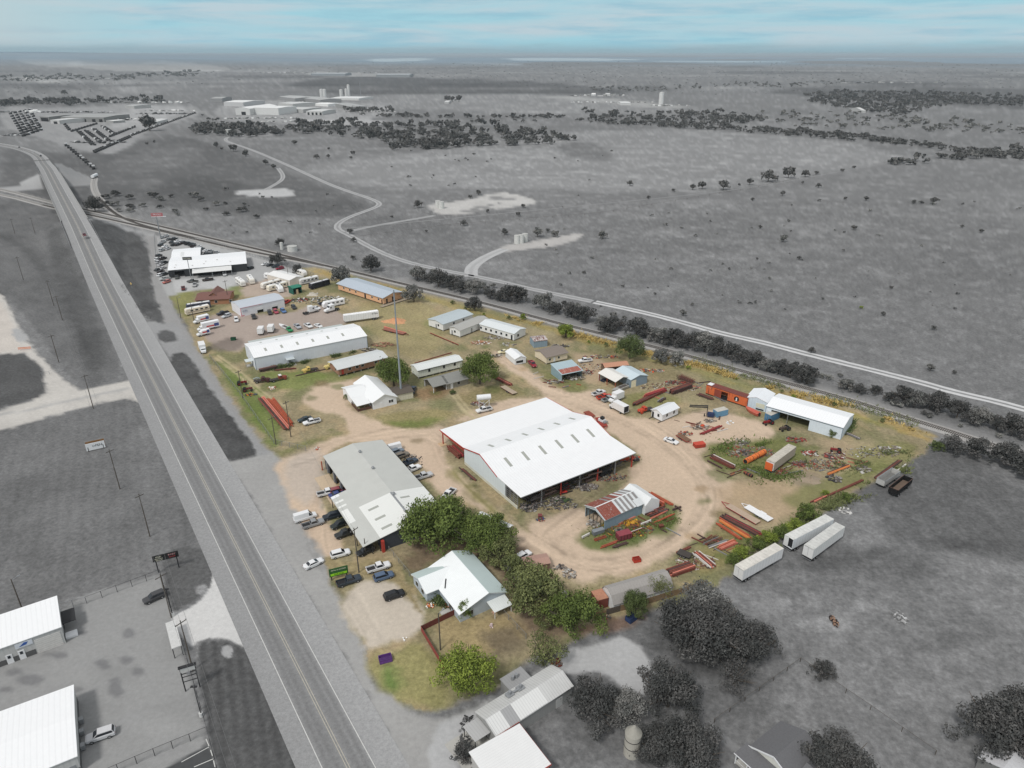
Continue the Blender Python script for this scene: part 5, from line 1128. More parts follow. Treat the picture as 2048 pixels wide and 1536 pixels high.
def vehicle(name,kind,col,a,b,label,cat='car',group=None,lod=0,scale=1.0,z=0.0,flat=False,gloss=True):
    """a: rear, b: front of the vehicle in the survey photograph"""
    A,B=P(*a,z),P(*b,z);d=B-A;c=(A+B)/2;hd=math.atan2(d.y,d.x)
    r=empty(name,c,hd,label,cat,group);r.scale=(scale,)*3
    vm=vmesh(kind);pm=paint(col,gloss)
    for k,me in vm.items():
        if k.startswith('_'):
            if lod and k in('_head','_tail'):continue
            for p in me[1]:
                o=link(me[0].name.split('.')[0],me[0],r,p)
        else:
            if lod and k=='bed_floor' and False:continue
            o=link(k,me,r)
            if k=='body':o.material_slots[0].link='OBJECT';o.material_slots[0].material=pm
    return r
WH,SV,BK,GY_,RD,BL=(236,237,238),(176,178,180),(34,36,40),(96,98,100),(150,40,40),(62,86,112)
VL=[
 ('pickup','pickup',WH,(634,994),(676,984),'white pickup backed out of the bay beside the red and blue cars'),
 ('hatchback','suv',(150,76,84),(664,988),(690,982),'red car nosed into the workshop bay beside the white pickup'),
 ('sedan','sedan',(60,74,130),(659,997),(692,987),'dark blue car partly under the white canopy corner of the workshop'),
 ('delivery_van','van',WH,(588,1046),(634,1032),'tall white cargo van parked beside the silver pickup by the highway'),
 ('pickup','pickup',(150,152,154),(605,1058),(648,1045),'silver grey pickup with dark bed cover beside the white cargo van'),
 ('sedan','sedan',WH,(608,1140),(647,1122),'white sedan alone on the gravel nearest the highway'),
 ('suv','suv',WH,(664,1116),(698,1107),'small boxy white suv parked beyond the white sedan'),
 ('pickup','pickup',WH,(734,1146),(780,1132),'white crew cab pickup above the steel blue crossover'),
 ('crossover','suv',(84,104,130),(751,1162),(784,1152),'steel blue crossover parked just below the white crew cab pickup'),
 ('pickup','pickup',(52,62,72),(674,1174),(722,1158),'dark blue grey pickup beside the green and black sign'),
 ('suv','suv',BK,(769,1201),(808,1188),'black suv alone on the gravel in front of the farmhouse'),
 ('pickup','pickup',WH,(644,842),(604,852),'white crew cab pickup with black bed cover on the dirt left of the white house','x'),
 ('sedan','sedan',(44,60,64),(622,838),(598,845),'dark green sedan right behind the white pickup left of the white house'),
 ('pickup','pickup',WH,(990,818),(946,828),'white pickup beside the raised white tank north of the warehouse'),
 ('pickup','pickup',(196,198,200),(833,960),(860,952),'silver pickup nearest the tree behind the workshop'),
 ('pickup','pickup',WH,(815,946),(834,938),'white two door pickup in the row behind the workshop'),
 ('pickup','pickup',(48,62,78),(804,934),(832,923),'dark blue pickup in the row behind the workshop'),
 ('suv','suv',(120,112,100),(794,918),(814,911),'tan car squeezed in the row behind the workshop'),
 ('suv','suv',(120,132,144),(783,911),(804,903),'blue grey car second from the far end behind the workshop'),
 ('minivan','van',WH,(794,900),(774,905),'white passenger van at the far end of the row behind the workshop'),
 ('pickup','pickup',WH,(906,984),(888,1001),'white pickup with empty black bed above the big green tree'),
 ('suv','suv',(30,40,50),(672,1034),(656,1038),'dark blue car peeping out from the canopy highest in its row'),
 ('suv','suv',(36,44,42),(690,1048),(668,1058),'dark green off roader under the canopy edge'),
 ('pickup','pickup',(44,46,46),(704,1066),(680,1075),'black flatbed truck under the canopy edge'),
 ('suv','suv',BK,(745,1100),(718,1112),'black car under the near corner of the canopy'),
 ('suv','suv',(240,240,240),(1036,1122),(1056,1110),'silver car half hidden by the trees on the yard lane'),
 ('sedan','sedan',WH,(1328,880),(1356,890),'white sedan parked beside the red frame in the yard'),
 ('pickup','pickup',(150,34,50),(1058,723),(1072,739),'dark red pickup beside the tiny white shed'),
 ('pickup','pickup',WH,(1186,722),(1154,726),'white flatbed pickup on the dirt behind the cream house'),
 ('pickup','pickup',(226,227,228),(1182,794),(1212,784),'white crew cab pickup first in the row below the carport'),
 ('pickup','pickup',(206,72,50),(1194,800),(1222,794),'orange red and white pickup in the row below the carport'),
 ('pickup','pickup',(150,160,160),(1202,806),(1232,796),'dull green grey pickup below the orange red one'),
 ('suv','suv',(176,180,178),(1226,799),(1246,790),'old grey suv farthest right in the row below the carport'),
 ('sedan','sedan',(236,226,186),(1018,704),(996,708),'cream old car in the grass before the rightmost mobile home'),
 ('suv','suv',(70,70,72),(325,1192),(294,1206),'dark grey suv by the gate of the grey gravel lot'),
 ('crossover','suv',(208,208,210),(229,1466),(176,1484),'light silver crossover with dark sunroof on the grey lot at lower left'),
 ('hatchback','suv',(112,42,48),(167,468),(172,476),'dark red car driving on the highway near the bridge'),
 ('pickup','pickup',(210,211,212),(447,541),(452,560),'white dark roofed car parked alone at the right end of the dealer forecourt','y'),
 ('pickup','pickup',(176,176,176),(392,566),(388,578),'white pickup facing the brick house on the dealer forecourt','y'),
 ('pickup','pickup',(104,44,44),(366,573),(368,585),'dark red pickup on the dealer forecourt nearest the frontage road','y'),
 ('pickup','pickup',(70,70,68),(397,565),(374,565),'grey pickup parked along the dealer forecourt','y'),
 ('pickup','pickup',(60,50,46),(428,560),(404,563),'brown pickup under the dealer canopy','y'),
 ('pickup','pickup',(86,88,84),(353,550),(355,563),'truck with white camper top at the dealer service door','y'),
 ('suv','suv',(186,110,100),(342,563),(325,569),'faded red car at the corner of the dealer forecourt','y'),
 ('pickup','pickup',(180,182,180),(340,558),(320,562),'silver green pickup behind the faded red car','y'),
 ('pickup','pickup',(20,22,24),(505,537),(493,541),'black pickup at the right end wall of the dealership','y'),
 ('sedan','sedan',WH,(537,528),(523,532),'white sedan first of four by the dealer back fence','y'),
 ('sedan','sedan',BK,(548,530),(532,534),'black sedan second of four by the dealer back fence','y'),
 ('sedan','suv',(56,66,72),(560,533),(542,537),'dark grey car third of four by the dealer back fence','y'),
 ('sedan','suv',(140,30,56),(570,537),(550,541),'crimson car fourth of four by the dealer back fence','y'),
 ('pickup','pickup',(40,42,52),(458,626),(434,632),'black pickup by the left wall of the white repair shop','y'),
 ('suv','suv',(200,204,208),(461,632),(446,637),'police style white and black car beside the repair shop','y'),
 ('hatchback','suv',WH,(472,636),(474,648),'small white car before the repair shop corner sign','y'),
 ('tow_truck','pickup',(60,60,60),(504,626),(512,646),'dark grey truck parked before the repair shop doors','y'),
 ('suv','suv',(60,60,64),(537,622),(543,634),'black car first in the row right of the repair doors','y'),
 ('hatchback','suv',(176,80,96),(547,620),(557,632),'white and red sports car in the row right of the repair doors','y'),
 ('suv','suv',(96,130,178),(560,618),(574,631),'blue and white van in the row right of the repair doors','y'),
 ('pickup','pickup',WH,(612,651),(622,657),'white old pickup behind the white warehouse next to the grey lean-to','y'),
 ('sedan','sedan',WH,(632,652),(642,656),'white sedan right of the white old pickup behind the warehouse','y'),
 ('pickup','pickup',(186,190,196),(589,650),(602,661),'silver pickup beside the bright green car behind the warehouse','y'),
 ('pickup','pickup',(40,150,92),(570,655),(586,668),'bright green pickup between the boat and the silver pickup','y'),
 ('sedan','sedan',WH,(626,616),(640,620),'white car half hidden behind the two semi tractors','y'),
 ('pickup','pickup',(40,44,66),(640,610),(658,612),'dark blue pickup behind the two semi tractors','y'),
 ('suv','suv',(60,62,66),(584,612),(592,622),'dark car among the scrap behind the repair shop row','y'),
 ('pickup','pickup',(200,52,44),(578,604),(566,610),'bright red car wreck at the edge of the scrap by the repair shop','y'),
 ('pickup','pickup',(60,74,90),(824,788),(828,778),'blue white truck behind the cream shed','y'),
]
for v in VL:
    nm,kd,col,a,b,lab=v[:6]
    vehicle(nm,kd,col,a,b,lab,{'pickup':'pickup','delivery_van':'van','minivan':'van','suv':'suv','tow_truck':'truck'}.get(nm,'car'),lod=1 if len(v)>6 and v[6]=='y' else 0,z=7.0 if 'highway near the bridge' in lab else 0)
# rows of stock cars round the dealership
random.seed(21);cols=[WH,WH,SV,BK,GY_,(60,62,64),(206,206,208),(50,40,40)]
rows=[([(326,476),(332,474),(338,480),(344,486),(326,486),(322,492),(330,494),(336,499),(324,502)],8,'stock cars in the upper left corner of the dealer lot'),
        ([(348,480),(355,484),(362,487),(356,491),(349,491)],-12,'stock cars behind the dealership by the track fence'),
        ([(388,494),(396,496),(404,500),(392,501),(402,505),(411,503),(420,505),(413,509),(424,510),(432,508),(440,511),(448,512),(456,511)],10,'stock cars between the dealership and the back fence'),
        ([(316,520),(326,519),(318,526),(330,527),(322,531),(316,541),(326,538),(322,545),(330,550),(322,552),(318,513)],4,'stock cars in the column left of the dealership'),
        ([(368,487),(376,489),(384,491)],0,'dark stock cars behind the dealership roof')]
for lst,ang_,grp in rows:
    for i,(x,y)in enumerate(lst):
        c=random.choice(cols);kd=random.choice(('suv','sedan','pickup'))
        nmc={WH:'white',SV:'silver',BK:'black',GY_:'grey',(60,62,64):'dark grey',(206,206,208):'light grey',(50,40,40):'dark brown'}[c]
        dx=5.5;t=R(ang_)
        vehicle('stock_car',kd,c,(x-dx*math.cos(t),y+2+dx*.3*math.sin(t)),(x+dx*math.cos(t),y-2-dx*.3*math.sin(t)),'%s %s, %s'%(nmc,kd,grp),'car',grp,lod=1)
# larger vehicles -------------------------------------------------------
def root3(name,a,b,label,cat,z=0,group=None):
    A,B=P(*a,z),P(*b,z);d=B-A;return empty(name,A,math.atan2(d.y,d.x),label,cat,group),d.length
def wheels(r,xs,hw,rad=.5,dual=False):
    wb=MB();t=.28 if not dual else .5;wb.tube((0,-t/2,0),(0,t/2,0),rad,14);wb.cur=1;wb.tube((0,-t/2-.02,0),(0,t/2+.02,0),rad*.5,10);me=wb.mesh('wheel',[TYRE,RIM])
    for x in xs:
        for s in(-1,1):link('wheel',me,r,(x,s*(hw-t/2),rad))
def box_trailer(a,b,label,col,roof,open_=False,L=None,text_=None,h=2.85,refr=None,doors=True):
    """a = rear end, b = front end at the ground"""
    r,Lm=root3('box_trailer',a,b,label,'trailer');L=L or Lm;z0=1.15;hw=1.28
    sm=mat('trailer_side_%d%d%d'%col,rgb(*col),rough=.5,var=.07,scale=.8,seam=(0,1.1,0,.10))
    bb=MB();bb.box(0,L,-hw,-hw+.06,z0,z0+h);bb.box(0,L,hw-.06,hw,z0,z0+h);bb.box(L-.06,L,-hw,hw,z0,z0+h);bb.box(0,L,-hw+.06,hw-.06,z0,z0+.1);bb.build('body',sm,r)
    part(r,'roof',mat('trailer_roof_%d'%roof[0],rgb(*roof),rough=.7,var=.22,scale=.6,seam=(0,1.2,0,.07)),(-.01,L+.01,-hw-.01,hw+.01,z0+h,z0+h+.05))
    dm=mat('trailer_door',rgb(222,222,220),rough=.5,var=.05)
    if open_:part(r,'door',dm,(-.05,0,-.02,hw-.03,z0,z0+h-.05));part(r,'dark_inside',DARKIN,(.3,.35,-hw+.1,hw-.1,z0+.1,z0+h-.1))
    else:
        for s in(-1,1):part(r,'door',dm,(-.05,0,.03 if s>0 else-hw+.03,hw-.03 if s>0 else-.03,z0+.08,z0+h-.1))
    part(r,'chassis',BLACK,(0,L,-.5,-.35,z0-.35,z0),(0,L,.35,.5,z0-.35,z0),(-.05,.1,-hw,hw,z0-.2,z0));part(r,'rear_bumper',GREYM,(0,.1,-hw+.1,hw-.1,.5,.62));part(r,'landing_leg',GREYM,(L-2.6,L-2.45,-.9,-.75,0,z0),(L-2.6,L-2.45,.75,.9,0,z0))
    wheels(r,(1.4,2.6),hw,dual=True)
    if text_:text(r,text_,1.0,(1.9,-hw-.03,z0+h-.9),(R(90),0,0),BLACK)
    return r,L
box_trailer((1474,1163),(1553,1118),'white semi trailer parked lowest left, against the green hedge outside the yard',(226,226,226),(208,204,196),L=14.6)
box_trailer((1573,1101),(1655,1058),'white semi trailer with its right rear door open beside the hedge',(222,226,228),(206,206,202),open_=True,L=16)
box_trailer((1612,1121),(1681,1070),'white semi trailer farthest right of the three outside the yard',(224,224,222),(196,196,192),L=14.6)
box_trailer((1537,946),(1594,903),'tan grey box trailer with orange front among scrap in the grass',(176,166,152),(190,184,172),L=13.5)
rt,_=root3('orange_trailer_panel',(1535.5,947),(1594,903),'orange end panel of the tan grey box trailer','panel');part(rt,'panel',paint((226,110,60)),(-.2,-.06,-1.15,1.15,1.3,3.7))
r,L=box_trailer((757,637),(693,646),'long clean white box trailer with dark lettering below the tan bunkhouse',(236,237,238),(238,238,238),L=16,text_=None)
text(r,'XTRA',1.1,(1.9,1.31,3.1),(R(90),0,R(180)),BLACK)
def open_trailer(a,b,label,col,inside,L=10.0):
    r,Lm=root3('dump_trailer',a,b,label,'trailer');m=paint(col,False);z0=1.0;hw=1.25
    bb=MB();bb.box(0,L,-hw,-hw+.1,z0,z0+1.6);bb.box(0,L,hw-.1,hw,z0,z0+1.6);bb.box(0,.1,-hw,hw,z0,z0+1.6);bb.box(L-.1,L,-hw,hw,z0,z0+1.6);bb.build('tub',m,r)
    part(r,'floor',mat('tub_floor_%d'%inside[0],rgb(*inside),rough=.9,var=.2),(.1,L-.1,-hw+.1,hw-.1,z0,z0+.06));part(r,'rim',GREYM if col[0]>60 else mat('rim_brown',rgb(96,74,66)),(0,L,-hw-.05,-hw+.08,z0+1.6,z0+1.68),(0,L,hw-.08,hw+.05,z0+1.6,z0+1.68),(0,.1,-hw,hw,z0+1.6,z0+1.68))
    part(r,'chassis',BLACK,(0,L,-.5,.5,z0-.35,z0-.01));wheels(r,(1.2,2.4),hw,dual=True);wheels(r,(L-2,),hw)
open_trailer((1758,975),(1802,945),'grey open dump trailer left of the black one at the corner of the field',(190,190,186),(120,120,118),9)
open_trailer((1783,993),(1826,958),'black open dump trailer with rusty inside right of the grey one',(36,34,34),(112,96,84),9.5)
def coach(name,kind,a,b,label,col,roofc=(232,232,230),L=10,hw=1.25,h=3.2,stripe=None,bus=True):
    """motorhomes and travel trailers: a rear, b front"""
    r,Lm=root3(name,a,b,label,kind);z0=.55
    m=mat('coach_%d_%d_%d'%col,rgb(*col),rough=.35,var=.03);b_=MB()
    fr=.5 if bus else .9
    secs=[]
    def rg(x,zb,zt,w=hw):return[(x,-w,zb),(x,-w,zt-.2),(x,-w+.25,zt),(x,w-.25,zt),(x,w,zt-.2),(x,w,zb)]
    loft(b_,[rg(0,z0,h-.1,hw*.97),rg(.15,z0,h),rg(L-fr,z0,h),rg(L-.1,z0,h-.9 if not bus else h-.5),rg(L,z0+.05,1.6,hw*.95)]);b_.build('body',m,r)
    part(r,'roof_panel',mat('coach_roof_%d'%roofc[0],rgb(*roofc),rough=.6,var=.05),(.3,L-fr-.2,-hw+.3,hw-.3,h,h+.03))
    n=max(2,int(L/2.6))
    for s in(-1,1):
        for k in range(n):
            x=.9+k*(L-2.0)/n;w_=(L-2.0)/n*.55;part(r,'window',GLASS,(x,x+w_,s*hw-.02 if s>0 else-hw-.02,s*hw+.02,1.75,2.45))
    if bus:g=MB();g.quad((L-.05,-hw*.9,1.7),(L-.05,hw*.9,1.7),(L-fr+.12,hw*.85,h-.35),(L-fr+.12,-hw*.85,h-.35));g.v=[(x+.06,y,z)for x,y,z in g.v];g.build('windscreen',GLASS,r)
    if stripe:
        sm=paint(stripe)
        for s in(-1,1):part(r,'stripe',sm,(.2,L-.8,s*(hw+.005)-.015,s*(hw+.005)+.015,1.2,1.55))
    for k in range(2):part(r,'roof_vent',mat('vent_white',rgb(206,206,204))if k else GREYM,(L*(.3+.35*k),L*(.3+.35*k)+.8,-.35,.35,h+.03,h+.3))
    wheels(r,(L*.22,L*.22+.9)if not bus else(L*.25,L*.85),hw,.4)
    return r
CR=(232,226,210)
coach('motorhome','motorhome',(476,565),(492,577),'white motorhome leftmost in the rv row behind the green lawn',(230,228,224),L=10)
coach('motorhome','motorhome',(499,560),(510,575),'white motorhome with dark windscreen second in the rv row',(228,224,214),L=10)
coach('travel_trailer','camper',(549,562),(526,553),'white fifth wheel camper behind the rv row beside the garage',(234,234,234),bus=False,L=9)
coach('motorhome','motorhome',(560,569),(520,580),'white motorhome parked crosswise with tan trim behind the cream one',(228,224,216),L=11,stripe=(170,160,150))
coach('motorhome','motorhome',(573,574),(538,583),'cream motorhome parked crosswise nearest the white repair shop roof',CR,L=11,stripe=(196,180,150))
coach('travel_trailer','camper',(555,578),(574,596),'white camper trailer beside the green hut',(234,234,234),bus=False,L=8)
coach('motorhome','motorhome',(636,562),(596,571),'white motorhome just above the black one',(226,226,226),L=11,stripe=(120,130,150))
coach('travel_trailer','camper',(593,547),(620,556),'white camper trailer behind the white rv garage',(234,232,230),bus=False,L=9)
coach('motorhome','motorhome',(658,569),(618,580),'black motorhome with pale roof parked on the grass edge',(44,46,56),(206,206,208),L=12)
coach('travel_trailer','camper',(688,608),(650,616),'large white fifth wheel camper beside the semi tractors',(234,234,236),bus=False,L=11)
coach('motorhome','motorhome',(422,614),(376,621),'black and white motorhome on the lawn before the brick house',(72,76,90),(222,222,222),L=11)
coach('motorhome','motorhome',(419,621),(376,630),'cream swirled motorhome on the lawn in front of the black and white one',(226,214,196),L=11,stripe=(176,160,140))
def rental(a,b,label,L,h=3.2):
    r,Lm=root3('box_truck',a,b,label,'truck');part(r,'box',mat('box_white',rgb(236,236,238),rough=.4,var=.03),(0,L-2.0,-1.15,1.15,.9,h));
    for s in(-1,1):part(r,'red_stripe',paint((206,60,60)),(L*.25,L*.6,s*1.16-.01,s*1.16+.01,1.5,2.1));part(r,'blue_stripe',paint((70,84,140)),(.3,L*.25,s*1.16-.01,s*1.16+.01,1.3,2.7))
    c=MB();loft(c,[ring(L-2.0,1.0,.5,2.1),ring(L-1.3,1.0,.5,2.1),ring(L-.9,.98,.5,1.35),ring(L,.9,.55,1.1)]);c.build('cab',paint(WH),r);part(r,'windscreen',GLASS,(L-1.12,L-1.0,-.85,.85,1.4,1.95));wheels(r,(L*.22,L-1.0),1.1,.42)
rental((418,641),(390,648),'white and red box truck farthest of the rental trucks by the frontage road',7)
rental((439,654),(392,664),'largest white rental truck with red stripe and blue graphics by the frontage road',9.5,3.6)
rental((420,668),(402,672),'small white cargo trailer with red stripe below the largest rental truck',5.5,2.6)
def boxtruck(a,b,label,L=7.6,open_=False):
    r,Lm=root3('box_truck',a,b,label,'truck');b_=MB();z1=3.3
    b_.box(0,L-2,-1.2,-1.14,1,z1);b_.box(0,L-2,1.14,1.2,1,z1);b_.box(0,L-2,-1.2,1.2,z1,z1+.06);b_.box(L-2.06,L-2,-1.2,1.2,1,z1);b_.box(0,L-2,-1.2,1.2,.95,1.0)
    b_.build('box',mat('box_grey_white',rgb(226,226,226),rough=.5,var=.05),r);part(r,'dark_inside',DARKIN,(.05,.1,-1.1,1.1,1.05,z1-.1))if open_ else part(r,'rear_door',WHITE,(-.05,0,-1.1,1.1,1.05,z1-.05))
    c=MB();loft(c,[ring(L-2.0,1.0,.5,2.2),ring(L-1.2,1.0,.5,2.2),ring(L-.8,.98,.5,1.4),ring(L,.9,.55,1.2)]);c.build('cab',paint(WH),r);part(r,'windscreen',GLASS,(L-1.02,L-.9,-.85,.85,1.45,2.0));wheels(r,(L*.25,L-1.0),1.15,.45)
boxtruck((1252,830),(1220,813),'white box truck with open back beside the red truck cab',open_=True)
boxtruck((1243,797),(1221,806),'small white and pink box truck beside the old grey suv',6)
boxtruck((404,697),(412,716),'white service truck with box body on the frontage road',7)
boxtruck((521,672),(527,660),'white box lorry left of a twin behind the warehouse',6);boxtruck((541,668),(547,657),'white box lorry right of its twin behind the warehouse',6)
def tractor(a,b,label,L=8.0):
    r,Lm=root3('semi_tractor',a,b,label,'truck');c=MB();pm=paint(WH)
    loft(c,[ring(3.0,1.15,.9,3.7),ring(5.2,1.15,.9,3.6),ring(5.8,1.12,.9,2.6),ring(6.0,1.0,.9,2.0),ring(7.6,.9,.8,1.75),ring(8.0,.8,.8,1.4)]);c.build('cab',pm,r)
    w_=MB();w_.quad((5.28,-.95,3.3),(5.28,.95,3.3),(5.92,.92,2.45),(5.92,-.92,2.45));w_.v=[(x+.06,y,z+.04)for x,y,z in w_.v];w_.build('windscreen',GLASS,r)
    for s in(-1,1):part(r,'side_window',GLASS,(4.7,5.4,s*1.16-.02,s*1.16+.02,2.1,2.8))
    part(r,'chassis',BLACK,(0,7,-.45,.45,.7,.95));wheels(r,(.9,2.2),1.2,.5,True);wheels(r,(7.0,),1.15,.5)
tractor((606,630),(643,621),'white semi tractor facing right with its bare chassis to the left')
tractor((678,619),(643,629),'white semi tractor facing left nose to nose with its twin')
def oldtruck(a,b,label,col,L=6.5,bed=True,roof=None):
    r,Lm=root3('old_truck',a,b,label,'truck');c=MB();pm=paint(col,False)
    loft(c,[ring(L-3.1,.9,.8,2.1,.2),ring(L-2.0,.9,.8,2.1,.2),ring(L-1.8,.85,.8,1.5,.2),ring(L-.2,.5,.8,1.35,.2),ring(L,.45,.8,1.2,.2)]);c.build('cab',pm,r)
    if roof:part(r,'roof',paint(roof),(L-3.05,L-2.0,-.8,.8,2.1,2.16))
    for s in(-1,1):
        f=MB();f.tube((L-.9,s*.7,.75),(L-.9,s*1.05,.75),.55,12);f.build('fender',pm,r);part(r,'window',GLASS,(L-2.8,L-2.15,s*.91-.02,s*.91+.01,1.5,1.95));part(r,'headlight',RIM,(L-.1,L+.05,s*.62-.12,s*.62+.12,1.0,1.2))
    part(r,'windscreen',GLASS,(L-1.98,L-1.9,-.7,.7,1.55,2.0))
    part(r,'chassis',mat('chassis_dark',rgb(66,60,58),rough=.9,var=.2),(0,L-2,-.4,.4,.6,.8),(0,L-3.2,-.9,.9,.82,.95));wheels(r,(1.2,L-.9),1.0,.48)
oldtruck((540,765),(574,757),'rusty red old truck with white cab roof on the grass below the white warehouse',(158,74,58),6.5,roof=(226,226,226))
oldtruck((508,766),(540,763),'dark rusty truck wreck with boom left of the red old truck',(84,52,50),6)
oldtruck((636,740),(606,746),'bright yellow old truck in front of the white warehouse',(222,190,96),6.2)
oldtruck((676,734),(654,738),'pale yellow old truck nose peeping from behind the brown cabin',(226,204,120),5.5)
oldtruck((1304,820),(1274,828),'bright red orange old semi cab left of the white hut',(214,74,44),6.0)
def farmtractor(x,y,rz,label,col,s=1.0,name='farm_tractor'):
    r=empty(name,P(x,y),R(rz),label,'tractor');r.scale=(s,)*3;m=paint(col,False)
    b=MB();b.box(.2,2.4,-.35,.35,.8,1.4);b.box(-.8,.3,-.3,.3,.7,1.1);b.build('body',m,r);part(r,'seat',BLACK,(-.7,-.3,-.25,.25,1.1,1.5));part(r,'exhaust',BLACK,(1.6,1.7,-.05,.05,1.4,2.2));s_=MB();s_.beam((.2,0,1.1),(-.1,0,1.7),.06);s_.build('steering_column',BLACK,r)
    wb=MB();wb.tube((0,-.2,0),(0,.2,0),.75,14);wb.cur=1;wb.tube((0,-.21,0),(0,.21,0),.35,10);me=wb.mesh('rear_wheel',[TYRE,m])
    for q in(-1,1):link('rear_wheel',me,r,(-.4,q*.75,.75))
    wb=MB();wb.tube((0,-.12,0),(0,.12,0),.42,12);me=wb.mesh('front_wheel',TYRE)
    for q in(-1,1):link('front_wheel',me,r,(2.0,q*.65,.42))
farmtractor(1539,848,200,'small red tractor at the left end of the open shed front',(150,34,36))
farmtractor(1572,860,200,'dull brown tractor out on the dirt before the open shed',(96,80,70))
farmtractor(481,770,20,'dark red tractor farthest up on the roadside grass',(130,36,34))
farmtractor(492,783,20,'dark rust red tractor just below the first one on the roadside grass',(110,44,44))
farmtractor(1675,905,160,'red farm implement tractor in the weeds right of the box trailer',(150,50,48),.9)
# boxcar
def boxcar():
    r,Lm=root3('railway_boxcar',(1411,788),(1482,812),'orange red railway boxcar with open side door and round white emblem','boxcar');L=16.0;z0=.5;h=3.2;om=mat('boxcar_orange',rgb(206,106,62),rough=.8,var=.14,rust=(rgb(128,66,52),.60,1.2,2))
    b=MB();wallboxes(b,'x',-.1,0,0,L,z0,z0+h,[(6.0,8.6,z0,z0+2.7)]);b.box(0,L,2.8,2.9,z0,z0+h);b.box(0,.1,0,2.8,z0,z0+h);b.box(L-.1,L,0,2.8,z0,z0+h);b.build('body',om,r)
    part(r,'sliding_door',mat('boxcar_dark',rgb(142,70,56),rough=.85,var=.15),(3.4,5.9,-.18,-.1,z0+.1,z0+2.8));part(r,'roof',mat('boxcar_roof',rgb(120,66,58),rough=.9,var=.2,seam=(0,1.0,0,.3)),(-.1,L+.1,-.2,3.0,z0+h,z0+h+.15));part(r,'end_panel',mat('boxcar_end',rgb(112,54,46),var=.2),(L,L+.05,.05,2.75,z0+.1,z0+h))
    part(r,'roof_patch',WHITE,(.1,1.9,.2,2.4,z0+h+.15,z0+h+.22));part(r,'underframe',BLACK,(0,L,.2,2.6,.05,z0))
    d=MB();d.tube((12.0,-.13,2.1),(12.0,-.16,2.1),.95,24);d.build('emblem_disc',mat('emblem_black',rgb(40,34,34)),r)
    e=MB();e.tube((12.0,-.165,2.35),(12.0,-.19,2.35),.28,14);e.box(11.8,12.2,-.19,-.165,1.5,2.1);e.box(11.6,12.4,-.19,-.165,1.4,1.6);e.build('emblem',WHITE,r)
    text(r,'I C',.7,(1.7,-.13,3.0),(R(90),0,0),mat('letter_cream',rgb(220,190,170)))
boxcar()
def container(a,b,label,col,L=5,w=2.4,h=2.5,roofc=None,name='shipping_container'):
    r,Lm=root3(name,a,b,label,'container');part(r,'body',mat('cont_%d_%d'%(col[0],col[2]),rgb(*col),rough=.8,var=.12,seam=(0,.3,0,.15),rust=(rgb(190,190,186),.66,2.0,2)),(0,L,0,w,.1,h));part(r,'roof',mat('cont_roof_%d'%col[0],rgb(*(roofc or(190,186,176))),rough=.9,var=.15),(-.02,L+.02,-.02,w+.02,h,h+.05))
    part(r,'door_bar',GREYM,(-.06,-.01,w*.3,w*.33,.2,h-.1),(-.06,-.01,w*.66,w*.69,.2,h-.1))
container((1434,836),(1462,829),'pale blue steel container with grey top beside the black loader',(104,148,178),4.6,2.4,2.3)
container((1540,845),(1556,838),'blue container standing inside the long open shed',(74,120,154),5,2.4,2.6)
# boats, dumpsters, small equipment
def hull(b,L,w,h):
    loft(b,[[(0,-w,h),(0,-w*.7,.2),(0,w*.7,.2),(0,w,h)],[(L*.55,-w,h),(L*.55,-w*.7,.2),(L*.55,w*.7,.2),(L*.55,w,h)],[(L*.85,-w*.6,h*1.1),(L*.85,-w*.3,.35),(L*.85,w*.3,.35),(L*.85,w*.6,h*1.1)],[(L,-.05,h*1.2),(L,-.03,h*.9),(L,.03,h*.9),(L,.05,h*1.2)]])
def boat(a,b,label,col,L=6,deck=None):
    r,Lm=root3('boat',a,b,label,'boat');m=MB();hull(m,L,1.1,1.2);m.build('hull',paint(col),r);part(r,'cockpit',mat('cockpit_%d'%(deck or(60,))[0],rgb(*(deck or(90,84,80)))),(.4,L*.55,-.75,.75,1.15,1.24));part(r,'outboard',BLACK,(-.4,0,-.2,.2,.4,1.5))
boat((576,660),(562,654),'white motor boat with pointed bow behind the white warehouse',WH,7)
boat((1517,833),(1496,822),'upturned red boat on the grass before the metal garage',(206,104,84),6,(196,96,80));boat((1254,775),(1228,785),'long pale boat parked under the white carport edge',(176,176,172),8)
def skip(x,y,rz,label,col,w=2.0,d=1.4,h=1.2,name='dumpster'):
    r=empty(name,P(x,y),R(rz),label,'dumpster');b=MB();b.box(-w/2,w/2,-d/2,-d/2+.06,0,h);b.box(-w/2,w/2,d/2-.06,d/2,0,h);b.box(-w/2,-w/2+.06,-d/2,d/2,0,h);b.box(w/2-.06,w/2,-d/2,d/2,0,h);b.box(-w/2,w/2,-d/2,d/2,0,.08);b.build('tub',paint(col,False),r);part(r,'lid',paint(tuple(int(c*.7)for c in col),False),(-w/2-.03,w/2+.03,-d/2-.03,.1,h,h+.05))
skip(467,680,10,'dark green dumpster on the dirt behind the white warehouse',(36,90,62));skip(771,1320,20,'purple bin on the grass near the highway at lower centre',(112,62,152),2.6,1.8,.8,'purple_bin')
skip(1273,1122,15,'bright red steel crate on the grassy island edge',(206,60,40),1.8,1.4,.9,'steel_crate');skip(1262,1240,40,'dark blue bin by the wooden gate behind the gambrel store',(50,72,120),2.2,1.6,1.2)
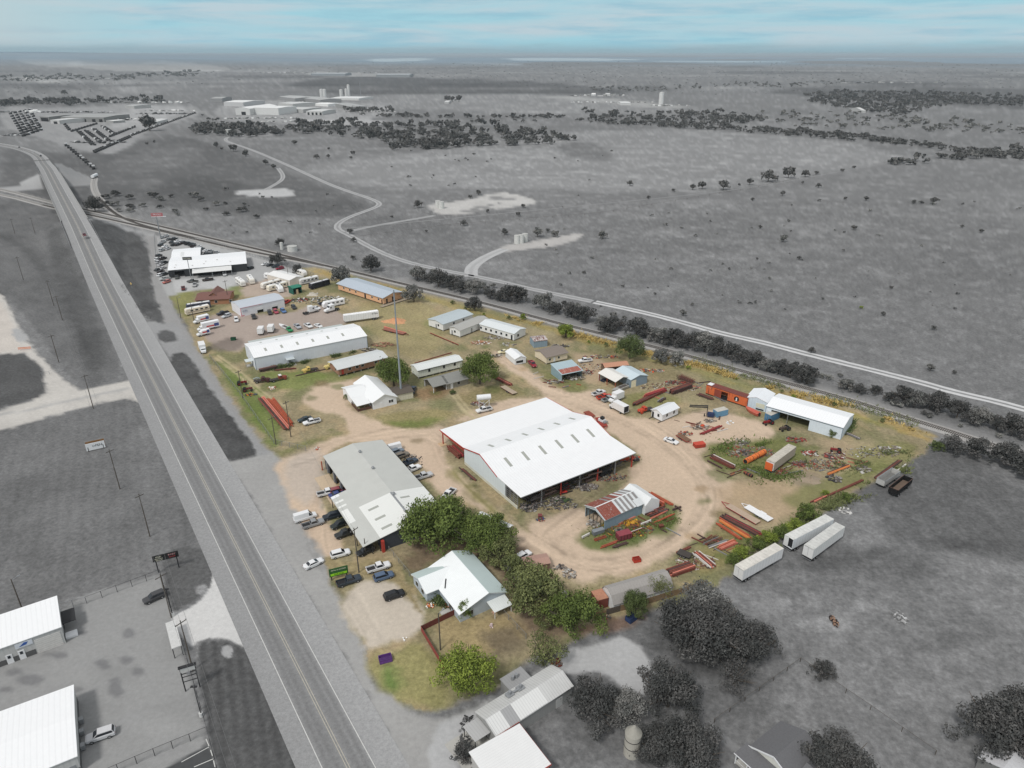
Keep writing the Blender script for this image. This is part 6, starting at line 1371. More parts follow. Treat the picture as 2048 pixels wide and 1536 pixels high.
def tanklike(name,x,y,rad,h,label,cat='tank',col=(214,214,210),cone=.6,rings=()):
    r=empty(name,P(x,y),0,label,cat);b=MB();b.tube((0,0,0),(0,0,h),rad,24);b.build('shell',mat('tank_%d'%col[0],rgb(*col),rough=.6,var=.08,scale=.7),r);b=MB();b.tube((0,0,h),(0,0,h+cone),rad*1.04,24,rad*.15);b.build('roof',mat('tank_roof_%d'%col[0],rgb(*[int(c*.88)for c in col]),rough=.6,var=.1),r)
    for z in rings:q=MB();q.tube((0,0,z),(0,0,z+.12),rad+.05,24);q.build('hoop',BLACK,r)
    return r
tanklike('water_tank',1263,1506,1.45,5.2,'tall pale concrete water tank with cone top among dark trees at the bottom',col=(176,172,162),cone=1.6,rings=(2.2,4.0))
for i,(x,y,rd_,h_,lab)in enumerate([(1034,487,1.9,5.4,'left oil tank of three on the nearest well pad'),(1042,486,1.9,5.4,'middle oil tank of three on the nearest well pad'),(1050,483,1.9,5.2,'right oil tank of three on the nearest well pad'),(876,415,2,5.5,'left oil tank on the middle well pad'),(883,417,2.2,5.5,'right oil tank on the middle well pad'),(585,502,3.0,3.2,'low wide white tank just beyond the railway track'),(564,499,1.0,4.4,'slim white tank left of the low wide one beyond the railway'),(457,270,5,8,'pale tank at the far end of the farm track')]):
    tanklike('storage_tank',x,y,rd_,h_,lab,col=(206,206,202),cone=.35)
r=empty('raised_tank',P(968,816),R(12),'white horizontal tank on a tall white steel stand beside the white pickup','tank')
b=MB();b.tube((-2.4,0,4.2),(2.4,0,4.2),1.0,16);b.build('tank_shell',WHITE,r);b=MB()
for sx in(-1.8,1.8):
    for sy in(-.9,.9):b.beam((sx,sy,0),(sx,sy,3.6),.12)
b.beam((-1.8,-.9,.3),(1.8,-.9,3.4),.1);b.beam((1.8,-.9,.3),(-1.8,-.9,3.4),.1);b.beam((-1.8,.9,.3),(1.8,.9,3.4),.1);b.build('stand',WHITE,r)
# ------------------------------------------------------------------ poles, wires, signs
def pole(x,y,h,label,arm=True,r_=.16,lamp=False,metal=False,azi=55):
    r=empty('utility_pole',P(x,y),R(azi),label,'pole');b=MB();b.tube((0,0,0),(0,0,h),r_,8,r_*.65);b.build('shaft',WOOD if not metal else GREYM,r)
    if arm:b=MB();b.box(-1.2,1.2,-.06,.06,h-.7,h-.55);b.build('crossarm',WOOD,r)
    if arm:
        for s in(-1.1,0,1.1):b=MB();b.tube((s,0,h-.55),(s,0,h-.3),.06,6);b.build('insulator',GREYM,r)
    if lamp:b=MB();b.beam((0,0,h-.4),(1.3,0,h-.1),.08);b.box(1.2,1.8,-.15,.15,h-.2,h-.05);b.build('lamp_arm',GREYM,r)
    return r
PL=[(187,817,13,'wooden utility pole at the concrete drive on the left'),(240,978,13,'tall wooden utility pole in the mown field left of the highway'),(300,1073,13,'wooden utility pole in the mown field just above the double sign'),(386,1340,13,'wooden utility pole with crossarm by the grey lot gate'),(343,1235,12,'wooden pole by the suv and the gate of the grey lot'),
      (582,874,13,'wooden utility pole right of the orange pipe stack'),(552,889,10,'wooden utility pole at the left end of the wire fence'),(486,796,11,'wooden pole beside the rusty tractors'),(718,1145,13,'wooden utility pole beside the green and black sign'),(881,1300,10,'slim lamp pole in the red fenced garden'),
      (362,636,10,'lamp pole on the lawn by the motorhomes'),(457,603,11,'pole at the right end of the brick house'),(578,563,9,'lamp pole in front of the white rv garage'),(47,560,13,'leaning wooden pole on the slope at far left'),(108,612,13,'wooden pole in the left verge below the slope'),(125,640,12,'second wooden pole in the left verge'),(118,725,12,'wooden pole beside the left gravel drive'),
      (46,1222,9,'lamp pole behind the upper grey store'),(71,470,12,'wooden pole near the left bridge end'),(30,467,10,'short wooden pole at far left below the railway'),(388,642,9,'flag pole beside the rental trucks'),(732,1110,5,'short post under the canopy corner')]
for x,y,h,lab in PL:pole(x,y,h,lab,arm='lamp' not in lab and 'flag' not in lab and 'short post' not in lab and 'slim' not in lab,lamp='lamp' in lab)
def wire(pts,label,n=10,r_=.018,sag=.6,offs_=(-1.1,0,1.1)):
    b=MB();org=P(pts[0][0],pts[0][1])
    for(x0,y0,h0),(x1,y1,h1)in zip(pts,pts[1:]):
        A,B=P(x0,y0)-org,P(x1,y1)-org;d=(B-A).normalized();nn=Vector((-d.y,d.x,0))
        for o in offs_:
            prev=None
            for k in range(n+1):
                t=k/n;p=A.lerp(B,t)+nn*o;p.z=h0+(h1-h0)*t-sag*4*t*(1-t)
                if prev is not None:b.tube(prev,p,r_,4,cap=False)
                prev=p
    o=b.build('power_line',mat('wire_grey',(.16,.16,.16),rough=.6,var=0),None,org,recalc=False);tag(o,label,'power line')
wire([(108,612,12.7),(187,817,12.7),(240,978,12.7),(300,1073,12.7),(386,1340,12.7),(500,1700,12.7)],'power lines strung along the left side of the highway',r_=.022)
wire([(486,796,10.5),(552,889,9.6),(582,874,12.4)],'thin power lines between the poles by the orange pipes',offs_=(-.4,.4));wire([(582,874,12.4),(718,1145,12.4)],'power line from the pipe stack pole to the green sign pole',offs_=(0,))
# tall steel mast
r=empty('steel_mast',P(803,793),0,'very tall grey steel mast rising beside the white house','mast');b=MB();b.tube((0,0,0),(0,0,40),.40,16,.2);b.build('shaft',mat('galvanised',rgb(150,158,164),rough=.5,metal=.2,var=.05),r);part(r,'base_pad',CONC,(-1.3,1.3,-1.3,1.3,0,.12))
for z in(32,36.5,39):b=MB();b.tube((0,0,z),(0,0,z+.25),.32,12);b.build('collar',GREYM,r)
# signs
def board(name,x,y,h0,w_,hh,label,bg,lines,az,postr=.12,pm=BLACK,nposts=2,base=0.0,th=.12):
    r=empty(name,P(x,y),R(az),label,'sign');part(r,'panel',bg,(-w_/2,w_/2,-th/2,th/2,h0,h0+hh))
    for k in range(nposts):xx=0 if nposts==1 else(-w_*.4+k*w_*.8/(nposts-1));part(r,'post',pm,(xx-postr,xx+postr,-postr/2+.0,postr/2,0,h0+hh*.5))
    for s,size,dx,dz,m in lines:text(r,s,size,(dx,-th/2-.02,h0+dz),(R(90),0,0),m)
    return r
blk=mat('sign_black',rgb(38,38,38),rough=.6);cream=mat('sign_cream',rgb(222,220,200));limeg=mat('sign_lime',rgb(150,210,40));redl=mat('sign_red',rgb(176,56,60))
r=board('roadside_sign',679,1157,1.0,4.4,2.3,'black roadside sign with lime green lettering near the dark blue grey pickup',mat('sign_green',rgb(52,92,48)),[('METAL BUILDINGS',.42,0,1.75,cream)],22);part(r,'lime_strip',limeg,(-1.9,1.9,-.1,-.065,.25+1,.85+1));text(r,'FOR SALE',.5,(0,-.12,1.55),(R(90),0,0),blk)
r=board('double_sign',338,1140,3.2,5.6,1.7,'black double panel sign on posts at the corner of the mown field',blk,[('SALES',.5,-1.5,1.25,cream),('RENTALS',.42,-1.5,.7,cream),('SERVICE',.4,-1.5,.25,cream),('BODY',.6,1.4,1.15,mat('sign_pink',rgb(210,160,160))),('SHOP',.55,1.4,.5,redl)],24)
r=board('roadside_sign',193,900,.3,5.2,2.4,'white low sign with brown triangular back in the left mown field',WHITE,[('OPEN',1.1,.5,1.3,blk)],30);g=MB();g.prism([(-2.6,.3),(2.6,.3),(2.6,2.7),(-2.6,2.7)],'y',1.4,1.5);g.build('back_panel',mat('brown_board',rgb(140,104,66)),r)
r=empty('tall_road_sign',P(322,478),R(10),'very tall pole sign with red panel above the dealer lot','sign');b=MB();b.tube((0,0,0),(0,0,15),.4,10,.3);b.build('pole',GREYM,r);part(r,'panel',mat('sign_pink_red',rgb(176,110,112)),(-3,4.2,-.2,.2,15,17.2));part(r,'frame',WHITE,(-3,6,-.25,.25,14.7,15));text(r,'TRUCKS',1.3,(.6,-.25,16.2),(R(90),0,0),WHITE)
r=empty('pole_sign',P(382,556),R(8),'dark rectangular sign on a tall grey pole in front of the dealership','sign');b=MB();b.tube((0,0,0),(0,0,10.2),.18,8);b.build('pole',GREYM,r);part(r,'panel',mat('sign_dark_grey',rgb(84,86,86)),(-2.4,2.4,-.2,.2,10.2,11.8));text(r,'AUTO SALES',.65,(0,-.22,11),(R(90),0,0),cream)
r=empty('warning_sign',P(264,577),R(-30),'yellow diamond road sign on the verge before the bridge','sign');b=MB();b.prism([(0,1.9),(.75,2.65),(0,3.4),(-.75,2.65)],'y',-.04,0);b.build('panel',mat('sign_yellow',rgb(206,176,110)),r);part(r,'post',GREYM,(-.04,.04,.01,.07,0,2.6))
r=empty('sign_frame',P(386,1378),R(24),'black steel sign frame with pale equipment on top at the edge of the grey lot','sign');b=MB()
for x_ in(-1.3,1.3):b.beam((x_,0,0),(x_,0,6.2),.2)
for z in(2.4,3.6,4.4):b.beam((-1.3,0,z),(1.3,0,z),.12)
b.build('frame',BLACK,r);part(r,'cabinet',mat('cabinet_pale',rgb(190,190,188)),(-1.3,1.3,-.25,.25,5.0,6.0));part(r,'top_rail',BLACK,(-1.6,1.6,-.35,.35,6.05,6.2));part(r,'meter',RIM,(-.3,.3,-.4,-.25,4.3,4.9))
r=empty('gate_canopy',P(352,1288),R(24-90+8),'pale slab roofed entry canopy at the concrete drive of the grey lot','canopy');part(r,'slab',mat('pale_slab',rgb(200,200,198),rough=.8),(-4.2,4.2,-.95,.95,2.6,2.8));posts(r,BLACK,.08,2.6,[(-4,-.8),(4,-.8),(-4,.8),(4,.8)])
for x,y in((346,1232),(403,1432)):
    r=empty('lamp_base_pole',P(x,y),0,'black light pole on a %s white concrete drum by the grey lot'%('upper' if y<1300 else 'lower'),'pole');b=MB();b.tube((0,0,0),(0,0,.9),.38,12);b.build('drum',mat('drum_white',rgb(206,206,204)),r);b=MB();b.tube((0,0,.9),(0,0,7.5),.1,8);b.build('shaft',BLACK,r);part(r,'lamp_head',BLACK,(-.6,.6,-.2,.2,7.5,7.65))
r=empty('barricade',P(50,700),R(15),'orange and white road barricade across the left gravel drive','barricade');part(r,'rail',paint((226,130,80)),(-2.4,2.4,-.05,.05,1.0,1.3),(-2.4,2.4,-.05,.05,.5,.75));part(r,'leg',WHITE,(-2.0,-1.9,-.5,.5,0,.1),(1.9,2.0,-.5,.5,0,.1),(-2.0,-1.9,.06,.12,0,1.3),(1.9,2,.06,.12,0,1.3))
# ------------------------------------------------------------------ fences
LINKM=bpy.data.materials.new('chain_link');LINKM.use_nodes=True;n_=LINKM.node_tree;n_.nodes.clear();d_=N(n_,'ShaderNodeBsdfDiffuse',i_Color=(.2,.2,.2,1));t_=N(n_,'ShaderNodeBsdfTransparent');x_=N(n_,'ShaderNodeMixShader',i_Fac=.16);o_=N(n_,'ShaderNodeOutputMaterial');n_.links.new(t_.outputs[0],x_.inputs[1]);n_.links.new(d_.outputs[0],x_.inputs[2]);n_.links.new(x_.outputs[0],o_.inputs[0])
def fence(px,h,label,step=3.0,pm=GREYM,link_=True,rails=(1.0,),pr=.05,boards=None,bw=.15,name='wire_fence',zb=0.0):
    W=[P(*p)for p in px];org=W[0];root=empty(name,org,0,label,'fence');b=MB();mb=MB();pmesh=MB();pmesh.box(-pr,pr,-pr,pr,0,h);pme=pmesh.mesh('post',pm);cnt=0;bmesh_=None
    if boards:q=MB();q.box(-bw/2*.94,bw/2*.94,-.015,.015,0.03,h*.96);bmesh_=q.mesh('board',boards)
    for A,B in zip(W,W[1:]):
        d=B-A;L=d.length;n=max(1,round(L/step));a=math.atan2(d.y,d.x)
        for k in range(n+(B is W[-1])):p=A+d*(k/n)-org;link('post',pme,root,(p.x,p.y,zb),a)
        for z in rails:b.beam(A-org+Vector((0,0,z*h)),B-org+Vector((0,0,z*h)),pr*.9)
        if link_:mb.quad(A-org+Vector((0,0,.05)),B-org+Vector((0,0,.05)),B-org+Vector((0,0,h)),A-org+Vector((0,0,h)))
        if boards:
            m=int(L/bw)
            for k in range(m):
                if cnt>=290:break
                p=A+d*((k+.5)/m)-org+Vector((d.y,-d.x,0)).normalized()*(pr+.02+(k%3)*.006);link('board',bmesh_,root,p,a);cnt+=1
    if b.v:b.build('top_rail',pm,root)
    if mb.v:mb.build('mesh_panel',LINKM,root,recalc=False)
    return root
fence([(120,1220),(174,1207)],1.9,'pale gate and fence panel next to the upper grey store',2.8,GREYM,rails=(1,.5))
fence([(174,1207),(322,1152)],1.9,'dark chain link fence between the grey lot and the mown field',3.0,BLACK)
fence([(322,1152),(345,1232)],1.9,'chain link fence along the lot beside the dark grey suv',3.0,BLACK);fence([(366,1290),(416,1468),(450,1600)],1.9,'chain link fence along the verge beside the sign frame',3.0,BLACK);fence([(416,1468),(310,1512),(200,1560)],1.9,'chain link fence between the grey lot and the striped asphalt',3.0,BLACK)
fence([(420,716),(480,790),(548,888),(612,902)],1.8,'grey chain link fence along the frontage road in front of the orange pipes',3.0);fence([(310,472),(420,484),(500,512),(580,535),(628,552)],1.8,'chain link fence behind the dealer lot along the railway',3.0);fence([(309,474),(314,545)],1.8,'short chain link fence left of the dealer car rows',3.0)
fence([(778,1102),(830,1166)],1.5,'thin garden fence between the workshop and the farmhouse',3.0);fence([(1000,1222),(1052,1278)],1.5,'thin wire fence right of the farmhouse garden',3.0)
fence([(843,1262),(912,1228)],1.6,'dark red board fence running up to the farmhouse porch',2.4,WOOD,False,(.9,.2),boards=mat('red_brown_board',rgb(112,62,54),rough=.85,var=.2),name='board_fence');fence([(843,1262),(888,1338)],1.5,'red board fence running down from the white corner towards the yellow green tree',2.4,WOOD,False,(.9,.2),boards=mat('red_board',rgb(146,72,64),rough=.8,var=.15),name='board_fence')
fence([(1188,1236),(1212,1230)],1.8,'short tan board fence beside the rust container',2.4,WOOD,False,(.9,),boards=mat('tan_fence',rgb(160,130,104),rough=.9,var=.15),name='board_fence');fence([(1240,1222),(1300,1206),(1412,1172)],1.8,'long brown board fence behind the gambrel store',2.4,WOOD,False,(.9,),boards=mat('brown_fence',rgb(138,116,90),rough=.9,var=.15),name='board_fence',bw=.16)
fence([(1212,1230),(1240,1222)],1.8,'dark wooden gate between two board fences at the back lane',2.4,WOOD,False,(.9,.5),boards=mat('dark_gate',rgb(92,84,76),rough=.9,var=.15),name='board_gate',bw=.2)
fence([(1428,1446),(1600,1324)],1.2,'old wire fence between the yard of the dark roofed house and the big dark tree',4.0,WOOD,True,(1,));fence([(1600,1324),(1740,1420),(1870,1510)],1.2,'wire fence with slim posts across the lower right field',5.0,WOOD,True,(1,))
fence([(700,478),(900,452),(1200,428),(1500,378),(1640,350)],1.3,'distant pasture fence line beyond the well pads',14.0,WOOD,False,(1,),pr=.08);fence([(84,752),(130,742)],1.4,'pipe gate across the left gravel drive',3.0,GREYM,False,(1,.5))
fence([(1410,1235),(1700,1040),(1800,948)],1.3,'wire fence outside the yard behind the white trailers',6.0,WOOD,False,(1,.5))if False else None
lot=MB()
for a_,b_ in(((363,1524),(418,1494)),((388,1534),(426,1518)),((412,1478),(418,1492)),((421,1500),(425,1512)),((427,1521),(430,1534))):p,q=P(*a_),P(*b_);lot.beam((p.x,p.y,.012),(q.x,q.y,.012),.14,.012)
tag(lot.build('parking_line',lm),kind='structure')
# ------------------------------------------------------------------ steel, pipes and scrap
STEEL={'o':ORANGE,'r':RUST,'d':mat('dark_steel',rgb(86,66,62),rough=.85,var=.25),'b':mat('bright_orange_steel',rgb(214,132,74),rough=.7,var=.12),'p':mat('pink_primer_steel',rgb(204,124,106),rough=.8,var=.15),'c':mat('crimson_steel',rgb(150,60,60),rough=.7,var=.15),'w':mat('bare_white_steel',rgb(206,202,196),rough=.7,var=.1),'g':mat('grey_steel',rgb(132,132,134),rough=.7,var=.2)}
CN={'o':'orange red','r':'rusty','d':'dark rusty','b':'bright orange','p':'pinkish orange','c':'crimson','w':'white','g':'grey'}
GM={}
def girder_mesh(L,kind,r_):
    k=(round(L*2),kind,r_)
    if k in GM:return GM[k]
    b=MB();L2=L/2
    if kind=='I':b.box(-L2,L2,-r_,r_,0,.03+r_*.1);b.box(-L2,L2,-.03,.03,0,r_*2.2);b.box(-L2,L2,-r_,r_,r_*2.2,r_*2.2+.04)
    elif kind=='T':
        b.beam((-L2,0,.05),(L2,0,.05),.1);b.beam((-L2,0,r_*3),(L2,0,r_*3),.1);n=max(2,int(L/.9))
        for i in range(n):x=-L2+i*L/n;b.beam((x,0,.05),(x+L/n/2,0,r_*3),.05);b.beam((x+L/n/2,0,r_*3),(x+L/n,0,.05),.05)
    elif kind=='B':b.box(-L2,L2,-r_,r_,0,r_*1.6)
    else:b.tube((-L2,0,r_),(L2,0,r_),r_,10)
    GM[k]=b.mesh(kind,STEEL['r']);return GM[k]
def stack(a,b,wpx,spec,where,name='steel_girder',kind='I',r_=.18,group=None,layers=1,dunn=True,cat='girder',jit=.3):
    """parallel lengths laid between a and b, spread sideways; spec = colour letters"""
    A,B=P(*a),P(*b);d=B-A;L=d.length;u=d.normalized();n=Vector((-u.y,u.x,0));c=(A+B)/2;hd=math.atan2(u.y,u.x);W_=wpx;k=len(spec);grp=group or where
    random.seed(int(a[0]*7+a[1]));r_=round(min(r_,.37*W_/k),2)if k>1 else r_
    if dunn:
        for t in(.2,.8):
            q=MB();p=A.lerp(B,t);q.beam(-n*(W_/2+.3),n*(W_/2+.3),.2,.18);o=q.build('timber_bearer',WOOD,None,(p.x,p.y,.1));tag(o,'timber bearer, '+where,'bearer','timber bearers under the %s'%where)
    for ly in range(layers):
        for i,ch in enumerate(spec):
            t=(i+.5)/k-.5;p=c+n*(t*W_)+u*random.uniform(-jit,jit)*2;me=girder_mesh(L*random.uniform(.94,1.0),kind,r_)
            o=link(name,me,None,(p.x,p.y,(.2 if dunn else .02)+ly*(r_*2.4)),hd+random.uniform(-.01,.01));
            if o.material_slots[0].material!=STEEL[ch]:o.material_slots[0].link='OBJECT';o.material_slots[0].material=STEEL[ch]
            tag(o,'%s %s, %s'%(CN[ch],name.replace('steel_','').replace('_',' '),where),cat,grp)
stack((522,798),(576,862),2.4,'rdpp','left half of the roadside orange pipe stack','steel_pipe','P',.26,layers=2,cat='pipe');stack((532,800),(578,856),3.0,'opoooo','middle of the roadside orange pipe stack','steel_pipe','P',.26,cat='pipe');stack((545,800),(584,851),1.4,'ooo','right half of the roadside orange pipe stack','steel_pipe','P',.28,layers=2,cat='pipe')
stack((860,667),(919,692),.5,'ro','long single girder line before the mobile homes',layers=1,r_=.3);stack((830,727),(904,706),.4,'r','red strip behind the white cabin','steel_pipe','P',.2,cat='pipe',dunn=False)
stack((992,757),(1022,772),1.6,'rrprr','beam stack beside the round tree',r_=.2,layers=2);stack((1266,812),(1330,782),1.6,'rdrr','long beam stack above the white hut',r_=.25,layers=2);stack((1289,796),(1329,783),1.8,'cccp','crimson pipe stack above the white hut','steel_pipe','P',.3,layers=3,cat='pipe');stack((1342,788),(1380,774),2.4,'drrdr','dark beam stack right of the crimson pipes',r_=.25,layers=3);stack((1318,805),(1330,797),1.5,'dg','short beams between the hut and crimson pipes',r_=.2)
stack((1356,756),(1385,768),3.0,'drdr','dark steel trusses before the boxcar',kind='T',r_=.25,name='steel_truss',cat='truss',layers=2);stack((1396,790),(1424,800),1.6,'drd','dark plates below the boxcar',kind='B',r_=.15,layers=2);stack((1414,786),(1452,805),.5,'gd','rails along the front of the boxcar')
stack((1402,870),(1443,853),.9,'cc','two red girders on the dirt below the blue container',r_=.22);stack((1424,916),(1468,938),1.8,'rdrw','dark red girder row beside the scrap island',r_=.28,layers=2);stack((1414,922),(1444,938),.5,'d','thin bars beside the dark red girder row',dunn=False)
stack((1438,1040),(1500,1078),1.5,'bboo','bright orange girder stack by the hedge','steel_girder',r_=.3,layers=1);stack((1436,1050),(1484,1082),.8,'oo','orange red girders below the bright orange ones','steel_girder',r_=.22);stack((1446,1033),(1520,1072),2.2,'drdcd','dark girder rows above the bright orange ones','steel_girder',r_=.25);stack((1654,950),(1700,932),1.0,'bbd','orange beams in the weeds at the right side',r_=.28,layers=1)
stack((1408,1090),(1440,1076),2.0,'drgdr','grey and dark truss bundle left of the hedge',kind='T',r_=.2,name='steel_truss',cat='truss');stack((1418,1096),(1454,1082),.9,'wgg','pale pipes beside the truss bundle','steel_pipe','P',.12,cat='pipe');stack((1438,1100),(1470,1086),1.5,'ppop','pink beams beside the hedge',r_=.16,layers=2)
stack((1392,1108),(1425,1136),2.0,'wrprrw','rusty and white beam bundle lying towards the hedge',r_=.15,layers=2);stack((1338,1150),(1384,1134),2.6,'rprrdr','red beam rows at the end of the gambrel store',r_=.18,layers=2);stack((1353,1108),(1380,1096),.7,'rr','short rusty girders on the small trailer',r_=.2)
stack((1299,986),(1345,1012),1.0,'ooo','orange channel rows behind the rusted barn','steel_channel',r_=.16);stack((1295,996),(1328,1012),1.4,'orop','lower orange channel rows behind the rusted barn','steel_channel',r_=.16,layers=2);stack((1292,1032),(1332,1018),2.4,'drdr','dark beams beside the canvas tent',r_=.15)
stack((1300,1040),(1335,1022),.5,'po','pinkish girders on the grassy island');stack((1312,1046),(1346,1030),.5,'oo','orange red girders on the grassy island edge');stack((1284,1050),(1305,1042),.4,'w','pale girder on the grassy island');stack((1264,1066),(1288,1057),.5,'rw','short beams right of the crimson box');stack((1203,1096),(1236,1084),.7,'oro','orange beams at the near edge of the grassy island',r_=.18);stack((1228,1096),(1256,1086),.8,'ddd','dark plank beams below the crimson box');stack((1190,1082),(1214,1074),.9,'oro','rusty frame left of the crimson box',kind='T',name='steel_truss',cat='truss');stack((1162,1078),(1178,1070),.4,'w','short white topped beam at the left tip of the island');stack((1352,1016),(1364,1024),.3,'d','dark bar on the lane edge');stack((1344,1022),(1362,1016),.3,'d','black bar touching the lane edge')
stack((901,897),(924,917),2.6,'rrcr','red beam stack under the left lean-to',r_=.28,layers=2);stack((922,938),(950,962),1.0,'drd','rusty beams along the warehouse side wall',r_=.2);stack((1690,866),(1722,880),1.2,'gdwd','grey poles beside the open shed end',r_=.1);stack((1790,946),(1812,930),.4,'w','white board by the corner of the yard',dunn=False);stack((1752,958),(1800,922),1.2,'drd','dark beams along the right boundary',r_=.2);stack((1640,1000),(1725,962),.7,'rr','long rusty girder line along the right boundary',r_=.22);stack((1624,1006),(1650,994),.8,'pr','pink beams above the green bush',r_=.2)
stack((594,752),(656,738),.3,'d','dark pipe lying before the yellow truck','steel_pipe','P',.2,cat='pipe',dunn=False);stack((520,744),(556,736),1.6,'ddr','dark beam pile against the white warehouse',r_=.2,layers=2);stack((548,742),(590,738),.8,'rd','long rusty beams against the white warehouse');stack((768,655),(812,668),.9,'pp','tan joists on the flat rusty trailer',r_=.2);stack((1438,840),(1442,828),.5,'d','black boom of the loader',dunn=False)
stack((1018,1012),(978,1004),.6,'w','white rails')if False else None
# drums, boxes, flat trailers and assorted kit
def drum(a,b,rad,label,col,hollow=True):
    r,L=root3('steel_drum_tank',a,b,label,'tank');q=MB();q.tube((0,0,rad),(L,0,rad),rad,18);q.build('shell',mat('drum_%d'%col[0],rgb(*col),rough=.8,var=.2,rust=(rgb(150,76,52),.55,1.5,2)),r)
    if hollow:q=MB();q.tube((-.03,0,rad),(.03,0,rad),rad*.82,18);q.build('open_end',DARKIN,r)
    for t in(.3,.6,.9):q=MB();q.tube((L*t,0,rad),(L*t+.2,0,rad),rad*1.04,18);q.build('hoop',RUST,r)
drum((1490,928),(1528,908),.85,'big orange cylindrical tank lying open ended in the grass',(224,122,60));drum((1488,947),(1504,955),.5,'black drum tank at the tip of the scrap island',(40,42,42),False)
def crate(name,x,y,rz,dims,label,col,cat='box',ribs=0):
    r=empty(name,P(x,y),R(rz),label,cat);w_,d,h=dims;part(r,'body',paint(col,False),(-w_/2,w_/2,-d/2,d/2,.1,h));part(r,'skid',BLACK,(-w_/2,w_/2,-d/2,-d/2+.15,0,.1),(-w_/2,w_/2,d/2-.15,d/2,0,.1));part(r,'lid',paint(tuple(min(255,int(c*1.15))for c in col),False),(-w_/2-.05,w_/2+.05,-d/2-.05,d/2+.05,h,h+.06))
    for i in range(ribs):x_=-w_/2+(i+.5)*w_/ribs;part(r,'rib',paint(tuple(int(c*.7)for c in col),False),(x_-.05,x_+.05,-d/2-.08,-d/2-.001,.1,h))
crate('crimson_box',1247,1076,22,(3.6,2.0,1.7),'crimson steel box with ribs in the middle of the grassy island scrap',(138,60,68),ribs=4);crate('small_rust_box',1322,1055,10,(1.2,.8,.8),'small dark rust box on the grass of the island',(110,60,46));crate('grey_machine',1196,1067,25,(3.2,1.2,1.2),'grey machine body at the barn front',(120,126,132),'machine');crate('red_drum_box',1080,1036,0,(1.0,1.0,1.0),'small red and blue bin by the near warehouse corner',(120,60,60));crate('orange_bin',1247,920,12,(2.6,1.4,1.3),'orange red machine under the far corner of the warehouse roof',(206,84,50),'machine');crate('red_machine',1132,977,20,(1.6,1.0,1.4),'red machine among the dark racks under the warehouse',(170,46,44),'machine')
crate('pallet_box',1128,986,20,(1.6,1.0,.5),'low red box on the weeds under the warehouse edge',(196,50,40));crate('hay_wagon',1398,893,15,(3.4,2.0,1.2),'red orange wagon heaped with scrap on the dirt left of the island',(190,66,48),'wagon')
for i in range(14):random.seed(i);q=MB();q.beam((random.uniform(-1.4,1.0),random.uniform(-.8,.8),1.3),(random.uniform(-1.0,1.4),random.uniform(-.8,.8),random.uniform(1.5,1.9)),random.uniform(.08,.3));
def flatbed(a,b,label,col,deckc,L=None,hw=1.1,name='flat_trailer',fenders=False):
    r,Lm=root3(name,a,b,label,'trailer');L=L or Lm;part(r,'deck',mat('deck_%d_%d'%(deckc[0],deckc[2]),rgb(*deckc),rough=.8,var=.1,seam=(0,.3,0,.15)),(0,L*.82,-hw,hw,.62,.7));part(r,'frame',paint(col,False),(0,L*.82,-hw-.04,-hw+.1,.5,.68),(0,L*.82,hw-.1,hw+.04,.5,.68),(0,L*.82,-.1,.1,.5,.6));q=MB();q.beam((L*.82,-hw*.8,.58),(L,0,.55),.12);q.beam((L*.82,hw*.8,.58),(L,0,.55),.12);q.build('hitch',paint(col,False),r);wheels(r,(L*.3,L*.3+.85),hw+.15,.33)
    if fenders:
        for s in(-1,1):part(r,'fender',WHITE,(L*.24,L*.3+1.3,s*(hw+.12)-.14,s*(hw+.12)+.14,.7,.76))
flatbed((1541,1044),(1500,1020),'long white equipment trailer with fenders beside the dirt',WH,(232,232,232),fenders=True,L=9.5);flatbed((1516,1049),(1466,1020),'red gooseneck trailer with grey plank deck above the girder stacks',(176,50,58),(180,160,140),L=12);flatbed((1030,790),(1000,772),'low rusty trailer loaded with pale scrap by the round tree',(130,66,54),(176,160,140));flatbed((768,660),(818,672),'flat rusty trailer on the dry grass beside the orange dirt heap',(120,56,52),(150,96,80));flatbed((1356,872),(1382,888),'red open steel frame trailer beside the white sedan',(190,50,46),(120,90,70));flatbed((1196,838),(1212,860),'red low trailer carrying a white skid loader by the warehouse corner',(196,60,48),(150,60,50));flatbed((1172,826),(1188,838),'rust red trailer tongue behind the warehouse roof corner',(170,64,50),(140,70,54));flatbed((1356,1106),(1386,1118),'small black axle trailer with white wheel near the fence corner',(50,46,46),(70,64,60),L=4)
r=empty('skid_loader',P(1204,846),R(-50),'white skid loader standing on the red low trailer','loader');part(r,'body',WHITE,(-1.2,1.0,-.7,.7,.75,1.5));part(r,'cage',BLACK,(-.5,.6,-.55,.55,1.5,2.4));part(r,'bucket',GREYM,(1.2,1.9,-.85,.85,.75,1.2));wheels(r,(-.7,.6),.85,.38)
r=empty('loader_forklift',P(1413,833),R(70),'dark blue black forklift loader left of the pale blue container','loader');part(r,'mast',BLACK,(-.7,-.55,-.1,.1,.4,4.0),(.55,.7,-.1,.1,.4,4.0),(-.7,.7,-.1,.1,3.8,4.0));part(r,'body',paint((46,60,100),False),(-.8,.8,-2.4,-.2,.5,1.6));b=MB();b.beam((-.6,0,3.8),(-.4,6.0,2.9),.3);b.beam((.6,0,3.8),(.8,6.0,2.9),.3);b.build('boom',BLACK,r);wheels(r,(0,),.9,.5)
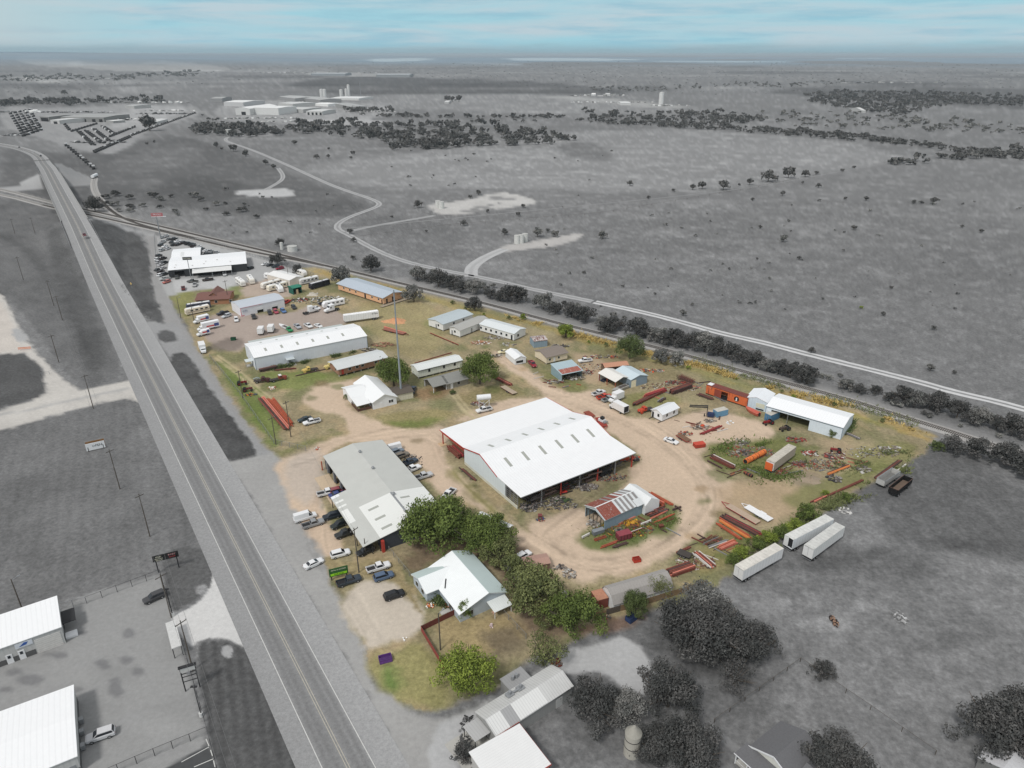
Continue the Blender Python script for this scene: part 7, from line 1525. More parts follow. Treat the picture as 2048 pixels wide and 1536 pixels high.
# heaps: many loose pieces nobody could count, each heap one thing
def heap(x,y,rx,ry,n,pal,label,seed=0,z=.7,name='scrap_heap',smin=.15,smax=1.0,cat='scrap',rz=0):
    random.seed(seed+int(x));m=mpp(x,y);o=P(x,y);b=MB();mats_=[mat('scrap_%d_%d_%d'%c,rgb(*c),rough=.8,var=.2)for c in pal]
    smax=min(smax,max(.25,rx*m*.45))
    for i in range(n):
        a=random.uniform(0,6.28);q=math.sqrt(random.random());px,py=q*rx*m*math.cos(a),q*ry*m*1.6*math.sin(a);b.cur=random.randrange(len(pal));hh=(1-q*.7)*z
        k=random.random();rot=Matrix.Rotation(random.uniform(0,6.28),3,'Z')@Matrix.Rotation(random.uniform(-.4,.4),3,'X')
        s=random.uniform(smin,smax)
        if k<.4:b.obox((px,py,random.uniform(.05,hh+.1)),s,random.uniform(.04,.12),random.uniform(.04,.12),rot)
        elif k<.7:b.obox((px,py,random.uniform(.05,hh)),s*.6,s*.5,.03,rot)
        else:b.obox((px,py,random.uniform(.1,hh)),s*.4,s*.35,s*.3,rot)
    ob=b.build(name,mats_,None,(o.x,o.y,0),recalc=False,rz=rz);tag(ob,label,cat,kind='stuff');return ob
RP=[(150,70,58),(110,60,54),(120,110,100),(90,84,80)];WP=[(186,184,178),(160,154,146),(130,120,110),(96,90,86)];DP=[(60,60,62),(90,84,80),(120,110,104),(150,146,140)];OP=[(206,90,56),(150,64,52),(200,180,150),(100,90,80)]
for a in[(1560,945,18,8,60,RP,'dark red scrap frames just below the tan grey box trailer'),(1598,928,12,7,40,RP,'red scrap frames right of the tan grey box trailer'),(1620,908,16,7,50,[(60,74,40),(200,196,190),(150,70,58)],'weedy scrap with pale sheets behind the box trailer'),(1668,912,24,8,60,RP+[(190,186,180)],'scattered red scrap in the weeds right of centre island'),(1668,958,16,8,40,DP,'black wheels and axles heap at the right end of the island'),(1722,938,16,10,40,WP,'pale broken sheets near the right boundary'),(1776,898,30,7,34,WP,'white rubbish scattered near the corner of the yard'),(1480,885,16,8,34,WP,'pale rubbish in the weeds of the scrap island'),(1486,905,14,8,30,DP,'dark brush and scrap beside the orange tank'),(1592,880,20,8,44,RP,'rusty frames on the dirt before the open shed'),(1402,856,22,6,50,WP+OP,'white and orange scrap row right of the white sedan'),(1420,842,12,4,26,WP,'white boards beside the pale blue container'),(1460,846,10,4,10,[(226,228,228)],'white metal sheets on the grass by the pale blue container'),(1370,868,14,6,40,WP+OP,'mixed scrap beside the red frame trailer'),(1214,1236,8,3,20,OP+WP,'red and white scrap behind the tan board fence'),
          (1186,1048,14,8,50,WP,'firewood and pale scrap at the barn front corner'),(1262,1046,22,7,50,[(214,166,50),(190,140,50),(120,90,50)],'yellow orange machine parts along the barn wall'),(1240,1062,14,5,30,DP,'dark scrap beside the yellow parts'),(1318,1022,16,6,40,RP,'dark rusty scrap by the canvas tent'),(1120,1000,26,6,60,DP+[(60,80,44)],'dark scrap and weeds under the near warehouse edge'),(1170,975,30,8,120,DP,'dark heaped machinery under the warehouse edge'),(1262,918,22,8,70,DP+OP,'rusty machinery under the far warehouse corner'),(1058,1016,18,8,60,DP,'dark frames at the near warehouse corner'),(1082,1040,9,4,20,[(60,80,120),(150,60,50),(90,90,80)],'small coloured rubbish by the near warehouse corner'),
          (1112,764,26,7,70,RP+WP,'rusty beams and boards left of the open equipment shed'),(1150,757,22,6,60,WP,'pale slabs in front of the open equipment shed'),(1176,746,10,8,50,RP+WP,'rusty machinery heap right of the open equipment shed'),(1145,748,16,3,40,DP,'dark machinery inside the open equipment shed'),(1214,762,14,4,50,[(40,44,70),(60,60,62)],'dark blue machinery under the white carport'),(1202,700+14,36,5,70,DP+OP,'line of scrap trailing behind the white flatbed pickup'),(1300,742,30,5,60,OP+WP,'orange and pale scrap behind the pale blue workshop'),(1350,765,20,6,70,RP,'dark red tangled steel before the boxcar'),(1120,692,18,5,40,DP,'dark scrap behind the cream house'),
          (962,686,20,6,70,[(190,140,110),(160,120,100),(210,206,200)],'pale lumber scrap before the white mobile homes'),(990,676,22,6,60,WP,'white broken frames before the rightmost mobile home'),(994,712,12,5,40,WP,'grey frame wreck below the cream old car'),(1016,690,20,5,30,WP,'small pale rubbish near the mobile homes'),(955,808,14,5,50,RP+WP,'rusty rubbish beside the raised tank'),(765,690,24,8,60,[(176,120,100),(150,110,90),(120,100,80)],'reddish brush and bricks right of the white warehouse'),(735,700,20,6,50,DP+WP,'machinery behind the brown cabin'),(655,600,36,14,180,[(90,90,84),(60,62,64),(210,208,204),(110,120,90)],'sprawling heap of car parts right of the repair shop'),(600,600,18,8,110,[(90,90,84),(60,62,64),(210,208,204),(80,96,60),(160,60,50)],'car wrecks piled by the repair shop corner'),(626,588,10,4,30,[(200,200,196),(176,170,160)],'pale tarpaulin heap on the lawn by the black motorhome'),(545,777,10,4,22,[(190,130,100),(226,220,210)],'small tan and white rubbish on the grass by the old trucks'),(514,758,6,3,18,[(160,170,170)],'grey slab on the roadside grass'),(500,790,12,3,26,[(220,140,60),(60,70,80)],'orange and dark rubbish beside the pole and tractors'),
          (1140,1148,14,10,60,WP,'pale rubbish at the edge of the lane below the barn island'),(1130,1190,8,6,40,WP,'white broken furniture by the big green trees'),(1118,1135,14,5,30,DP,'dark brush at the lane edge'),(634,898,6,3,14,[(200,90,60),(206,206,200)],'orange stub and pale block by the drive entrance'),(862,1212,10,4,40,[(226,140,80),(226,226,220),(150,90,60)],'orange and white garden ornaments before the farmhouse'),(896,1210,5,6,40,[(206,80,50),(150,60,40),(60,50,46),(230,120,80)],'orange pumpkins and decorations by the farmhouse door'),(983,1253,4,4,14,[(226,206,206),(190,170,170)],'small pale garden statue figure group'),(987,1226,4,3,10,[(216,180,160)],'pale pink chair by the farmhouse back porch'),(810,1278,4,4,10,[(232,230,226)],'white ornament on the grass near the highway'),(1668,1243,7,10,70,[(60,50,46),(40,36,34),(150,120,100)],'dark burnt stump pile in the grey field'),(1800,1235,14,14,40,[(190,190,190),(150,150,150),(130,130,130)],'pale rubbish scattered in the lower right field'),(1690,1022,12,9,26,[(206,204,200),(190,188,186)],'crumpled white sheet beside the trailers'),(2018,1404,14,12,40,[(206,206,204),(160,160,158)],'white broken panels at the right edge'),(1110,1326,14,7,50,[(120,110,104),(150,140,130),(120,60,46)],'grey boxes and red bricks behind the ribbed roof store'),(935,1462,16,24,60,[(80,80,80),(120,120,120),(60,60,60)],'brush at the left end of the ribbed roof store')]:
    heap(*a[:7])
for a_ in((1500,905,50,16,260,[(120,110,100),(90,84,80),(150,80,64),(150,140,128)],'fine mixed scrap strewn through the weeds of the scrap island'),(1640,930,60,14,260,[(120,110,100),(150,80,64),(160,154,146),(90,84,78)],'fine mixed scrap strewn right of the grey brown mound'),(1390,1125,40,14,130,[(120,84,70),(190,184,176),(90,80,74)],'short offcuts behind the gambrel store'),(1340,775,60,14,200,[(120,84,70),(150,120,96),(90,80,74),(196,190,180)],'steel offcuts in the grass above the white hut'),(1100,1010,60,12,220,DP,'dark clutter along the edge under the big warehouse roof'),(1205,955,50,10,220,DP+RP,'dark clutter under the far half of the big warehouse roof'),(1250,1060,60,14,240,[(150,70,50),(120,90,60),(190,150,60),(90,80,74)],'small coloured scrap strewn over the grassy island'),(820,925,26,20,110,DP,'weeds and parts between the cars behind the workshop'),(1180,735,60,12,150,RP+WP,'parts strewn on the dirt between the sheds'),(640,602,60,14,220,[(70,70,70),(120,116,110),(206,204,200),(96,104,70)],'car parts strewn round the scrap heap by the repair shop'),(1740,905,60,14,110,WP,'white and grey bits over the right end of the yard')):
    heap(*a_[:7],z=.35,smin=.1,smax=.6)
random.seed(90)
for i in range(90):
    cx_,cy_,w_,h_,wh=random.choice(((1500,925,90,26,'scrap island'),(1650,930,90,24,'right end of the yard'),(1300,1045,60,22,'grassy barn island'),(1420,1095,60,26,'hedge corner'),(1350,780,60,18,'grass above the white hut'),(1400,855,50,16,'dirt below the boxcar'),(1110,760,50,16,'ground by the equipment shed')));x,y=cx_+random.uniform(-1,1)*w_,cy_+random.uniform(-1,1)*h_;ch=random.choice('rrrdddowgp');o=link('loose_girder',girder_mesh(random.choice((2,3,4.5,6)),random.choice('IBPT'),random.choice((.08,.12))),None,P(x,y,.02),random.choice((.5,.6,2.6,2.4))+random.uniform(-.3,.3));o.material_slots[0].link='OBJECT';o.material_slots[0].material=STEEL[ch];tag(o,'%s loose girder lying on the %s'%(CN[ch],wh),'girder','loose girders, '+wh)
def mound(x,y,rx,ry,h,col,label):
    m=mpp(x,y);o=P(x,y);n=20;V=[];F_=[]
    for i in range(9):
        for j in range(n):
            t=i/8;a=2*math.pi*j/n;k=1+.18*math.sin(3*a+x)+.1*math.sin(7*a);V.append((rx*m*t*k*math.cos(a),ry*m*1.8*t*k*math.sin(a),h*(math.cos(t*math.pi)*.5+.5)*(1+.25*math.sin(5*a+i))-.03))
    for i in range(8):
        for j in range(n):F_.append((i*n+j,i*n+(j+1)%n,(i+1)*n+(j+1)%n,(i+1)*n+j))
    ob=link('dirt_mound',npmesh('dirt_mound',V,np.array(F_),mat('mound_%d'%col[0],rgb(*col),rough=.95,var=.2),smooth=True),None,o);tag(ob,label,'mound')
mound(790,643,26,9,1.6,(200,150,112),'heap of orange tan dirt on the dry grass behind the white warehouse');mound(1620,960,26,9,.9,(150,136,118),'low grey brown gravel mound right of the scrap island');mound(625,590,12,5,1.2,(186,180,168),'pale rubble mound on the lawn below the black motorhome')
# ------------------------------------------------------------------ plants
def leafmat(name,c,v=.25):
    m=mat(name,rgb(*c),rough=.75,var=v,scale=.7,spec=.12);n=m.node_tree;bs=n.nodes['Principled BSDF'];src=bs.inputs['Base Color'].links[0].from_socket
    at=N(n,'ShaderNodeAttribute',attribute_name='Col');n.links.new(mixc(n,1.0,src,at.outputs['Color'],'MULTIPLY'),bs.inputs['Base Color']);return m
LM={'g':leafmat('leaf_green',(98,112,60)),'y':leafmat('leaf_yellow_green',(122,136,62)),'o':leafmat('leaf_olive',(110,116,76)),'k':leafmat('leaf_grey_dark',(84,84,84)),'m':leafmat('leaf_grey',(118,118,117)),'l':leafmat('leaf_pale_grey',(138,138,136)),'b':leafmat('leaf_dark_green',(88,100,62)),'s':leafmat('leaf_gold',(186,164,104)),'f':leafmat('leaf_far',(100,100,100),.15)}
BARK=mat('bark',rgb(92,84,76),rough=.95,var=.2)
def crown(seed,n,leaf,lob=22,flat=.75,spread=.5,strag=.1,gap=.0):
    rg=np.random.RandomState(seed);cs=[];k1,k2=rg.uniform(0,6.28,2)
    for i in range(lob):
        a=rg.uniform(0,2*np.pi);lim=.74+.16*np.sin(2*a+k1)+.1*np.sin(5*a+k2);q=rg.uniform(0,1)**.55*lim;z=rg.uniform(.1,1)**.7*np.sqrt(max(.05,1-(q/.95)**2));cs.append((q*np.cos(a),q*np.sin(a),.2+z*flat,rg.uniform(.09,.27)*(1.15-.5*q)))
    cs=np.array(cs);tonel=rg.uniform(.7,1.3,lob);w_=cs[:,3]**2;pick=rg.choice(lob,n,p=w_/w_.sum());c=cs[pick]
    d=rg.normal(size=(n,3));d/=np.linalg.norm(d,axis=1)[:,None];rad=c[:,3]*(1-.45*rg.uniform(0,1,n)**2)*np.where(rg.uniform(0,1,n)<strag,rg.uniform(1.1,1.7,n),1.0);P0=c[:,:3]+d*rad[:,None]*np.array([1.1,1.1,.75])
    nrm=d*.8+np.array([0,0,.5])+rg.normal(size=(n,3))*.6;nrm/=np.linalg.norm(nrm,axis=1)[:,None];t=np.cross(nrm,rg.normal(size=(n,3)));t/=np.linalg.norm(t,axis=1)[:,None];bt=np.cross(nrm,t);s=leaf*rg.uniform(.5,1.6,n)[:,None]
    V=np.stack([P0-t*s-bt*s*.5,P0+t*s-bt*s*.35,P0+t*s*.7+bt*s*.5,P0-t*s*.8+bt*s*.45],1).reshape(-1,3);V[:,2]=np.maximum(V[:,2],.02)
    tn=tonel[pick]*rg.uniform(.72,1.28,n);cc=np.repeat(np.stack([tn*(1+.12*(tonel[pick]-1)),tn,tn*.96],1),4,0)
    return npmesh('crown',V,np.arange(4*n).reshape(-1,4),LM['g'],cc)
CRN={'big':[crown(s,9500,.022,74)for s in(1,2,3,4)],'mid':[crown(s,3000,.038,40,strag=.18)for s in(11,12,13,14)],'low':[crown(s,560,.08,18,strag=.2)for s in(21,22,23,24)],'tiny':[crown(s,130,.15,10,strag=.2)for s in(31,32,33)],'thin':[crown(s,2400,.024,40,strag=.35)for s in(41,42,43)]}
def trunkmesh(seed,n=16):
    random.seed(seed);b=MB();b.tube((0,0,0),(0,0,.3),.05,7,.035)
    for i in range(n):
        a=random.uniform(0,6.28);q=random.uniform(.3,.82);m=(q*.4*math.cos(a),q*.4*math.sin(a),.42);e=(q*math.cos(a),q*math.sin(a),random.uniform(.5,.85));b.tube((0,0,.26),m,.025,5,.018);b.tube(m,e,.018,4,.006)
    return b.mesh('trunk',BARK)
TRK=[trunkmesh(s)for s in(1,2,3)]
def tree(x,y,wpx,kind,lod,label,group=None,hr=.85,name='tree',seed=None,trunk=True,cat=None,zt=0.0):
    """x, y: foot of the tree; wpx: crown width in photo pixels"""
    p=P(x,y,0);m=depth(p)/F;rad=wpx*m/2;seed=int(x*3+y)if seed is None else seed;me=CRN[lod][seed%len(CRN[lod])];rad*=1.13 if lod in('big','thin')else 1.05;rz=(seed*1.7)%6.28
    if trunk:
        r=empty(name,p,rz,label,cat or('tree' if name=='tree' else 'bush'),group);c=link('crown',me,r);c.scale=(rad,rad,rad*hr*1.5);t=link('trunk',TRK[seed%3],r);t.scale=(rad,rad,rad*hr*1.5)
    else:r=c=link(name,me,None,p,rz);c.scale=(rad,rad,rad*hr*1.5);tag(r,label,cat or 'bush',group)
    c.material_slots[0].link='OBJECT';c.material_slots[0].material=LM[kind]
    return r
for x,y,w_,k,lod,lab,hr in[
    (866,1092,150,'g','big','largest dark green tree beside the workshop canopy',.8),(925,1082,95,'g','big','green tree in the middle of the clump behind the workshop',.9),(962,1108,110,'g','big','green tree right of the middle of the clump by the lane',.85),(1000,1120,92,'o','big','olive tree at the lane end of the clump',.75),(985,1090,96,'g','big','green tree between the middle of the clump and the lane',.8),(1034,1150,70,'o','mid','small olive tree joining the clump to the broad olive tree',.8),(900,1050,80,'g','big','small green tree at the top of the clump above the farmhouse',.9),
    (1066,1220,136,'o','big','broad olive tree right of the farmhouse',.8),(1145,1262,125,'g','big','bright green rounded tree at the back lane before the rust container',.85),(1100,1248,70,'o','big','brownish tree between the olive and bright green trees',.8),(935,1378,125,'y','big','yellow green round tree at the end of the red fence',.85),(1086,1330,90,'o','thin','thin half grey tree above the ribbed roof store',1.0),(934,1232,44,'g','mid','small green tree at the farmhouse wall',1.0),
    (788,772,76,'g','big','green tree left of the tall mast behind the white house',.9),(960,768,76,'g','big','round green tree beside the grey roofed house',1.0),(1259,718,60,'b','big','dark green tree by the railway behind the tan open shed',.95),(1322,726,42,'m','mid','grey brown thin tree left of a pair by the railway',.9),(1350,732,44,'l','mid','grey brown thin tree right of a pair by the railway',.9),(1131,674,42,'y','mid','light green round tree by the railway above the striped shed',.85),(1046,640,16,'y','mid','small light green bush on the railway bank',1.0),(872,782,30,'m','mid','x',.5),
    (1270,1230,56,'b','big','dark shrub tree overhanging the gambrel store roof',1.2),(1310,1190,60,'o','thin','pale green thin tree covering the gambrel roof',.9),(1230,1200,50,'l','thin','thin grey green tree over the left part of the gambrel roof',.8)]:
    if lab!='x':tree(x,y,w_,k,lod,lab,hr=hr)
for i,(x,y,w_,lab)in enumerate([(1370,1290,150,'left dark grey tree of the large dark clump in the yard'),(1430,1300,150,'middle dark grey tree of the large dark clump in the yard'),(1495,1315,120,'right dark grey tree of the large dark clump in the yard'),(1400,1240,120,'uppermost dark grey tree of the large dark clump'),(1470,1370,90,'lowest dark grey tree of the large dark clump beside the fence'),(1190,1435,124,'dark grey tree at the right end of the ribbed roof store'),(1335,1412,140,'dark grey tree above the water tank beside the pale drive'),(1310,1510,100,'dark grey tree right of the water tank'),(1370,1530,150,'dark grey tree at the bottom edge below the pale drive'),(1250,1440,100,'grey tree between the pale drive and the ribbed roof store'),(1668,1560,150,'dark tree in front of the dark roofed house at the bottom'),(1990,1500,170,'big dark tree above the corner shed at lower right'),(2040,1450,120,'dark tree at the right edge'),(1640,1350,60,'dark shrub at the fence corner in the field'),(930,1520,60,'grey shrub at the left end of the patio')]):
    tree(x,y,w_,'k' if i not in(9,3)else 'm',('thin' if i in(4,)else 'big')if w_>80 else 'mid',lab,hr=.72)
# hedge of green shrubs behind the trailers
for i,(x,y,w_)in enumerate([(1616,1040,52),(1590,1060,40),(1560,1076,44),(1535,1086,44),(1508,1100,44),(1484,1118,44),(1466,1128,36),(1575,1068,36),(1690,1000,26)]):
    tree(x,y,w_,'y' if i%2 else 'g','mid','yellow green shrub in the hedge along the white trailers','hedge shrubs along the white trailers',hr=.8,name='shrub')
for i,(x,y,w_,k,lab)in enumerate([(1648,990,20,'y','yellow green bush beside the long rusty girder line'),(1904,905,60,'k','dark grey shrub first in the row at the right by the track'),(1950,916,70,'k','dark grey shrub second in the row at the right by the track'),(2010,932,80,'k','dark grey shrub third in the row at the right by the track'),(2050,950,80,'k','dark grey shrub last in the row at the right edge'),(1870,900,36,'b','dark green weeds at the far corner of the yard'),(895,1180,40,'b','dark hedge clump before the farmhouse left wing'),(868,1190,34,'g','green hedge clump at the garden path'),(905,1165,24,'b','hedge clump under the left wing of the farmhouse'),(905,788,16,'b','round green bush before the grey house door'),(694,798,18,'o','olive bush left of the white house porch'),(1666,872,30,'b','weeds at the end wall of the long open shed')]):
    tree(x,y,w_,k,'mid',lab,hr=.7,name='shrub',trunk=False)
# shrubs along the railway
HR=[(742,542,44,'k','grey round tree beyond the track left of the farm track'),(684,568,50,'m','grey green tree at the track behind the tan bunkhouse'),(555,530,34,'k','dark round tree on the track bank behind the dealer lot'),(598,548,26,'k','dark small tree on the bank by the rv garage'),(191,424,42,'k','dark round tree right of the highway bridge'),(950,622,40,'k','dark tree on the track bank behind the mobile homes'),(828,604,48,'m','grey tree at the track behind the mast'),(561,492,22,'k','dark small tree by the white tanks')]
for x,y,w_,k,lab in HR:tree(x,y,w_,k,'mid',lab,hr=.9)
random.seed(44);hp=[(836,558),(862,566),(880,572),(905,576),(925,580),(955,588),(980,592),(1000,598),(1020,604),(1036,606),(1086,618),(1110,626),(1140,632),(1155,636),(1175,640),(1200,652),(1216,660),(1230,662),(1275,668),(1296,674),(1315,680),(1330,686),(1348,690),(1368,694),(1390,698),(1412,704),(1440,710),(1466,716),(1490,724),(1512,730),(1536,738),(1556,744),(1580,752),(1600,760),(1610,764),(1690,776),(1720,784),(1750,790),(1776,800),(1800,806),(1830,812),(1856,818),(1880,824),(1910,836),(1940,844),(1960,850),(1990,860),(2020,868),(2050,876)]
for i,(x,y)in enumerate(hp):
    tree(x+random.uniform(-4,4),y+random.uniform(-2,5),random.uniform(30,50)*(1+(x-800)/3000)*(.75 if 1690<=x<=1776 else 1),'k' if i%5 else 'm','mid','dark grey shrub in the row between railway and farm track','shrub row between railway and farm track',hr=random.uniform(.65,.95),name='shrub')
random.seed(45)
for i in range(60):
    t=random.random();x=820+t*1230;y=560+346*t**1.06-random.uniform(6,26)*(1+t);tree(x,y,random.uniform(10,22),random.choice('kmml'),'low','small grey bush on the bank beyond the railway','small bushes on the railway bank',hr=.7,name='bush',trunk=False)
for i in range(22):
    t=random.random();x=850+t*980;y=596+262*t**1.05+random.uniform(-2,8);tree(x,y,random.uniform(7,14),random.choice('yos'),'low','small green or golden bush on the yard side of the railway','small bushes on the yard side of the railway',hr=.8,name='bush',trunk=False)
# farmland trees named one by one where they stand alone
FT=[(928,452,18),(1036,432,12),(1009,470,18),(1075,474,26),(1110,474,20),(1205,478,24),(1566,484,22),(1095,465,12),(836,416,22),(957,390,14),(940,398,12),(975,425,10),(1046,416,12),(708,484,14),(784,436,8),(853,465,8),(700,468,16),(706,520,14),(1260,372,16),(1297,398,10),(1346,384,10),(1385,380,16),(1404,378,22),(1446,380,28),(1499,370,18),(1536,364,34),(1550,362,16),(1576,356,32),(1610,354,20),(1632,350,12),(1684,344,10),(1708,338,10),(1605,368,8),(1636,376,14),(1732,402,14),(1690,400,10),(1565,392,14),(1505,402,10),(1827,408,12),(1866,408,20),(1842,408,10),(1708,460,14),(1924,456,10),(1962,466,12),(1722,618,10),(1766,632,14),(1866,660,14),(1860,742,22),(1908,748,12),(1598,520,12),(1782,578,10),(1514,520,8),(634,318,14),(657,316,10),(702,318,8),(706,310,12),(590,290,14),(658,300,8),(433,294,14),(444,300,8),(467,303,20),(492,313,18),(532,330,16),(548,338,14),(294,290,8),(309,286,8),(130,190,14),(1520,458,12),(1458,540,8),(1310,590,8),(1168,548,10),(1366,632,20),(1622,706,18),(1478,372,8)]
for i,(x,y,w_)in enumerate(FT):
    tree(x,y,w_,'y' if(x,y)==(1722,618)else('m' if w_>18 and y>440 else 'f'),'low','small dark tree standing alone in the grey pasture' if(x,y)!=(1722,618)else 'single small green tree in the grey pasture',None if(x,y)==(1722,618)else 'lone trees in the pasture',hr=.85,name='tree')
def scatter(n,box,wr,seed,lab,grp,lod='tiny',kinds='fm',hr=.7,fy=None,hz_=None):
    random.seed(seed)
    for i in range(n):
        x=random.uniform(box[0],box[2]);y=box[1]+(box[3]-box[1])*random.random()**(1.0 if fy is None else fy);w_=random.uniform(*wr)
        tree(x,y,w_,random.choice(kinds),lod,lab,grp,hr=hr,name='bush',trunk=False)
scatter(70,(1080,400,2048,620),(4,11),3,'tiny grey bush dotted over the right pasture','tiny bushes over the right pasture',kinds='fml')
scatter(24,(780,300,1250,420),(4,9),4,'tiny bush in the pasture before the middle well pad','tiny bushes before the middle well pad')
scatter(16,(420,380,680,470),(5,12),5,'grey bush left of the winding farm track','bushes left of the winding farm track');scatter(26,(200,390,520,440),(12,28),6,'grey scrub bush above the railway left of the well pad','scrub above the railway','low','mk',.5)
# --- woods far off, each one mass
lowc=[CRN['tiny'][i]for i in range(3)];LOWV=[];LOWC=[]
for me in lowc:v=np.zeros(len(me.vertices)*3,np.float32);me.vertices.foreach_get('co',v);LOWV.append(v.reshape(-1,3));LOWC.append(np.array([d.color[:3]for d in me.color_attributes['Col'].data]))
def inside(poly,x,y):return sdist(np.asarray(poly,float),np.array([x]),np.array([y]))[0]<0
def wood(poly,n,wr,label,seed,kind='f',hr=1.1,line=None):
    random.seed(seed);Vs=[];Cs_=[];cnt=0;xs=[p[0]for p in poly];ys=[p[1]for p in poly]
    if line is None:W=Pn(poly)
    tries=0
    while cnt<n and tries<n*30:
        tries+=1
        if line is None:
            x=random.uniform(min(xs),max(xs));y=random.uniform(min(ys),max(ys))
            if not inside(poly,x,y):continue
        else:
            k=random.randrange(len(poly)-1);t=random.random();x=poly[k][0]*(1-t)+poly[k+1][0]*t;y=poly[k][1]*(1-t)+poly[k+1][1]*t+random.uniform(-line,line)
        p=P(x,y);m=depth(p)/F;rad=random.uniform(*wr)*m/2;v=LOWV[cnt%3];a=random.uniform(0,6.28);c,s=math.cos(a),math.sin(a)
        if cnt%1==0:v=v
        Vs.append(np.stack([(v[:,0]*c-v[:,1]*s)*rad+p.x,(v[:,0]*s+v[:,1]*c)*rad+p.y,v[:,2]*rad*hr*random.uniform(.6,1.3)],1));Cs_.append(LOWC[cnt%3]*random.uniform(.75,1.3));cnt+=1
    if not Vs:return
    V=np.vstack(Vs);tag(link('woodland',npmesh('woodland',V,np.arange(len(V)).reshape(-1,4),LM[kind],np.vstack(Cs_))),label,'woods',kind='stuff')
wood([(560,258),(620,248),(720,244),(800,248),(900,252),(1000,252),(1100,268),(1150,282),(1120,290),(1000,292),(860,300),(770,290),(700,275),(600,268)],330,(14,26),'dark wood in the middle distance beyond the farm track',1)
wood([(400,250),(500,254),(560,262),(560,272),(480,276),(400,270),(370,262)],90,(14,26),'dark thicket below the far industrial buildings',2)
wood([(1140,240),(1300,246),(1450,252),(1600,262),(1800,280),(2048,312),(2048,322),(1800,292),(1600,274),(1440,262),(1200,250)],330,(9,18),'long dark hedgerow of trees crossing the right distance',3)
wood([(1160,222),(1300,226),(1450,225),(1560,240),(1440,252),(1300,252),(1180,244)],190,(10,18),'wood in front of the far quarry',4)
wood([(1600,190),(1700,184),(1860,186),(2048,196),(2048,214),(1900,210),(1800,232),(1700,222),(1620,205)],620,(8,15),'large far wood on the right',5)
wood([(1500,226),(1700,225),(1900,240),(2048,250),(2048,270),(1800,262),(1560,252)],160,(8,16),'scattered trees below the large far wood',6,'m')
wood([(1750,330),(1800,326),(1880,316),(1960,306),(2048,300),(2080,306),(2048,318),(1960,318),(1900,322),(1800,333)],60,(16,28),'tree belt at the right edge of the pasture',7)
wood([(720,232),(840,234),(1000,236),(1130,234)],80,(9,15),'line of small trees beyond the middle wood',8,line=2);wood([(0,210),(60,206),(140,208),(240,204),(330,202)],110,(10,20),'dark tree line behind the truck yard at upper left',9,line=4);wood([(690,220),(740,218),(800,224),(700,228)],30,(10,18),'trees right of the far white silos',10)
wood([(500,150),(560,170),(620,180)],40,(6,12),'x',11,line=6)if False else None
wood([(0,160),(120,156),(240,158),(300,150),(400,148)],140,(5,12),'distant trees among houses at upper left',12,line=5,kind='m');wood([(1180,178),(1300,180),(1500,168),(1560,172),(1700,164)],160,(4,9),'distant tree belts on the right horizon',13,line=4,kind='m');wood([(400,232),(500,262),(700,264),(1150,236)],60,(6,12),'trees along the track below the far factory',14,line=3)
random.seed(77);pts=[]
wood([(0,112),(2048,126),(2048,178),(1400,190),(1100,176),(700,148),(0,196)],1500,(1.5,5),'specks of far trees scattered to the horizon',15,kind='m',hr=.6)
wood([(760,286),(870,290),(900,298),(790,302)],26,(14,22),'clump of trees at the left tip of the middle wood',16);wood([(345,262),(400,266),(560,268),(350,272)],0,(8,14),'y',17)if False else None
wood([(205,425),(250,440),(330,445)],0,(8,14),'z',18,line=3)if False else None
# golden weeds along the track, and weeds beside the buildings
def weeds(line,n,h,w_,label,kind,seed,spread=2.5):
    rg=np.random.RandomState(seed);W=chaik_open(Pn(line),1);seg=np.hypot(*np.diff(W,axis=0).T);cum=np.concatenate([[0],np.cumsum(seg)]);t=rg.uniform(0,cum[-1],n);x=np.interp(t,cum,W[:,0])+rg.normal(size=n)*spread*.5;y=np.interp(t,cum,W[:,1])+rg.normal(size=n)*spread*.5
    keep=fbm(x,y,1/7.,2,seed)>.45;x,y=x[keep],y[keep];n=len(x);a=rg.uniform(0,6.28,n);hh=h*rg.uniform(.4,1.2,n);ww=w_*rg.uniform(.5,1.3,n);dx,dy=np.cos(a)*ww,np.sin(a)*ww;lx,ly=rg.normal(size=n)*.7*h,rg.normal(size=n)*.7*h;z=np.zeros(n)
    V=np.stack([np.stack([x-dx,y-dy,z],1),np.stack([x+dx,y+dy,z],1),np.stack([x+dx*.5+lx,y+dy*.5+ly,hh],1),np.stack([x-dx*.5+lx,y-dy*.5+ly,hh],1)],1).reshape(-1,3)
    tag(link('tall_weeds',npmesh('tall_weeds',V,np.arange(len(V)).reshape(-1,4),LM[kind],np.repeat(rg.uniform(.7,1.3,len(V)//4),4)[:,None]*np.ones((1,3)))),label,'weeds',kind='stuff')
weeds([(1000,624),(1100,654),(1240,694),(1400,730),(1520,772),(1690,812),(1800,842),(1860,862)],9000,.8,.16,'golden tall weeds along the yard side of the railway','s',1,3.0);weeds([(1380,716),(1520,760),(1690,804),(1850,852)],3500,.6,.14,'olive weeds along the yard side of the railway','o',2,4)
weeds([(520,742),(600,728),(700,706),(735,696)],2600,.9,.16,'green weeds at the foot of the white warehouse','b',3,1.6);weeds([(1660,870),(1690,862),(1700,840)],1500,1.0,.18,'green weeds round the right end of the long open shed','b',4,2.0);weeds([(1440,900),(1500,890),(1560,900),(1600,930),(1540,955),(1480,940)],5000,.6,.16,'green weeds over the scrap island','g',5,4.5);weeds([(1620,920),(1680,930),(1740,925),(1800,900)],3500,.6,.15,'weeds between the scrap and the right boundary','o',6,4.5);weeds([(1500,1110),(1560,1080),(1640,1020),(1740,975),(1810,940)],4500,.9,.16,'weeds along the outside of the yard boundary','o',7,2.4)
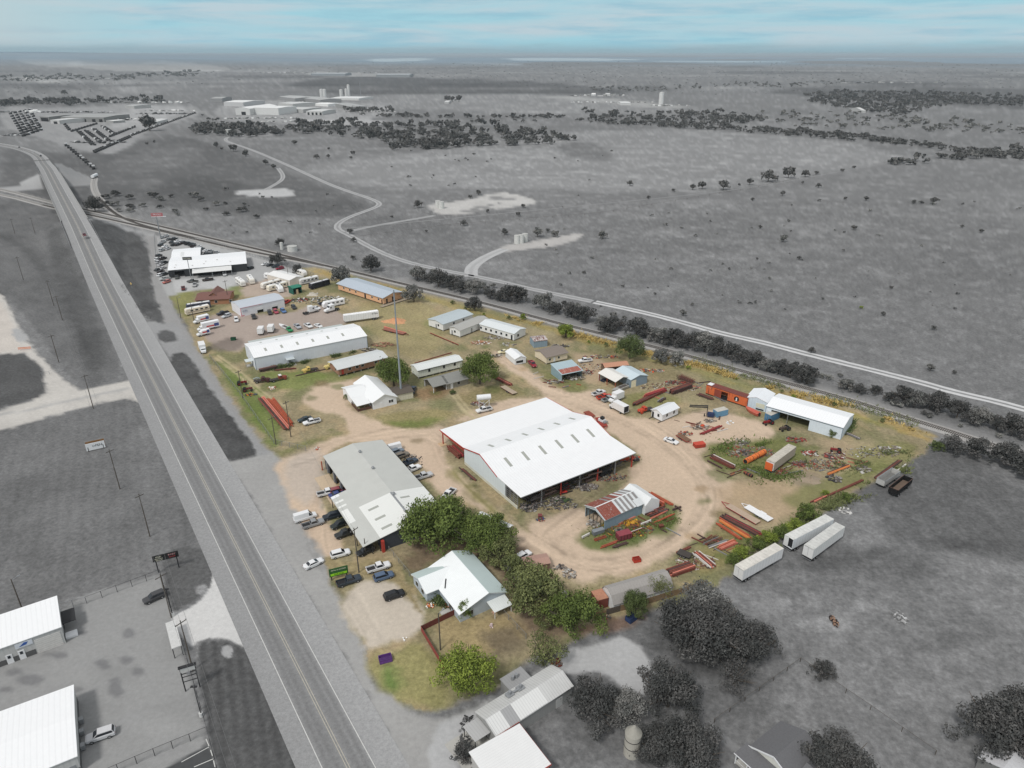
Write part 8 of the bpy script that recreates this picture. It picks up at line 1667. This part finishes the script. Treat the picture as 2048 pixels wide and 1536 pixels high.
weeds([(1190,1060),(1240,1070),(1300,1060),(1350,1035)],2200,.4,.13,'green weeds among the scrap of the grassy island','g',8,3.2);weeds([(850,1165),(880,1200),(900,1210)],1500,.8,.16,'dark garden plants before the farmhouse','b',9,1.6);weeds([(180,458),(212,520),(255,590),(300,640)],1800,.3,.12,'rough grass along the highway verge','m',10,1.5)
# ------------------------------------------------------------------ far industry
def farb(name,a,b,c,h,rise,wc,rc,label,cat='building',ridge='x',doors=()):
    A,hd,L,W=frame3(a,b,c,h);r=empty(name,A,hd,label,cat);W=abs(W);volume(r,0,0,L,W,h,rise,WALL(wc),RW(0,.02,rc),ridge,.2)
    for u,w_,hh in doors:door(r,'F',L*u,L*w_,hh,L,W,DARKIN)
farb('factory_hall',(498,215),(556,216.5),(553,211.5),13,1,(214,214,212),(232,232,230),'big white factory hall with dark doors in the upper left distance',doors=[(.06,.1,6)]);farb('factory_hall',(470,217),(499,217.5),(474,209.5),12,3,(206,206,204),(232,232,230),'gabled white factory hall left of the biggest one',ridge='y',doors=[(.4,.3,6)]);farb('factory_hall',(447,204),(486,205),(482,200),9,2,(196,196,196),(228,228,226),'small white hall behind the gabled factory');farb('factory_hall',(421,197),(444,197),(442,194),9,2,(150,150,150),(166,166,164),'dark grey hall leftmost in the factory estate')
farb('factory_hall',(612,222.5),(644,223),(640,218),7,1,(196,196,194),(206,206,204),'hall with four dark doors right of the big factory',doors=[(.08,.12,5),(.34,.12,5),(.58,.12,5),(.84,.12,5)]);farb('factory_hall',(560,217),(606,219),(600,214),7,1,(180,180,178),(196,196,194),'low pale hall between the big factory and the four door hall');farb('factory_hall',(556,206),(585,208),(580,202),7,1,(190,190,188),(206,206,204),'low pale hall behind the big factory');farb('factory_hall',(558,193),(590,197),(588,190),8,2,(150,150,150),(176,176,174),'grey gabled hall farthest back in the factory estate');farb('factory_hall',(596,195),(640,200),(632,193),8,2,(146,146,146),(172,172,170),'grey long hall left of the twin silos')
farb('factory_hall',(627,207),(656,208.5),(654,205),5,1,(232,232,230),(240,240,238),'bright white tent hall in the factory estate');farb('factory_hall',(703,214),(734,213),(708,206),8,1,(150,150,148),(166,166,164),'grey hall with two dark doors at the right of the estate',ridge='y',doors=[(.3,.14,5),(.6,.14,5)]);farb('factory_hall',(660,196),(717,197),(716,193),5,1,(214,214,212),(222,222,220),'low white concrete works under the white silos')
for i,(x,y,rd_,h_,lab)in enumerate([(644,196,5,22,'left twin silo of the factory estate'),(650,196,5,22,'right twin silo of the factory estate'),(683,193,5,18,'leftmost white concrete silo'),(693,193,4,20,'middle white concrete silo'),(698,192,4,30,'tallest white concrete silo'),(1322,208,6,26,'pale tower silo of the far quarry')]):tanklike('silo',x,y,rd_,h_,lab,'silo',(212,212,210),2)
farb('workshop_hall',(121,234),(207,235),(205,228),8,1,(136,136,134),(158,158,156),'long grey truck workshop with a row of dark doors at upper left',doors=[(.02,.08,5),(.16,.08,5),(.34,.08,5),(.5,.08,5),(.72,.08,5),(.88,.08,5)]);farb('workshop_hall',(79,233),(97,234),(98,226),8,1,(130,130,128),(150,150,148),'grey hall with a wide dark door beside the truck rows',doors=[(.1,.8,6)]);farb('workshop_hall',(100,240),(118,241),(112,232),6,1,(190,190,188),(200,200,198),'small pale hall beside the truck rows',doors=[(.35,.4,4)]);farb('workshop_hall',(250,211),(268,212),(266,208),6,1,(176,176,174),(180,180,178),'small pale hall far beyond the truck yard');farb('workshop_hall',(312,244),(335,238),(336,232),4,1,(190,190,188),(206,206,204),'small white hall beside the dark tree at the yard',doors=[]);farb('canopy_hall',(226,242),(250,240),(250,238),4,.5,(160,160,158),(226,226,224),'long low white roof beside the truck rows')
farb('far_hall',(622,147),(690,147),(690,145.5),12,2,(150,156,160),(190,194,196),'pale distant factory on the horizon plain',);farb('far_hall',(752,149),(820,149),(820,147.6),14,2,(150,154,156),(190,194,196),'second pale distant factory with blue roof strip');farb('far_shed',(1242,206),(1262,206),(1262,203),5,1,(206,206,204),(216,216,214),'white shed of the far quarry');farb('far_shed',(1724,221),(1732,221),(1734,217),5,4,(190,190,188),(206,206,204),'small pale roof among the far right wood',ridge='x');farb('far_shed',(889,204),(898,204),(898,201),4,1,(190,190,188),(206,206,204),'tiny pale farm shed beside round trees in the far field')
for i,(x,y,w_)in enumerate([(895,203,16),(905,203,14),(918,204,18)]):tree(x,y,w_,'f','low','round dark tree beside the tiny farm shed','three trees by the tiny farm shed',hr=.9)
tree(300,262,42,'f','low','large dark tree at the gate of the truck yard',hr=.9)
FW=[(206,206,204),(160,160,158),(110,110,110),(226,226,224)]
for a_ in((540,237,70,3,60,'white yard goods before the big factory hall'),(600,244,80,3,70,'pale yard goods below the four door hall'),(740,224,50,5,60,'pale yard goods right of the factory estate'),(620,204,70,5,70,'yard goods between the factory halls'),(470,238,30,3,30,'yard goods left of the factory'),(340,222,50,4,60,'small goods spread over the truck yard'),(250,240,60,8,70,'dark and pale goods across the truck yard'),(1230,205,90,4,110,'pale heaps and plant of the far quarry'),(1340,212,40,3,50,'white stone heaps beside the quarry tower')):
    heap(*a_[:5],FW,a_[5],z=3,smin=2,smax=7)
for a_ in((60,206,60,2,70,'small pale roofs before the tree line at far left'),(300,206,90,2,70,'small pale roofs beyond the truck yard'),(60,225,60,3,50,'pale trucks and sheds at the far left yard edge')):heap(*a_[:5],FW,a_[5],z=4,smin=3,smax=10,cat='houses',name='distant_houses')
for a_ in((150,225,90,6,120,'dark and white vehicles crowded before the workshop halls'),(330,228,60,6,110,'mixed trucks and goods crowded in the right of the truck yard'),(200,285,60,6,70,'mixed goods beside the diagonal lorry rows'),(30,270,26,14,60,'dark trucks at the left edge of the yard')):heap(*a_[:5],[(60,60,60),(90,90,90),(190,190,190),(120,120,120)],a_[5],z=3,smin=2,smax=6)
for a_ in((70,158,60,3,60,'cluster of distant pale houses at the left edge'),(200,158,80,2,60,'distant houses among trees at upper left'),(160,128,110,4,60,'far pale settlement under the horizon at left'),(640,146,120,1.5,70,'far pale industrial works on the plain'),(1780,166,110,1.5,40,'distant pale houses at right under the horizon'),(1200,192,60,1.5,30,'distant pale sheds behind the quarry')):
    heap(*a_[:5],FW,a_[5],z=4,smin=5,smax=16,cat='houses',name='distant_houses')
r=empty('radio_mast',P(722,196),0,'thin far radio mast right of the white concrete silos','mast');b=MB();b.tube((0,0,0),(0,0,46),.9,6,.5);b.build('shaft',GREYM,r)
# parked lorries: one of each kind, copied along the rows
def lorry():
    r=empty('parked_lorry',(0,0,0),0,'x','truck');part(r,'cab',paint((170,170,170),False),(2.2,4.6,-1.2,1.2,.6,3.0));part(r,'bed',mat('lorry_dark',rgb(60,60,60),rough=.9,var=.2),(-4.6,2.1,-1.2,1.2,.9,2.1));part(r,'wheels',TYRE,(-4.2,-1.8,-1.15,1.15,0,.88),(2.6,3.6,-1.15,1.15,0,.6));return r
proto=lorry();first=True
def lorries(a,b,n,rz,lab,grp,tint=.25,s=1.0,seed=1):
    global first
    random.seed(seed)
    for i in range(n):
        t=(i+.5)/n;x,y=a[0]*(1-t)+b[0]*t,a[1]*(1-t)+b[1]*t;o=proto if first else copy_tree(proto);first=False;p=P(x,y);o.location=p;o.rotation_euler.z=R(rz)+random.uniform(-.05,.05);o.scale=(s,s,s);o['group']=grp
        white=random.random()<tint;o['label']=('white cabbed ' if white else 'dark ')+lab
        for c in o.children:
            if c.name.startswith('cab'):c.material_slots[0].link='OBJECT';c.material_slots[0].material=paint((226,226,226),False)if white else paint((70,70,70),False)
for k in range(5):lorries((20+k*9.5,226-k*2),(50+k*8.5,275-k*3),10,100,'lorry in the packed rows at the far left yard','packed lorries at the far left yard',.25,1.15,k)
lorries((126,245),(140,262),5,100,'lorry before the grey workshop hall','lorries before the workshop hall',.1,1,11);lorries((142,264),(195,248),9,100,'trailer in the slanted row before the workshop hall','slanted row before the workshop hall',.1,1,12)
for k,(a,b)in enumerate([((157,263),(188,292)),((172,262),(206,288)),((187,258),(220,284)),((206,254),(230,270))]):lorries(a,b,10,160,'lorry in the diagonal rows of the truck yard','diagonal rows of the truck yard',.2,1,20+k)
lorries((188,306),(262,274),20,130,'lorry in the long row at the edge of the pasture','long row at the edge of the pasture',.12,1,30);lorries((262,272),(392,226),34,130,'lorry in the far row along the yard boundary','far row along the yard boundary',.3,.9,31);lorries((130,290),(190,340),12,120,'tank wagon parked on the spur track','tank wagons on the spur track',.3,1.2,32);lorries((218,275),(272,254),12,110,'lorry in the middle row of the truck yard','middle row of the truck yard',.1,1,33)
r=empty('tank_wagon',P(190,356),R(100),'white ended tank wagon nearest the spur track end','wagon');b=MB();b.tube((-6,0,2.4),(6,0,2.4),1.5,14);b.build('tank_shell',WHITE,r);part(r,'bogies',BLACK,(-5.5,-3.5,-1.2,1.2,0,.9),(3.5,5.5,-1.2,1.2,0,.9))
for i,(x,y,zz,col,lab)in enumerate([(39,296,2,(60,60,60),'dark car on the far bend of the highway'),(66,305,5,(206,206,206),'white car entering the far end of the bridge'),(82,313,6,(60,60,60),'dark car on the far end of the bridge')]):vehicle('distant_car','suv',col,(x-2,y-2),(x+2,y+2),lab,'car',lod=1,z=zz)
# ------------------------------------------------------------------ air
hb_=MB();hb_.box(-26000,26000,-400,32000,-3,125);hm=bpy.data.materials.new('haze');hm.use_nodes=True;n_=hm.node_tree;n_.nodes.clear();pv=N(n_,'ShaderNodeVolumePrincipled');pv.inputs['Color'].default_value=(.72,.82,.90,1);pv.inputs['Density'].default_value=5.5e-5;pv.inputs['Anisotropy'].default_value=0.0;oo=N(n_,'ShaderNodeOutputMaterial');n_.links.new(pv.outputs[0],oo.inputs['Volume'])
tag(hb_.build('haze',hm),kind='stuff')
# tell apart the members of a row by their place in it
ORD='leftmost second third fourth fifth sixth seventh eighth ninth tenth eleventh twelfth thirteenth fourteenth fifteenth sixteenth seventeenth eighteenth nineteenth'.split();TEN={2:'twenty',3:'thirty',4:'forty',5:'fifty',6:'sixty',7:'seventy'}
def ordn(i):
    if i<19:return ORD[i]+(' from left' if i else ' of all')
    n=i+1;t=TEN[n//10];return(t[:-1]+'ieth' if n%10==0 else t+'-'+('first' if n%10==1 else ORD[n%10-1]))+' from left'
gl={}
for o in SC.objects:
    if o.parent is None and o.get('group')and o.get('label'):gl.setdefault((o['group'],o['label']),[]).append(o)
for(g_n,lb),os_ in gl.items():
    if 1<len(os_)<80 and 'tiny' not in g_n:
        os_.sort(key=lambda o:o.location.x/(o.location.y*math.cos(TH)+CAMH*math.sin(TH)))
        for i,o in enumerate(os_):o['label']=lb+', '+ordn(i)
